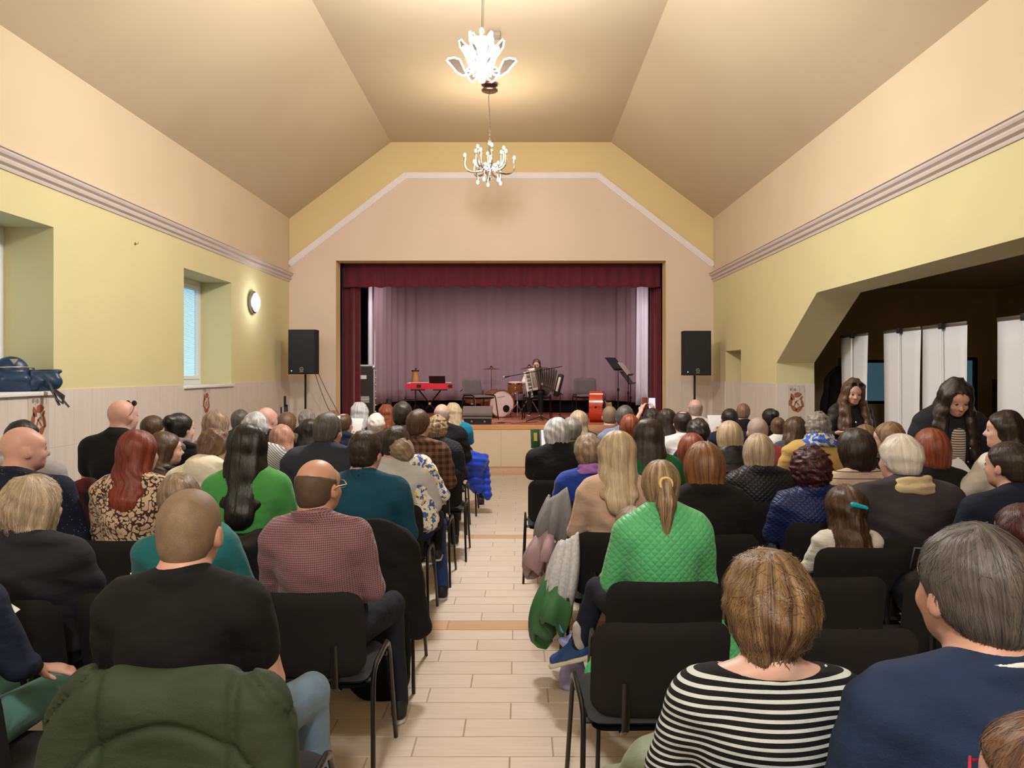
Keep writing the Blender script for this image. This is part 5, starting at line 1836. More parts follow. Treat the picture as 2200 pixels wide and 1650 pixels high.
def ribbons(key, V, Q, n, L, lift=0.0025, width=0.0011, jitter=0.22):
    """loose strands lying on the hair, following it down from the crown"""
    k = ('ribbon',) + key
    if k in CACHE: return CACHE[k]
    from mathutils.kdtree import KDTree
    r = np.random.default_rng(len(V))
    a, b, c, d = V[Q[:, 0]], V[Q[:, 1]], V[Q[:, 2]], V[Q[:, 3]]
    fn = np.cross(c - a, d - b)
    N = np.zeros_like(V)
    for i in range(4): np.add.at(N, Q[:, i], fn)
    N /= (np.linalg.norm(N, axis=1, keepdims=True) + 1e-9)
    kd = KDTree(len(V))
    for i, v in enumerate(V): kd.insert(v, i)
    kd.balance()
    crown = np.array((0, -0.035, 0.115))
    S = 5
    RV, RQ = [], []
    for i in r.integers(0, len(V), n):
        p = V[i].copy()
        if np.linalg.norm(p - crown) < 0.012: continue
        l = L * r.uniform(0.5, 1.2) / (S - 1)
        up = lift * r.uniform(0.1, 1.0)
        jit = r.normal(0, jitter, 3)
        w = width * r.uniform(0.6, 1.3)
        pts, ok = [], True
        for j in range(S):
            co, ix, di = kd.find(p)
            nn = N[ix]
            base = V[ix] + (p - V[ix]) - nn * ((p - V[ix]) @ nn)
            f = base - crown; f = f / (np.linalg.norm(f) + 1e-9)
            if base[2] < 0.02: f = f * 0.3 + np.array((0, 0, -1.0))
            f = f + jit
            f = f - nn * (f @ nn)
            f /= (np.linalg.norm(f) + 1e-9)
            sd = np.cross(f, nn)
            t = j / (S - 1)
            ww = w * (1 - 0.75 * t)
            q = base + nn * up * (0.35 + 0.9 * t)
            pts.append((q - sd * ww, q + sd * ww))
            p = base + f * l
        o = len(RV)
        for x_, y_ in pts: RV += [x_, y_]
        for j in range(S - 1): RQ.append((o + 2 * j, o + 2 * j + 1, o + 2 * j + 3, o + 2 * j + 2))
    CACHE[k] = (np.array(RV), np.array(RQ))
    return CACHE[k]


def shoe_mesh(h=0.011):
    k = ('shoe', h)
    if k not in CACHE:
        pr = [Cap((0, -0.035, 0.04), (0, 0.13, 0.032), 0.042, 0.036, 0.03, u=(0, 0, 1), fl=0.8), Cap((0, -0.03, 0.05), (0, -0.02, 0.10), 0.04, 0.042, 0.03), Cap((0, -0.01, 0.075), (0, 0.07, 0.045), 0.036, 0.03, 0.03)]
        def post(Fd, X, Y, Z): return np.maximum(Fd, np.maximum(0.022 - Z + 0 * X, Z - 0.115 + 0 * X))
        a = nets(*field(pr, h, post))
        pr2 = [Cap((0, -0.04, 0.012), (0, 0.14, 0.012), 0.046, 0.041, 0.02, u=(0, 0, 1), fl=0.9)]
        def post2(Fd, X, Y, Z): return np.maximum(Fd, np.maximum(-Z + 0 * X, Z - 0.024 + 0 * X))
        b = nets(*field(pr2, h, post2))
        CACHE[k] = (a, b)
    return CACHE[k]


NPEOPLE = [0]


def person(px, topy, Y, label, build='man', hair='short', hc='brown', top='long', fab=None, sk='warm', yaw=0.0, pitch=0.0, roll=0.0, lean=0.0, side=0.0, g=None,
           arms='lap', legs='sit', trs_='navy', rz=0.0, stand=False, face=False, chair_label=None, seat=0.46, wx=None, dx=0.0, h=None, shoes=True, ty=0.0, base_z=0.0, seed=None, extra=None, chair_dx=0.0, loc=None, sneaker=None, Zt=None, hairdy=0.0):
    """one person; px, topy: where the crown of the head stands at depth Y"""
    fem = build in ('woman', 'stout') and hair not in ('short', 'crop', 'buzz', 'fringe', 'receding', 'silver')
    if g is None: g = 0.88 if build == 'child' else (0.95 if fem else 1.0)
    NPEOPLE[0] += 1
    sd = NPEOPLE[0] if seed is None else seed
    top_w = P(px, topy, Y)
    if Zt is None: Zt = top_w.z - base_z
    W = Warp(Zt, yaw, pitch, roll, lean, side, g, wx, stand, ty, seat)
    hd = W.pt(HC + np.array((0, -0.02, 0.0 + W.dz)))
    c, s_ = math.cos(rz), math.sin(rz)
    if loc is None:
        ox = top_w.x - (hd[0] * c - hd[1] * s_)
        oy = Y - (hd[0] * s_ + hd[1] * c)
    else: ox, oy = loc
    e = empty('person', (ox, oy, base_z), rz, label, 'person')
    if h is None: h = 0.0095 if Y < 3.4 else (0.0125 if Y < 4.7 else (0.0150 if Y < 6.5 else 0.0175))
    hg = h if Y < 3.4 else (0.0135 if Y < 4.7 else (0.0170 if Y < 6.5 else 0.0205))
    bk = ('body', build, arms, stand, fem, h)
    if bk not in CACHE:
        V, Q = nets(*field([p for _, p in body_prims(build, arms, legs, stand, fem)], h))
        zr = V[:, 2] - W.dz
        CACHE[bk] = cluster(V, Q, (zr < 1.03) & (np.abs(V[:, 0]) < BUILD[build]['sh'] * 0.98) & (V[:, 1] < 0.13), 0.05)
    V, Q = CACHE[bk]
    obj('body', np_mesh('body', W(V), Q, V), e, SKIN[sk])
    if hair:
        hk = ('hair', hair, 0.009 if Y < 4.7 else (0.0125 if Y < 7.2 else 0.016))
        if hk not in CACHE:
            pr, po = hair_prims(hair)
            CACHE[hk] = nets(*field(pr, hk[2], po))
        V, Q = CACHE[hk]
        if hair not in ('buzz', 'fringe') and Y < 7.2:
            LL = {'short': 0.03, 'crop': 0.02, 'tousled': 0.04, 'receding': 0.025, 'silver': 0.04, 'volume': 0.055, 'curly': 0.035, 'pony': 0.06, 'bun': 0.05}.get(hair, 0.085)
            RV, RQ = ribbons(hk, V, Q, 1400 if Y < 4.7 else 380, LL, 0.006 if hair in ('tousled', 'volume', 'curly', 'wavy', 'bobwave', 'clip') else 0.003, 0.0013 if Y < 4.7 else 0.0022, 0.5 if hair in ('tousled', 'volume', 'curly') else 0.22)
            Q = np.concatenate([Q, RQ + len(V)]); V = np.concatenate([V, RV])
        hv = V * np.array((0.97 if fem else 1.0, 1, 1)) + HC + np.array((0, 0, W.dz))
        obj('hair', np_mesh('hair', W(hv, True), Q, V, strands(V, (0, 0, 0))), e, HAIR[hc])
    V, Q = garment(build, arms, stand, fem, top, hg if not stand else 0.0115, sd % 4)
    nm = {'tee': 't_shirt', 'long': 'sweater', 'boat': 'striped_top', 'shirt': 'shirt', 'jacket': 'jacket', 'hoodie': 'hoodie', 'puffer': 'puffer_jacket', 'dress': 'blouse'}[top]
    obj(nm, np_mesh(nm, W(V), Q, V), e, fab)
    hl = 0.013 if legs in ('wide', 'out_left') and Y < 6 else 0.028
    V, Q = implicit(('legs', build, legs, stand, hl), [p.grow(0.008) for _, p in leg_prims(build, legs, stand)], hl, wrinkle(0.0035, 18, 18, 2))
    obj('trousers', np_mesh('trousers', W(V), Q, V), e, m_trs[trs_])
    if shoes:
        (Va, Qa), (Vb, Qb) = shoe_mesh(0.011 if sneaker else 0.023)
        for sx in (1, -1):
            an = ankle(legs, sx, stand) - np.array((0, 0.0, 0.085))
            if an[2] < 0.02: an[2] = 0
            Ra = np.eye(3)
            if sneaker and sx < 0: Ra = np.array(Matrix.Rotation(1.35, 3, 'Z') @ Matrix.Rotation(-0.3, 3, 'X'))
            so = obj('shoe', np_mesh('shoe', W(Va @ Ra.T + an), Qa, Va), e, plain('blue_sneaker', (34, 62, 110), 0.5, var=0.4, vscale=14) if sneaker else m_shoe)
            obj('sole', np_mesh('sole', W(Vb @ Ra.T + an), Qb, Vb), so, m_sole)
            if sneaker and sx < 0:
                lc = MB()
                for q in (0.045, 0.06, 0.075): lc.tube([W.pt(Ra @ np.array((u, q, 0.078 - (q - 0.045) * 0.5 - abs(u) * 0.25)) + an) for u in (-0.02, 0.0, 0.02)], 0.003, 5)
                lc.build('laces', plain('lime_lace', (150, 190, 70), 0.6), so)
                V, Q = nets(*field([Cap((0, -0.02, 0.09), (0, -0.02, 0.16), 0.038, 0.04, 0.02)], 0.011))
                obj('sock', np_mesh('sock', W(V + an), Q, V), e, fabric('sock_grey', (170, 166, 166)))
    if extra is None or getattr(extra, '__name__', '') != 'smile_face': add_face(e, W)
    if extra: extra(e, W)
    if chair_label and not stand:
        ch = chair(ox - s_ * 0.055 + chair_dx, oy + c * 0.055, chair_label, rz, base_z)
    return e


def add_face(e, W, smile=False):
    hc = HC + np.array((0, 0, W.dz))
    for s in (-1, 1):
        c = W.pt(hc + np.array((s * 0.030, 0.0775, 0.002)))
        f = W.pt(hc + np.array((s * 0.030, 0.101, 0.003))) - c
        f /= np.linalg.norm(f)
        mb = MB().lathe([(0.002, -0.010), (0.008, -0.007), (0.0105, 0), (0.008, 0.007), (0.002, 0.010)], 8)
        eo = mb.build('eye', m_eye, e); eo.location = c
        q = Vector(f).to_track_quat('Z', 'Y').to_matrix().to_4x4()
        MB().lathe([(0.0066, 0.0080), (0.0055, 0.0102), (0.001, 0.0109)], 8, M=q).build('iris', m_iris, eo)
        ls_ = MB().tube([W.pt(hc + np.array((s * u, 0.0885 - (abs(u - 0.030)) * 0.35, 0.0075 + zz))) for u, zz in ((0.017, -0.006), (0.024, 0.0), (0.032, 0.001), (0.042, -0.005))], [0.001, 0.0022, 0.0024, 0.001], 6)
        ls_.build('eyelash', m_brow, e)
        br = MB().tube([W.pt(hc + np.array((s * u, 0.090 - (u - 0.012) * 0.28, 0.024 + zz))) for u, zz in ((0.012, 0.0), (0.026, 0.005), (0.042, 0.001))], [0.0032, 0.0034, 0.0018], 6)
        br.build('eyebrow', m_brow, e)
    lp = MB()
    for z, r in ((-0.0585, 0.0042), (-0.0675, 0.005)):
        lp.tube([W.pt(hc + np.array((u, 0.0885 - abs(u) * 0.18, z + (0.10 * abs(u) if smile else 0)))) for u in (-0.021, -0.010, 0.0, 0.010, 0.021)], [0.0015, r, r * 1.05, r, 0.0015], 7)
    lp.build('lips', m_lip, e)


def glasses(e, W, col=None, up=False, name='glasses', out=0.0):
    hc = HC + np.array((0, 0, W.dz))
    dzz, dyy = (0.092 + out * 0.7, -0.045 + out * 1.3) if up else (0.0, 0.0)
    mb = MB()
    for s in (-1, 1):
        mb.tube([W.pt(hc + np.array((s * 0.032 + 0.024 * math.cos(a * PI / 6), 0.106 + dyy, 0.002 + dzz + 0.018 * math.sin(a * PI / 6)))) for a in range(12)], 0.0022, 5, closed=True)
        mb.tube([W.pt(hc + np.array(q)) for q in ((s * 0.056, 0.104 + dyy, 0.006 + dzz), (s * 0.084, 0.07 + dyy, 0.006 + dzz * 0.9), (s * 0.089, 0.0, 0.008 + dzz * 0.35), (s * 0.086, -0.02, -0.004 + dzz * 0.2))], 0.0024, 5)
    mb.tube([W.pt(hc + np.array((x_, 0.108 + dyy, 0.006 + dzz))) for x_ in (-0.009, 0, 0.009)], 0.002, 5)
    go = mb.build(name, col or m_black, e)
    if up:
        for s in (-1, 1):
            q = [W.pt(hc + np.array((s * 0.032 + 0.023 * math.cos(a * PI / 6), 0.106 + dyy, 0.002 + dzz + 0.017 * math.sin(a * PI / 6)))) for a in range(12)]
            lm = MB(); lm._add([Vector(p) for p in q] + [Vector(p) + Vector((0, 0.002, 0)) for p in q], [tuple(range(12)), tuple(reversed(range(12, 24)))] + [(i, (i + 1) % 12, (i + 1) % 12 + 12, i + 12) for i in range(12)])
            lm.build('lens', m_black, go)
    return go


def scarf(col, R=0.085, hz=0.028, th=0.02, name='scarf', z=0.0):
    def f(e, W):
        V, Q = nets(*field([Ring((0, -0.035, 1.115 + W.dz + z), R, th, hz, 0.01, tilt=0.2), Ring((0, -0.04, 1.085 + W.dz + z), R + 0.02, th * 0.9, hz * 0.5, 0.02, tilt=0.25)], 0.011, wrinkle(0.005, 40, 60, 3)))
        obj(name, np_mesh(name, W(V), Q, V), e, col)
    return f
# ================================================================== THE AUDIENCE
F_ = fabric
POSES['hand_right'] = [((0.24, 0.05, 0.79), (0.13, 0.27, 0.69), (0.92, 0.36, -0.16), (0, 0, -1)), ((0.245, 0.045, 0.775), (0.13, 0.27, 0.675), (-0.35, 0.9, -0.2), (0, 0, -1))]
blk = F_('black_cotton', (15, 16, 20))
navy = F_('navy_knit', (26, 34, 56))
charc = F_('charcoal_wool', (32, 33, 40))


def seat_person(px, topy, Y, w, where, **kw):
    return person(px, topy, Y, 'seated person in %s, %s' % (w, where), chair_label=('black padded chair under the person in %s, %s' if len((w + ' ' + where).split()) < 10 else 'chair under person in %s, %s') % (w, where), **kw)


# ---------------------------------------------------------------- left block, nearest row first
seat_person(405, 1050, 2.2, 'black T-shirt and light jeans', 'first left row', build='big', hair='buzz', hc='stub_b', top='tee', fab=F_('black_tshirt', (11, 12, 16)), sk='warm', legs='wide', trs_='jeans', lean=-0.06, h=0.008, g=1.03, wx=0.9, chair_dx=0.10)
person(-150, 1180, 2.3, 'person in navy sleeves and turquoise trousers resting a hand, first left row', build='woman', hair='bob', hc='brown', top='long', fab=navy, sk='pale', arms='hand_right', trs_='teal', h=0.0075, loc=(-1.74, 2.30), Zt=1.27,
       chair_label='black padded chair at the left edge, behind the turquoise trousers', chair_dx=0.09)
# second row
seat_person(65, 1030, 3.05, 'dark jacket holding a clasp bag', 'second left row', build='stout', hair='bobwave', hc='ash', top='jacket', fab=charc, sk='pale', yaw=-0.35, roll=0.05)
def hairband(e, W):
    V, Q = nets(*field([Ell((0.0, -0.115, 1.20), (0.035, 0.022, 0.02), 0.01), Ell((0.02, -0.118, 1.205), (0.022, 0.02, 0.022), 0.01)], 0.008, wrinkle(0.003, 60, 60)))
    obj('hair_tie', np_mesh('hair_tie', W(V), Q, V), e, plain('turquoise_tie', (96, 200, 190), 0.6))
seat_person(388, 1016, 3.12, 'teal long-sleeved top', 'second left row', build='woman', hair='bun', hc='sand', top='long', fab=F_('teal_jersey', (24, 104, 108)), sk='pale', yaw=0.5, roll=0.12, side=0.08, extra=hairband, chair_dx=-0.14)
def specs(e, W): glasses(e, W, plain('thin_steel', (180, 150, 120), 0.3, metal=0.8))
seat_person(680, 985, 3.15, 'checked burgundy shirt', 'second left row aisle seat', build='big', hair='fringe', hc='stub_d', top='shirt', fab=F_('checked_burgundy', (100, 62, 72), 'check', (146, 116, 124), 0.75), sk='tan', yaw=-0.38, side=0.03, h=0.0085, extra=specs, legs='wide', chair_dx=-0.02, wx=0.84)
# third row
seat_person(45, 915, 3.95, 'speckled navy shirt', 'third left row', build='big', hair=None, top='shirt', fab=F_('speckled_navy', (20, 26, 48), 'dots', (120, 132, 160)), sk='pink', yaw=-0.85)
seat_person(295, 928, 4.05, 'leopard-print blouse', 'third left row', build='stout', hair='long', hc='red', top='dress', fab=F_('leopard_print', (200, 174, 144), 'leopard', (58, 42, 40)), sk='pale', yaw=-0.35, wx=0.9)
seat_person(533, 916, 4.05, 'bright green shirt', 'third left row', build='woman', hair='vlong', hc='black', top='long', fab=F_('green_jersey', (68, 146, 72)), sk='pale', yaw=-0.06)
seat_person(783, 925, 4.15, 'dark teal jumper', 'third left row aisle seat', build='big', hair='crop', hc='dark', top='shirt', fab=F_('dark_teal_fleece', (14, 66, 88)), sk='warm', yaw=-0.30, chair_dx=0.02, wx=0.9)
# fourth row
seat_person(45, 903, 5.1, 'grey knitted cardigan', 'fourth left row by the wall', build='stout', hair='short', hc='black', top='hoodie', fab=F_('grey_knit', (150, 146, 152)), sk='pale', yaw=-0.3, side=-0.10, wx=1.25)
seat_person(352, 931, 5.22, 'dark grey top', 'fourth left row facing right', build='woman', hair='long', hc='brown', top='long', fab=charc, sk='pale', yaw=-1.0, face=True)
seat_person(458, 921, 4.95, 'cream hooded sweatshirt', 'fourth left row', build='man', hair='tousled', hc='chestnut', top='hoodie', fab=F_('cream_fleece', (222, 216, 198)), sk='pale', yaw=-0.4, pitch=-0.25, lean=-0.12)
seat_person(703, 888, 5.15, 'dark slate jacket', 'fourth left row', build='big', hair='short', hc='dgrey', top='jacket', fab=F_('slate_jacket', (44, 46, 60)), sk='pink', yaw=-0.4)
seat_person(850, 915, 5.1, 'pale grey sweatshirt hugging a child', 'fourth left row', build='big', hair='crop', hc='dark', top='long', fab=F_('pale_grey_sweat', (184, 184, 186)), sk='pink', yaw=-0.35, side=-0.05, arms='hug', legs='wide', trs_='denim')
def leaning_child():
    person(884, 966, 4.93, 'sleeping child in floral white shirt leaning on the grey sweatshirt', build='child', hair='tousled', hc='sand', top='long', fab=F_('floral_white', (226, 222, 216), 'floral', (60, 92, 170)), sk='pale', yaw=0.35, roll=0.55, side=0.18,
           legs='small', arms='lap', trs_='black', shoes=True, seat=0.58, loc=(-0.64, 5.12), Zt=1.14, h=0.011, wx=0.85)
leaning_child()
# fifth row
def shades_up(e, W): glasses(e, W, m_black, True, 'sunglasses')
seat_person(260, 858, 5.75, 'black T-shirt, sunglasses on head', 'fifth left row', build='big', hair=None, top='tee', fab=blk, sk='pink', yaw=-0.45, extra=shades_up, g=1.08)
seat_person(384, 888, 6.1, 'black jacket with fur collar', 'fifth left row', build='woman', hair='bun', hc='black', top='jacket', fab=blk, sk='pale', yaw=-0.5, extra=scarf(F_('fur_grey', (120, 112, 110)), 0.09, 0.03, 0.026, 'fur_collar'), g=1.05)
seat_person(549, 890, 6.0, 'grey and white striped jumper', 'fifth left row', build='stout', hair='volume', hc='silver', top='long', fab=F_('striped_grey', (122, 124, 130), 'diag', (206, 206, 210)), sk='pale', yaw=-0.2)
seat_person(898, 881, 6.1, 'brown plaid shirt', 'fifth left row', build='man', hair='short', hc='brown', top='shirt', fab=F_('brown_plaid', (52, 38, 34), 'plaid', (112, 78, 58)), sk='pink', yaw=-0.45)
# sixth row
seat_person(327, 893, 6.6, 'brown top', 'sixth left row by the wall', build='child', hair='crop', hc='brown', top='long', fab=F_('brown_top', (84, 66, 56)), sk='pink', yaw=-0.3, g=1.0)
seat_person(464, 884, 6.8, 'beige top', 'sixth left row', build='woman', hair='mid', hc='sand', top='long', fab=F_('beige_top', (176, 160, 140)), sk='pale', g=1.05)
seat_person(606, 915, 6.6, 'peach and navy blouse', 'sixth left row', build='woman', hair='mid', hc='pinkish', top='dress', fab=F_('peach_navy', (220, 150, 130), 'floral', (40, 60, 110)), sk='pale', g=0.95)
seat_person(664, 902, 7.3, 'black top holding a programme', 'sixth left row', arms='phone', build='woman', hair='long', hc='black', top='long', fab=blk, sk='pale')
seat_person(864, 864, 7.3, 'dark brown jumper', 'sixth left row', build='man', hair='short', hc='dark', top='long', fab=F_('dark_brown_knit', (52, 42, 40)), sk='warm', g=1.08)
seat_person(939, 896, 6.9, 'dark quilted jacket', 'sixth left row aisle seat', build='woman', hair='curly', hc='streak', top='jacket', fab=F_('dark_quilt', (34, 36, 46), 'quilt'), sk='pale', yaw=-0.2, g=0.9)
# seventh row
seat_person(516, 881, 8.0, 'navy shirt', 'seventh left row by the wall', build='man', hair='short', hc='dgrey', top='shirt', fab=navy, sk='pink', yaw=-0.2)
seat_person(572, 874, 7.3, 'dark navy jumper', 'seventh left row', build='big', hair=None, top='long', fab=navy, sk='pink', yaw=-0.5)
seat_person(616, 888, 8.4, 'olive top', 'seventh left row', build='woman', hair='bob', hc='chestnut', top='long', fab=F_('olive_top', (86, 82, 60)), sk='pale', yaw=-0.4)
seat_person(737, 888, 8.0, 'navy jacket holding paper', 'seventh left row', arms='phone', build='man', hair='receding', hc='brown', top='jacket', fab=navy, sk='pink', yaw=-0.4)
seat_person(808, 891, 8.0, 'light brown top', 'seventh left row', build='woman', hair='volume', hc='white', top='long', fab=F_('light_brown_top', (136, 108, 92)), sk='pale', g=0.9)
seat_person(949, 867, 8.0, 'black jacket', 'seventh left row aisle seat', build='man', hair='fringe', hc='stub_g', top='jacket', fab=blk, sk='pink', yaw=-0.2)
# eighth row
seat_person(660, 882, 9.3, 'black coat', 'eighth left row by the loudspeaker', build='stout', hair='volume', hc='grey', top='jacket', fab=blk, sk='pale', yaw=-0.2)
seat_person(716, 884, 10.1, 'brown jacket', 'eighth left row', build='woman', hair='bob', hc='gold', top='jacket', fab=F_('brown_jacket', (92, 68, 52)), sk='pale')
seat_person(773, 867, 8.9, 'black top', 'eighth left row before the red curtain', build='woman', hair='wavy', hc='silver', top='long', fab=blk, sk='pale')
seat_person(831, 871, 9.7, 'maroon top', 'eighth left row', build='woman', hair='wavy', hc='copper', top='long', fab=F_('maroon_top', (92, 36, 40)), sk='pale')
seat_person(975, 868, 9.0, 'bright teal sweater filming with a phone', 'eighth left row', build='woman', hair='wavy', hc='blond', top='long', fab=F_('bright_teal', (14, 122, 160)), sk='pale', yaw=-0.25, arms='phone', trs_='black', legs='wide', g=0.9)

# ---------------------------------------------------------------- right block
def chainlet(e, W):
    pts = []
    for k in range(15):
        a = PI * (0.12 + 0.76 * k / 14)
        pts.append(W.pt((0.078 * math.cos(a), -0.04 - 0.062 * math.sin(a), 1.098 - 0.012 * math.sin(a))))
    MB().tube(pts, 0.0016, 5).build('necklace', plain('gold_chain', (220, 170, 80), 0.25, metal=1.0, var=0.0), e)
person(1650, 1203, 1.78, 'seated person in black and white striped top, first right row', build='stout', hair='volume', hc='goldd', top='boat', fab=F_('breton_stripe', (12, 14, 22), 'stripe', (196, 206, 206), 0.66), sk='pale', yaw=0.12, roll=-0.06, h=0.0075, g=1.0, extra=chainlet,
       chair_label='black padded chair under the person in striped top, first right row')
def inner_tee(e, W):
    V, Q = nets(*field([Ring((0, -0.038, 1.106), 0.0705, 0.0055, 0.003, 0.008, tilt=0.30)], 0.006))
    obj('undershirt_collar', np_mesh('undershirt_collar', W(V), Q, V), e, F_('white_cotton', (214, 220, 222)))
person(2102, 1135, 1.5, 'seated person in navy sweatshirt with white collar edge, first right row', build='big', hair='short', hc='dgrey', top='long', fab=F_('navy_sweat', (30, 46, 76)), sk='warm', yaw=0.22, h=0.008, g=1.06, wx=0.95, extra=inner_tee,
       chair_label='black padded chair under the person in navy sweatshirt, first right row')
def pink_specs(e, W): glasses(e, W, plain('pink_plastic', (196, 40, 72), 0.4))
person(2190, 1535, 1.12, 'child with pink glasses in the lower right corner', build='child', hair='bob', hc='chestnut', top='long', fab=F_('rose_top', (150, 70, 80)), sk='pale', yaw=0.95, h=0.008, legs='small', extra=pink_specs, loc=(0.765, 1.08), Zt=1.15,
       chair_label='black padded chair under the child with pink glasses')
# second row: empty chairs
chair(0.475, 2.86, 'empty black padded chair at the aisle, directly before the striped top', 0.03)
chair(1.09, 2.80, 'empty black padded chair before the navy sweatshirt', -0.03)
# third row
def ponytie(e, W):
    V, Q = nets(*field([Ring((0, 0, 0), 0.026, 0.007, 0.006, 0.01)], 0.006))
    R = np.array(Matrix.Rotation(1.2, 3, 'X'))
    obj('hair_band', np_mesh('hair_band', W((V @ R.T) + np.array((0, -0.118, 1.257))), Q, V), e, plain('straw_band', (220, 190, 130), 0.6))
_pt = ponytie
def ponytie(e, W):
    _pt(e, W)
    for s in (-1, 1):
        V, Q = nets(*field([Cap((s * 0.20, -0.13, 0.60), (s * 0.27, -0.15, 0.42), 0.05, 0.075, 0.03, (0.2 * s, 1, 0), 0.35)], 0.010, wrinkle(0.004, 24, 24, 1)))
        obj('jacket_tail', np_mesh('jacket_tail', V, Q, V), e, MATS['lime_quilt'] if 'lime_quilt' in MATS else None)
seat_person(1420, 990, 3.3, 'lime green quilted jacket', 'third right row', build='woman', sneaker=True, hair='pony', hc='streak', top='jacket', fab=F_('lime_quilt', (84, 178, 118), 'quilt', sc=0.85, rough=0.5), sk='pale', legs='out_left', trs_='navy', extra=ponytie, chair_dx=-0.02, wx=0.92)
chair(1.28, 3.43, 'empty black padded chair left of the blue-trousered child', 0.02)
chair(1.83, 3.42, 'empty black padded chair with a dark handbag on it', -0.02)
person(2205, 1088, 3.0, 'person in plum top cut by the right edge, third right row', build='woman', hair='long', hc='burgundy', top='long', fab=F_('plum_top', (70, 34, 44)), sk='pale', yaw=0.2, chair_label='black padded chair under the person in plum top')
# fourth row
seat_person(1326, 930, 4.25, 'beige close-fitting sweater', 'fourth right row aisle seat', build='woman', hair='long', hc='blond', top='long', fab=F_('beige_knit', (190, 160, 140)), sk='pale', trs_='grey', chair_dx=-0.02, g=1.0)
person(1345, 1094, 3.72, 'small child in sand top in front of the lime jacket', build='child', hair='short', hc='sand', top='long', fab=F_('sand_top', (160, 130, 110)), sk='pale', legs='small', yaw=0.3, seat=0.46, loc=(0.56, 3.80), Zt=0.98, g=0.85, wx=0.75, arms='fold')
seat_person(1513, 955, 4.2, 'plain black coat', 'fourth right row', build='stout', hair='bob', hc='ginger', top='jacket', fab=F_('black_coat', (13, 13, 16)), sk='pale', g=1.05)
seat_person(1742, 965, 4.5, 'navy quilted jacket', 'fourth right row', build='stout', hair='curly', hc='burgundy', top='jacket', fab=F_('navy_quilt', (26, 38, 84), 'quilt', sc=0.8, rough=0.5), sk='pale', yaw=-0.15, g=1.05, side=0.03)
seat_person(1937, 938, 4.1, 'dark jacket with cream collar', 'fourth right row', build='big', hair='silver', hc='white', top='jacket', fab=F_('grey_brown_jacket', (54, 51, 57)), sk='pink', yaw=0.32, g=1.04, wx=1.12,
            extra=scarf(F_('cream_collar', (196, 178, 142)), 0.098, 0.03, 0.016, 'cream_collar', -0.022))
def clip_(e, W):
    c = W.pt((0.0, -0.165, 1.275))
    V, Q = nets(*field([Cap((-0.035, 0, 0.008), (0.03, 0, -0.008), 0.014, 0.010, 0.01, u=(0, 1, 0), fl=0.6), Ell((0.034, 0, -0.012), (0.008, 0.008, 0.006), 0.004)], 0.005, wrinkle(0.0015, 120, 120)))
    o_ = obj('hair_clip', np_mesh('hair_clip', V, Q, V), e, plain('turquoise_clip', (20, 160, 180), 0.3, var=0.2, vscale=80))
    o_.location = c
seat_person(1818, 1046, 3.9, 'white top with turquoise hair clip', 'fourth right row child', build='child', hair='clip', hc='brown', top='long', fab=F_('white_knit', (206, 202, 194)), sk='pale', legs='small', trs_='denim', extra=clip_, g=0.92, yaw=-0.1)
seat_person(2172, 950, 3.75, 'dark navy sweater', 'fourth right row by the edge', build='man', hair='crop', hc='dark', top='long', fab=F_('deep_navy', (18, 26, 44)), sk='warm', yaw=0.45, g=0.98)
# fifth row
seat_person(1265, 937, 5.2, 'royal blue jumper and lilac scarf', 'fifth right row', build='stout', hair='volume', hc='sand', top='long', fab=F_('royal_blue', (26, 56, 150)), sk='pale', extra=scarf(F_('lilac_scarf', (172, 118, 204)), 0.072, 0.022, 0.013), side=0.03)
seat_person(1393, 903, 5.15, 'bottle green top', 'fifth right row', build='woman', hair='vlong', hc='dark', top='long', fab=F_('bottle_green', (26, 92, 56)), sk='pale')
seat_person(1487, 935, 5.6, 'dark brown coat', 'fifth right row', build='woman', hair='bob', hc='copper', top='jacket', fab=F_('dark_brown_coat', (40, 32, 32)), sk='pale', yaw=-0.25, g=1.0)
seat_person(1630, 936, 5.2, 'black quilted jacket', 'fifth right row', build='stout', hair='bob', hc='ash', top='jacket', fab=F_('black_quilt', (24, 24, 30), 'quilt', sc=0.9, rough=0.5), sk='pale', yaw=-0.2, g=1.0)
seat_person(1840, 925, 4.95, 'cream top with black stripes', 'fifth right row', build='woman', hair='bob', hc='dark', top='long', fab=F_('cream_stripe', (196, 176, 156), 'pinstripe', (24, 20, 22)), sk='pale', yaw=0.35, g=1.06)
seat_person(2002, 925, 4.85, 'black knitted cardigan', 'fifth right row', build='stout', hair='bob', hc='copper', top='long', fab=F_('black_knit', (18, 18, 20)), sk='pale', yaw=0.1, g=1.0)
seat_person(2162, 885, 4.75, 'white cardigan reaching for papers', 'fifth right row by the edge', build='woman', hair='long', hc='dark', top='long', fab=F_('white_cardigan', (212, 206, 196)), sk='pale', yaw=0.75, arms='write', rz=0.35, face=True, h=0.0095)
# sixth row
seat_person(1197, 901, 6.2, 'black jacket filming with a green phone', 'sixth right row', build='stout', hair='bobwave', hc='silver', top='jacket', fab=blk, sk='pale', yaw=0.25, arms='phone', h=0.011)
seat_person(1568, 908, 5.95, 'glossy black puffer', 'sixth right row', build='stout', hair='bob', hc='blond', top='puffer', fab=F_('black_puffer', (26, 27, 32), rough=0.35), sk='pale', g=0.95)
seat_person(1500, 903, 6.65, 'dark navy top', 'sixth right row', build='woman', hair='volume', hc='dark', top='long', fab=navy, sk='pale')
seat_person(1758, 890, 6.3, 'mustard jacket and blue scarf', 'sixth right row', build='stout', hair='curly', hc='grey', top='jacket', fab=F_('mustard', (190, 156, 92)), sk='pale', extra=scarf(F_('blue_scarf', (66, 104, 196), 'floral', (190, 200, 224)), 0.10, 0.03, 0.026), wx=1.15, yaw=-0.2)
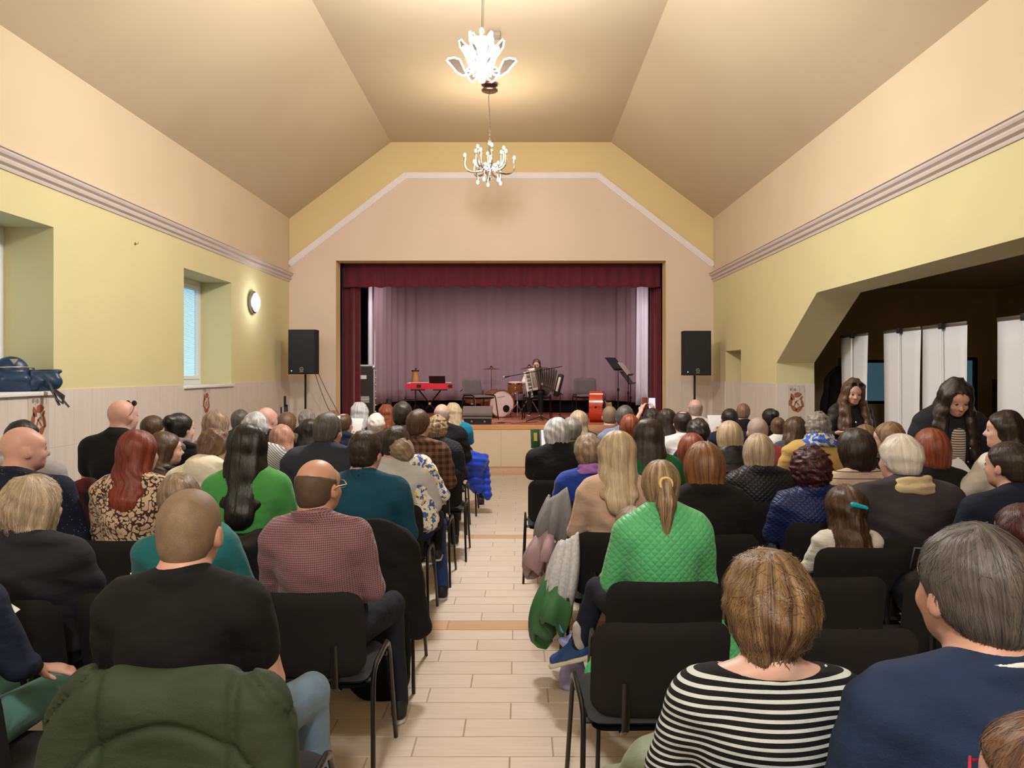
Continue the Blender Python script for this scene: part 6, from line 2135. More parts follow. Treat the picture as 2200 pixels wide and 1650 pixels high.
seat_person(1858, 915, 6.4, 'tan top', 'sixth right row', build='woman', hair='mid', hc='gold', top='long', fab=F_('tan_top', (150, 124, 96)), sk='pale', yaw=0.2, g=0.9)
seat_person(1912, 909, 5.55, 'dark grey jacket', 'sixth right row, head turned left', build='woman', hair='mid', hc='gold', top='jacket', fab=charc, sk='pale', yaw=1.05, roll=0.2, g=0.95, face=True)
# seventh row
seat_person(1353, 893, 7.0, 'grey brown top', 'seventh right row', build='woman', hair='bob', hc='copper', top='long', fab=F_('grey_brown_top', (104, 86, 78)), sk='pale', g=0.9)
seat_person(1228, 899, 7.1, 'olive jacket', 'seventh right row', build='man', hair='silver', hc='grey', top='jacket', fab=F_('olive_jacket', (70, 72, 54)), sk='pink')
seat_person(1432, 880, 7.9, 'wine red top', 'seventh right row', build='woman', hair='long', hc='dark', top='long', fab=F_('wine_red', (96, 34, 44)), sk='pale')
seat_person(1467, 883, 7.3, 'white T-shirt', 'seventh right row', build='man', hair='receding', hc='dark', top='tee', fab=F_('white_tshirt', (224, 222, 224)), sk='pink')
seat_person(1628, 897, 6.7, 'red collared shirt', 'seventh right row', build='big', hair='buzz', hc='stub_g', top='shirt', fab=F_('red_shirt', (168, 70, 78)), sk='pink', g=1.05)
seat_person(1706, 897, 7.0, 'slate blue top', 'seventh right row', build='woman', hair='long', hc='brown', top='long', fab=F_('slate_top', (66, 70, 84)), sk='pale', roll=-0.2, yaw=0.2)
seat_person(1672, 897, 7.7, 'white blouse', 'seventh right row', build='woman', hair='bun', hc='chestnut', top='dress', fab=F_('white_blouse', (226, 224, 224)), sk='pale', g=0.85, yaw=-0.3)
# eighth row
seat_person(1243, 884, 8.0, 'dark green jacket', 'eighth right row', build='woman', hair='mid', hc='ash', top='jacket', fab=F_('dark_green_jacket', (46, 56, 42)), sk='pale')
seat_person(1310, 872, 8.4, 'brown T-shirt', 'eighth right row', build='big', hair='buzz', hc='stub_b', top='tee', fab=F_('brown_tshirt', (128, 88, 72)), sk='pink')
seat_person(1342, 872, 7.5, 'faded denim jacket', 'eighth right row', build='man', hair='short', hc='dgrey', top='jacket', fab=F_('denim_jacket', (110, 122, 144), 'floral', (96, 108, 132)) if False else F_('denim_jacket', (110, 122, 144)), sk='pink')
seat_person(1400, 880, 8.7, 'dark red top raising a phone', 'eighth right row', build='woman', hair='volume', hc='dark', top='tee', fab=F_('dark_red_top', (112, 36, 44)), sk='pale', arms='raise', h=0.0095, g=0.9)
seat_person(1494, 857, 8.7, 'pale grey shirt', 'eighth right row', build='big', hair='fringe', hc='stub_g', top='shirt', fab=F_('pale_grey_shirt', (206, 204, 206)), sk='pink')
seat_person(1568, 878, 8.0, 'dark navy shirt', 'eighth right row', arms='phone', build='man', hair='crop', hc='black', top='shirt', fab=navy, sk='pink')
seat_person(1597, 867, 9.2, 'black T-shirt', 'eighth right row by the doorway', build='man', hair='crop', hc='gold', top='tee', fab=blk, sk='pink', yaw=-0.3, g=0.92)
seat_person(1655, 878, 8.5, 'black shirt', 'eighth right row', build='woman', hair='bun', hc='black', top='long', fab=blk, sk='pale', yaw=0.3)

# ---------------------------------------------------------------- two people standing by the opening
def jacket_zip(e, W):
    MB().tube([W.pt((0.03, 0.128, 1.27)), W.pt((0.025, 0.135, 1.20)), W.pt((0.02, 0.13, 1.08))], 0.004, 5).build('zip', m_steel, e)
    MB().lathe([(0.004, -0.012), (0.011, 0), (0.004, 0.012)], 10, c=tuple(W.pt((0.03, 0.134, 1.285)))).build('pendant', m_chrome, e)
def smile_face(e, W): add_face(e, W, True); glasses(e, W, m_black, True, 'sunglasses', 0.02); jacket_zip(e, W)
person(1833, 816, 7.2, 'standing smiling person in black zipped jacket, sunglasses on head', build='woman', hair='front_long', hc='brown', top='long', fab=F_('black_leather', (26, 26, 28), rough=0.5), sk='warm', stand=True, rz=PI + 0.1, yaw=-0.25, pitch=-0.22, roll=0.10, arms='hand', trs_='black', h=0.0085, extra=smile_face)
def stripe_panel(e, W):
    pr = [Cap((0.0, 0.135, 1.34), (0.0, 0.168, 0.98), 0.05, 0.065, 0.02, u=(0, 1, 0), fl=0.4)]
    V, Q = nets(*field(pr, 0.011))
    obj('striped_shirt', np_mesh('striped_shirt', W(V), Q, V), e, F_('white_rib', (206, 192, 182), 'stripe', (70, 60, 62), 0.55))
    for s in (-1, 1):
        for z in (1.24, 1.12, 1.0):
            MB().lathe([(0.003, -0.005), (0.008, 0), (0.003, 0.005)], 10, M=RX, c=tuple(W.pt((s * 0.075, 0.172, z)))).build('button', m_chrome, e)
person(2052, 811, 5.45, 'standing person in dark cardigan over striped top, leaning with papers', build='stout', hair='front_long', hc='dark', top='jacket', fab=F_('dark_cardigan', (32, 34, 42)), sk='warm', stand=True, rz=PI - 0.12, pitch=-0.22, lean=-0.22, arms='give', trs_='black', h=0.0095, face=True, extra=stripe_panel, g=1.02)
# ================================================================== ACCORDION PLAYER AND STAGE CHAIRS
POSES['accordion'] = [((0.27, 0.06, 0.80), (0.17, 0.25, 0.80), (-0.75, 0.55, 0.1), (-0.5, -0.8, 0)), ((0.30, 0.05, 0.80), (0.26, 0.27, 0.83), (0.2, 0.9, 0.2), (1, 0, 0))]
person(1153, 770, 15.2, 'seated person in white shirt playing the accordion on stage', build='man', hair='fringe' if False else 'short', hc='brown', top='shirt', fab=F_('white_shirt', (226, 214, 212)), sk='pale', arms='accordion', rz=PI - 0.1, pitch=-0.22, base_z=ST, Zt=1.19, h=0.013, trs_='black', face=True, g=0.92)
ac_c = bpy.data.objects['person'] if False else None
chair(0.36, 15.17, 'chair under the accordion player on stage', PI - 0.1, ST, True, 'grey chairs on the stage')
chair(-0.78, 15.05, 'empty grey chair on stage in front of the bass drum', PI + 0.7, ST, True, 'grey chairs on the stage')
chair(1.38, 15.55, 'empty grey chair on stage behind the double bass', PI + 0.12, ST, True, 'grey chairs on the stage')
ac = empty('accordion', (0.40, 14.86, ST + 0.62), PI - 0.12, 'white and black piano accordion held on the stage', 'accordion')
m_pearl = plain('pearl_white', (226, 214, 204), 0.3, var=0.05)
MA = Matrix.Rotation(math.radians(10), 4, 'Y')
MB().bbox(0.02, 0.16, -0.09, 0.09, -0.03, 0.40, 0.02, M=MA).build('treble_case', m_pearl, ac)
MB().bbox(0.13, 0.235, 0.06, 0.10, -0.16, 0.37, 0.006, M=MA).build('keyboard_bed', m_black, ac)
for k in range(24):
    z = -0.15 + k * 0.0212
    MB().box(0.14, 0.245, 0.098, 0.112, z, z + 0.0196, M=MA).build('white_key', m_white, ac, smooth=False)
    if k % 7 not in (2, 6) and k < 23: MB().box(0.14, 0.20, 0.108, 0.124, z + 0.014, z + 0.027, M=MA).build('black_key', m_black, ac, smooth=False)
gr = MB()
for k in range(4): gr.bbox(0.03 + k * 0.022, 0.042 + k * 0.022, 0.088, 0.096, 0.02, 0.36, 0.003, M=MA)
gr.build('grille', m_dark, ac)
m_bel = plain('bellows_grey', (96, 88, 86), 0.6, var=0.1)
for k in range(9):
    a = math.radians(10 - k * 2.6)
    M = Matrix.Rotation(a, 4, 'Y')
    x0 = 0.01 - k * 0.031
    MB().prism([(x0 + 0.0, -0.085), (x0 - 0.012, -0.1), (x0 - 0.028, -0.085), (x0 - 0.028, 0.085), (x0 - 0.012, 0.1), (x0, 0.085)], 2, -0.03, 0.40)\
        .build('bellows_fold', m_bel, ac, smooth=False).matrix_local = M
MBs = Matrix.Rotation(math.radians(-14), 4, 'Y')
MB().bbox(-0.40, -0.29, -0.09, 0.09, -0.08, 0.36, 0.025, M=MBs).build('bass_case', m_black, ac)
MB().bbox(-0.36, -0.315, 0.085, 0.10, 0.02, 0.30, 0.006, M=MBs).build('bass_panel', m_pearl, ac)
for s in (-1, 1):
    MB().tube([(0.06 + s * 0.03, -0.09, 0.36), (0.06 + s * 0.05, -0.22, 0.44), (0.06 + s * 0.06, -0.33, 0.30), (0.06 + s * 0.05, -0.2, 0.05), (0.06 + s * 0.03, -0.09, 0.0)], 0.014, 6, flat=0.3).build('strap', m_black, ac)

# ================================================================== COATS OVER CHAIRS
def drape(name, loc, rz, prims, fab, label, cat='coat', h=0.012, wr=(0.006, 22, 22, 1), post=None):
    w = wrinkle(*wr)
    V, Q = nets(*field(prims, h, chain(w, post) if post else w))
    o = obj(name, np_mesh(name, V, Q, V), None, fab)
    o.location = loc; o.rotation_euler = (0, 0, rz)
    return tag(o, label, cat)


U = (0, 1, 0)
# olive padded jacket over the nearest chair
bz = [o for o in CHAIR_SEEN if 'black T-shirt and light jeans' in o['label']][0]
def seams(Fd, X, Y, Z):
    a = np.abs(((Z + 0.55 * X * X * 4) / 0.19) % 1 - 0.5)
    b = np.abs(np.abs(X) - 0.165)
    return Fd + 0.016 * np.exp(-((0.5 - a) / 0.06) ** 2) + 0.016 * np.exp(-(b / 0.014) ** 2)
drape('padded_jacket', bz.location + Vector((0, -0.01, 0.045)), 0, [
    Cap((-0.20, -0.31, 0.79), (0.20, -0.31, 0.79), 0.075, 0.075, 0.04), Cap((-0.15, -0.34, 0.74), (-0.13, -0.37, 0.22), 0.15, 0.18, 0.06, U, 0.32), Cap((0.15, -0.34, 0.74), (0.13, -0.37, 0.22), 0.15, 0.18, 0.06, U, 0.32),
    Cap((-0.25, -0.30, 0.72), (-0.30, -0.33, 0.35), 0.07, 0.085, 0.05), Cap((0.22, -0.30, 0.72), (0.27, -0.32, 0.35), 0.07, 0.085, 0.05)],
    fabric('olive_padding', (46, 58, 42), rough=0.7), 'olive green padded jacket hung over the nearest left chair', 'jacket', 0.011, (0.004, 12, 12, 2), seams)
# black coat on the teal person's chair
tl = [o for o in CHAIR_SEEN if 'dark teal jumper' in o['label']][0]
drape('coat', tl.location.copy(), 0, [Cap((-0.2, -0.30, 0.80), (0.22, -0.30, 0.80), 0.05, 0.05, 0.04), Cap((0.08, -0.33, 0.74), (0.10, -0.34, 0.15), 0.18, 0.17, 0.05, U, 0.28), Cap((-0.12, -0.33, 0.74), (-0.10, -0.34, 0.3), 0.14, 0.15, 0.05, U, 0.28),
                                      Cap((0.25, -0.28, 0.74), (0.29, -0.24, 0.34), 0.06, 0.07, 0.04)],
      fabric('black_wool', (13, 13, 16)), 'long black coat hung over the third-row aisle chair')
# leather jacket next to the green shirt
gs = [o for o in CHAIR_SEEN if 'bright green shirt' in o['label']][0]
drape('leather_jacket', gs.location.copy(), 0, [Cap((-0.18, -0.30, 0.80), (0.22, -0.30, 0.80), 0.055, 0.06, 0.04), Cap((0.16, -0.33, 0.76), (0.18, -0.34, 0.4), 0.12, 0.13, 0.05, U, 0.35), Cap((-0.14, -0.33, 0.74), (-0.12, -0.34, 0.45), 0.12, 0.12, 0.05, U, 0.3)],
      fabric('black_leather_coat', (26, 26, 30), rough=0.3, bump=0.1), 'shiny black leather jacket on the chair of the green shirt', 'jacket')
# black jacket with red lining beside the wall chair
bt = [o for o in CHAIR_SEEN if 'sunglasses on head' in o['label']][0]
drape('jacket', bt.location.copy(), 0, [Cap((-0.2, -0.30, 0.80), (0.2, -0.30, 0.80), 0.05, 0.05, 0.04), Cap((-0.1, -0.33, 0.76), (-0.1, -0.34, 0.45), 0.14, 0.14, 0.05, U, 0.3), Cap((0.12, -0.33, 0.76), (0.12, -0.34, 0.45), 0.14, 0.14, 0.05, U, 0.3)],
      fabric('black_red_jacket', (30, 28, 34), 'plaid', (84, 30, 34), 4.0), 'black and dark red jacket on the chair below the black T-shirt', 'jacket')
# bright blue padded jacket at the front left aisle seat
def rolls(Fd, X, Y, Z): return Fd + 0.006 * np.cos(2 * PI * (Z + 0.3 * Y) / 0.075)
te = [o for o in CHAIR_SEEN if 'bright teal sweater' in o['label']][0]
drape('padded_jacket', te.location.copy(), 0, [Cap((0.13, -0.30, 0.70), (0.30, -0.24, 0.62), 0.10, 0.10, 0.05), Cap((0.24, -0.26, 0.62), (0.27, -0.16, 0.34), 0.10, 0.09, 0.05), Cap((0.36, -0.18, 0.66), (0.40, -0.14, 0.22), 0.055, 0.05, 0.04)],
      fabric('vivid_blue_padding', (28, 62, 190), rough=0.45), 'vivid blue padded jacket spilling off the front left aisle chair', 'jacket', 0.012, (0.004, 16, 16, 3), rolls)
# grey cardigan and pale pink jacket on the blue jumper's chair
rb = [o for o in CHAIR_SEEN if 'royal blue jumper' in o['label']][0]
def hung(name, ch, path, z0, z1, amp, wave, mat_, label, cat, seed, flare=0.5, wavez=0.03, th=0.014):
    o = cloth(name, path, z0, z1, amp, wave, mat_, label, cat, seed, flare, None, th, 0.0, wavez)
    o.location = ch.location.copy()
    vs_ = o.data.vertices
    cx = sum(v.co.x for v in vs_) / len(vs_); cy = sum(v.co.y for v in vs_) / len(vs_)
    for v in vs_:
        t_ = (z1 - v.co.z) / (z1 - z0)
        k = 0.50 + 0.62 * math.sin(PI * min(1.0, 0.08 + 0.72 * t_))
        dx_, dy_ = v.co.x - cx, v.co.y - cy
        bell = 0.05 * math.sin(PI * t_)
        v.co.x = cx + dx_ * k - 0.05 * t_ + 0.03 - bell * 0.3
        v.co.y = cy + dy_ * k - bell * 0.4
        v.co.z += 0.5 * dx_ * (1 - t_) - 0.55 * (dy_ + 0.4 * dx_) * t_
    return o
hung('cardigan', rb, [(-0.16, -0.335), (-0.27, -0.325), (-0.335, -0.26), (-0.34, -0.12), (-0.32, -0.02)], 0.50, 0.84, 0.018, 0.085, plain('grey_cardigan', (128, 128, 134), 0.9, var=0.1, vscale=30, bump=0.4, bscale=300), 'grey cardigan hanging at the aisle side of the blue jumper', 'cardigan', 21)
hung('pink_jacket', rb, [(-0.27, -0.36), (-0.36, -0.33), (-0.41, -0.22), (-0.38, -0.10)], 0.36, 0.60, 0.03, 0.12, plain('dusty_pink', (170, 146, 156), 0.6, var=0.06), 'dusty pink jacket hanging below the grey cardigan at the aisle', 'jacket', 22, 0.7, 0.04, 0.03)
be = [o for o in CHAIR_SEEN if 'beige close-fitting sweater' in o['label']][0]
hung('lace_scarf', be, [(-0.22, -0.37), (-0.28, -0.36), (-0.335, -0.30), (-0.345, -0.20)], 0.44, 0.78, 0.016, 0.055, plain('white_lace', (192, 194, 202), 0.8, var=0.22, vscale=70), 'white and grey lace scarf hanging on the aisle chair', 'scarf', 23, 0.3, 0.03, 0.012)
hung('green_coat', be, [(-0.26, -0.34), (-0.36, -0.30), (-0.42, -0.18), (-0.36, -0.04), (-0.30, 0.0)], 0.24, 0.58, 0.032, 0.13, plain('forest_green', (62, 112, 72), 0.6, var=0.08), 'forest green coat slipping off the aisle chair below the lace scarf', 'coat', 24, 0.7, 0.05, 0.03)
# sage padded jacket beside the striped top
st = [o for o in CHAIR_SEEN if 'striped top' in o['label']][0]
drape('padded_jacket', (0.36, 2.02, 0.0), 0.1, [Cap((-0.10, 0.0, 0.50), (0.02, -0.06, 0.62), 0.10, 0.10, 0.05), Cap((-0.10, 0.0, 0.48), (-0.10, -0.02, 0.25), 0.11, 0.11, 0.05), Cap((0.02, -0.06, 0.6), (0.0, -0.1, 0.3), 0.10, 0.10, 0.05)],
      fabric('sage_padding', (112, 124, 100), rough=0.5), 'sage green padded jacket beside the striped top', 'jacket', 0.009, (0.014, 30, 34, 5), rolls)
# dark jacket at the lower left corner
chair(-1.30, 1.62, 'black padded chair in the lower left corner under a plum jacket', 0.0)
drape('plum_jacket', (-1.30, 1.62, 0), 0, [Cap((-0.25, -0.30, 0.80), (0.2, -0.30, 0.80), 0.06, 0.06, 0.04), Cap((-0.1, -0.33, 0.76), (-0.1, -0.35, 0.3), 0.17, 0.17, 0.05, U, 0.3), Cap((0.12, -0.33, 0.76), (0.12, -0.35, 0.3), 0.14, 0.14, 0.05, U, 0.3)],
      fabric('plum_brown', (66, 50, 56), rough=0.5), 'plum brown jacket on the chair in the lower left corner', 'jacket', 0.010)
# lime jacket hem: trailing tails under the chair back
lj = [o for o in CHAIR_SEEN if 'lime green quilted' in o['label']][0]
for s, lab in ((-1, 'left'), (1, 'right')):
    pass

# ================================================================== SMALL THINGS
def phone(loc, rx, rz, case, lit, label, w=0.075, h=0.155):
    e = empty('smartphone', loc, 0, label, 'phone')
    e.rotation_euler = (rx, 0, rz)
    MB().bbox(-w / 2, w / 2, -0.005, 0.005, 0, h, 0.003).build('case', case, e)
    MB().box(-w / 2 + 0.005, w / 2 - 0.005, -0.0062, -0.005, 0.006, h - 0.006).build('screen', lit, e, smooth=False)
    return e


m_scr = glow('phone_screen', (196, 190, 236), 1.3)
m_scrw = glow('phone_screen_white', (240, 238, 250), 1.0)
p = P(1400, 884, 9.03)
phr = phone((p.x, 9.0, p.z), -0.1, 0.0, m_dark, m_scr, 'lit smartphone raised above the heads on the right', 0.085, 0.165)
MB().box(-0.022, 0.022, -0.0068, -0.006, 0.012, 0.04).build('screen_controls', glow('screen_red', (240, 120, 120), 1.0), phr, smooth=False)
fl = MB().bbox(-0.125, -0.055, 0.0, 0.008, 0.0, 0.165, 0.003, M=Matrix.Rotation(0.3, 4, 'Z')).build('flip_cover', plain('brown_leather', (116, 52, 36), 0.5), phr)
p = P(1163, 962, 6.52)
ph2 = phone((p.x + 0.035, 6.5, p.z), -0.15, 0.2, plain('green_case', (28, 74, 46), 0.5), m_scrw, 'smartphone in a green flip case held by the aisle', 0.08, 0.16)
MB().bbox(-0.125, -0.045, -0.004, 0.004, 0.0, 0.16, 0.003).build('flip_cover', plain('green_case', (28, 74, 46), 0.5), ph2)
MB().box(-0.10, -0.07, -0.0055, -0.004, 0.06, 0.13).build('cover_print', plain('cover_yellow', (200, 186, 90), 0.5), ph2, smooth=False)
p = P(985, 893, 9.3)
phone((p.x, 9.33, p.z - 0.08), -0.1, -0.3, m_white, m_scr, 'smartphone held by the person in the teal sweater')


def paper(loc, rot, label, w=0.21, h=0.297, n=1):
    e = MB()
    for k in range(n):
        M = Matrix.Rotation(k * 0.09, 4, 'Z')
        V = []
        for j in range(7):
            for i in range(2):
                u = -w / 2 + w * i
                v = -h / 2 + h * j / 6
                V.append(M @ Vector((u, v, 0.018 * math.sin(j / 6 * 2.4) + k * 0.003)))
        Fc = [(j * 2, j * 2 + 1, j * 2 + 3, j * 2 + 2) for j in range(6)]
        n0 = len(V)
        e._add(V + [v + Vector((0, 0, 0.0012)) for v in V], Fc + [tuple(reversed([q + n0 for q in f])) for f in Fc] + [(j * 2, j * 2 + 2, j * 2 + 2 + n0, j * 2 + n0) for j in range(6)] + [(j * 2 + 1, j * 2 + 1 + n0, j * 2 + 3 + n0, j * 2 + 3) for j in range(6)])
    o = e.build('paper_sheet', plain('paper_white', (232, 234, 240), 0.7, var=0.0))
    o.location = loc; o.rotation_euler = rot
    return tag(o, label, 'paper')


p = P(2085, 1060, 4.9); paper((p.x, 4.95, p.z + 0.06), (0.9, 0.1, 0.5), 'fanned white papers between the standing person and the white cardigan', 0.22, 0.32, 4)
def by_label(t): return [o for o in bpy.data.objects if t in o.get('label', '') and o.name.startswith('person')][0]
q = by_label('holding a programme').location; paper((q.x + 0.10, q.y + 0.36, 1.07), (1.2, 0, 0.1), 'white programme sheet held on the left block')
q = by_label('navy jacket holding paper').location; paper((q.x + 0.06, q.y + 0.37, 1.05), (1.2, 0, -0.3), 'white folded sheet held beside the navy jacket', 0.15, 0.2)
q = by_label('dark navy shirt, eighth').location; paper((q.x - 0.04, q.y + 0.37, 1.06), (1.2, 0, 0.1), 'white sheet held before the dark navy shirt', 0.19, 0.25)
p = P(-70, 1360, 2.6); paper((p.x, 2.6, p.z), (0.6, 0.2, -0.5), 'corner of a white sheet at the left edge', 0.2, 0.28)

# clasp handbag of the second left row
hb = empty('handbag', (-1.60, 3.36, 0.60), 0.3, 'dark handbag with a metal clasp on a lap, left', 'handbag')
V, Q = nets(*field([Cap((-0.10, 0, 0.05), (0.10, 0, 0.05), 0.085, 0.085, 0.03, U, 0.6), Cap((-0.07, 0, 0.13), (0.07, 0, 0.13), 0.05, 0.05, 0.03, U, 0.5)], 0.009, wrinkle(0.003, 30, 30)))
obj('pouch', np_mesh('pouch', V, Q, V), hb, fabric('bag_dark', (34, 36, 50), rough=0.35))
MB().tube([(-0.09, 0, 0.175), (0, 0, 0.19), (0.09, 0, 0.175)], 0.006, 6).lathe([(0.004, 0), (0.014, 0.012), (0.004, 0.025)], 10, c=(0.0, -0.01, 0.18)).build('clasp', m_chrome, hb)
# handbag on the empty chair of the third right row
hb = empty('handbag', (1.93, 3.62, 0.478), -0.2, 'round black leather handbag on an empty chair, right', 'handbag')
V, Q = nets(*field([Ell((0, 0, 0.13), (0.16, 0.10, 0.13), 0.02), Ell((0.05, 0.02, 0.2), (0.10, 0.08, 0.08), 0.04)], 0.010, wrinkle(0.004, 26, 26, 1)))
V[:, 2] = np.maximum(V[:, 2], 0.0)
obj('pouch', np_mesh('pouch', V, Q, V), hb, fabric('bag_black', (22, 24, 32), rough=0.3))
MB().tube([(-0.08, 0, 0.24), (-0.06, 0, 0.34), (0.06, 0, 0.34), (0.09, 0, 0.25)], 0.008, 6).build('strap', m_black, hb)
# yellow cushion bag between the rows
V, Q = nets(*field([Ell((0, 0, 0.09), (0.15, 0.07, 0.09), 0.02)], 0.011, wrinkle(0.008, 30, 30, 2)))
o = obj('cloth_bag', np_mesh('cloth_bag', V, Q, V), None, fabric('yellow_cloth', (190, 180, 84)))
o.location = (-1.36, 4.72, 0.66); tag(o, 'yellow cloth bag on a lap right of the green shirt', 'bag')
# lilac gift bag under the lime jacket's chair, with a pale blue ribbon
gb = empty('gift_bag', (0.28, 4.02, 0), 0.2, 'translucent lilac gift bag on the floor by the aisle', 'bag')
V, Q = nets(*field([Cap((0, 0, 0.05), (0, 0, 0.19), 0.075, 0.05, 0.03, U, 0.7), Ell((0, 0, 0.24), (0.07, 0.05, 0.03), 0.02)], 0.010, wrinkle(0.008, 36, 36, 3)))
V[:, 2] = np.maximum(V[:, 2], 0.0)
obj('pouch', np_mesh('pouch', V, Q, V), gb, plain('lilac_film', (150, 150, 200), 0.3, var=0.25, vscale=12))
MB().tube([(-0.06, -0.02, 0.30), (-0.10, -0.04, 0.38), (-0.13, -0.05, 0.50), (-0.08, -0.05, 0.52), (-0.02, -0.03, 0.46)], 0.012, 6, flat=0.15).build('ribbon', plain('pale_blue_ribbon', (90, 170, 224), 0.4), gb)

# backpack and shoulder bag on the window sill
m_nl = plain('navy_leatherette', (34, 58, 84), 0.3, var=0.1, bump=0.1, bscale=300)
bp = empty('backpack', (-4.22, 6.38, WZ0 + 0.02), 0.75, 'dark blue leather backpack on the left window sill', 'backpack')
V, Q = nets(*field([Cap((-0.02, 0, 0.10), (0.0, 0, 0.16), 0.17, 0.135, 0.03, U, 0.62), Cap((-0.1, 0.0, 0.05), (0.1, 0.0, 0.05), 0.075, 0.075, 0.04), Cap((-0.07, -0.085, 0.10), (0.07, -0.085, 0.10), 0.055, 0.055, 0.03)], 0.011, wrinkle(0.002, 20, 20)))
V[:, 2] = np.maximum(V[:, 2], 0.0)
obj('bag_body', np_mesh('bag_body', V, Q, V), bp, m_nl)
MB().tube([(-0.13, -0.105, 0.20), (-0.05, -0.135, 0.205), (0.05, -0.135, 0.205), (0.13, -0.10, 0.20)], 0.004, 5).build('zip', m_chrome, bp)
MB().prism([(-0.03, 0.27), (0.03, 0.27), (0.0, 0.225)], 1, -0.125, -0.112).build('triangle_badge', m_logo, bp, smooth=False)
MB().tube([(0.16, 0.02, 0.20), (0.19, -0.02, 0.10), (0.20, -0.05, 0.02)], 0.014, 6, flat=0.3).build('strap', m_dark, bp)
sbg = empty('shoulder_bag', (-4.03, 6.52, WZ0 + 0.02), 0.75, 'dark blue shoulder bag at the right end of the window sill', 'bag')
V, Q = nets(*field([Cap((-0.09, 0, 0.08), (0.09, 0, 0.09), 0.085, 0.08, 0.03, U, 0.7), Cap((-0.12, 0, 0.19), (0.15, 0, 0.20), 0.025, 0.02, 0.05)], 0.010, wrinkle(0.003, 30, 30, 2)))
V[:, 2] = np.maximum(V[:, 2], 0.0)
obj('bag_body', np_mesh('bag_body', V, Q, V), sbg, m_nl)
sbg.scale = (0.8, 0.8, 0.85)
MB().tube([(-0.12, -0.01, 0.205), (0.02, -0.02, 0.21), (0.16, -0.01, 0.205)], 0.005, 5).build('zip', m_dark, sbg)
for k, (a, b) in enumerate((((0.0, -0.07, 0.12), (0.10, -0.19, -0.14)), ((0.05, -0.10, 0.03), (0.19, -0.19, -0.16)))):
    a, b = Vector(a), Vector(b)
    MB().tube([a, a + Vector((0.03, -0.06, -0.05)), a.lerp(b, 0.6) + Vector((0, -0.02, 0)), b], 0.018, 6, flat=0.2).build('strap', m_dark, sbg)
MB().tube([(0.04, -0.11, 0.02), (0.08, -0.18, -0.08), (0.13, -0.185, -0.12), (0.14, -0.18, -0.05), (0.07, -0.13, 0.01)], 0.018, 6, flat=0.2).build('strap_loop', m_dark, sbg)

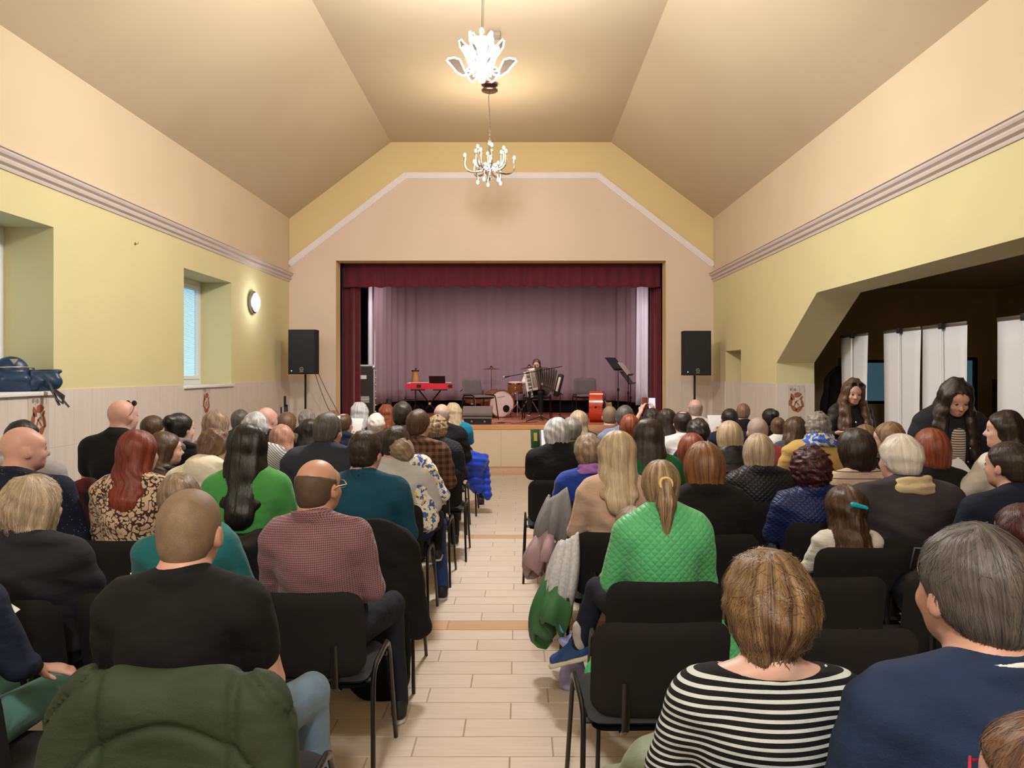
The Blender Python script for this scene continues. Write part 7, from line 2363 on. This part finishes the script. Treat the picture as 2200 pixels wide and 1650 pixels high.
# ================================================================== SIDE ROOM
m_ban = plain('banner_white', (226, 228, 234), 0.6, var=0.01)
BX = 4.17
for i, (a, b, lab) in enumerate(((9.17, 9.95, 'white roll-up banner back behind the smiling person'), (7.96, 8.78, 'white roll-up banner back, second from the stage'), (7.14, 7.93, 'white roll-up banner back behind the dark cardigan'), (5.9, 6.69, 'white roll-up banner back at the right edge of the picture'))):
    e = empty('roll_up_banner', (BX, (a + b) / 2, 0), 0, lab, 'banner', 'roll-up banners in the opening')
    hw = (b - a) / 2
    zt = 2.105
    # slightly bowed sheet
    V, Fc = [], []
    for j in range(9):
        z = 0.08 + (zt - 0.08) * j / 8
        wv = hw - 0.012 * math.sin(j / 8 * PI) * (1 + 0.4 * (i % 2))
        for s in range(7):
            u = -1 + 2 * s / 6
            V.append((0.012 * math.sin(u * 2 + i) * math.sin(j / 8 * PI), u * wv, z))
    for j in range(8):
        for s in range(6):
            q = j * 7 + s
            Fc.append((q, q + 1, q + 8, q + 7))
    me = bpy.data.meshes.new('sheet'); me.from_pydata(V, [], Fc); me.shade_smooth()
    so = obj('sheet', me, e, m_ban); md = so.modifiers.new('thickness', 'SOLIDIFY'); md.thickness = 0.002
    MB().bbox(-0.012, 0.012, -hw, hw, zt - 0.012, zt + 0.022, 0.004).build('top_rail', m_steel, e)
    MB().tube([(-0.035, 0, 0.08), (-0.03, 0, zt)], 0.009, 8).build('pole', m_white, e)
    MB().bbox(-0.045, 0.015, -0.03, 0.03, zt - 0.03, zt + 0.03, 0.004).build('clip', m_dark, e)
    MB().bbox(-0.10, 0.10, -hw, hw, 0.0, 0.09, 0.02).build('base_box', m_steel, e)
cb = empty('cupboard', (7.2, 9.6, 0), 0, 'dark brown cupboard in the unlit side room', 'cupboard')
m_dbr = plain('dark_brown_wood', (62, 44, 36), 0.6, var=0.15)
MB().box(-0.3, 0.7, -1.6, 1.6, 0, 1.55).build('carcass', m_dbr, cb, smooth=False)
for k in range(4):
    y0 = -1.58 + k * 0.79
    do = MB().bbox(-0.32, -0.3, y0, y0 + 0.77, 0.06, 1.5, 0.004).build('door', m_dbr, cb, smooth=False)
    MB().tube([(-0.33, y0 + 0.7, 0.8), (-0.35, y0 + 0.7, 0.8), (-0.35, y0 + 0.7, 0.95), (-0.33, y0 + 0.7, 0.95)], 0.006, 6).build('handle', m_steel, do)
ds = empty('coat_rack', (4.55, 10.9, 0), 0, 'brown coats hanging on a rack just inside the opening', 'coat rack')
MB().tube([(0, 0, 0.02), (0, 0, 1.85)], 0.02, 8).build('pole', m_black, ds)
MB().lathe([(0.25, 0), (0.25, 0.025), (0.05, 0.04)], 20).build('base', m_black, ds)
for k, (c_, a) in enumerate((((74, 54, 46), 0.3), ((60, 50, 60), 2.2), ((34, 30, 34), 4.2))):
    V, Q = nets(*field([Cap((0.10 * math.cos(a), 0.10 * math.sin(a), 1.55), (0.16 * math.cos(a), 0.16 * math.sin(a), 0.75), 0.11, 0.17, 0.04), Cap((0.05 * math.cos(a), 0.05 * math.sin(a), 1.68), (0.1 * math.cos(a), 0.1 * math.sin(a), 1.5), 0.05, 0.1, 0.04)], 0.02, wrinkle(0.012, 18, 10, k)))
    o = obj('coat', np_mesh('coat', V, Q, V), None, fabric('rack_coat_%d' % k, c_)); o.location = (4.55, 10.9, 0)
    tag(o, ('brown coat on the dim rack', 'violet grey coat on the dim rack', 'black coat on the dim rack')[k], 'coat')
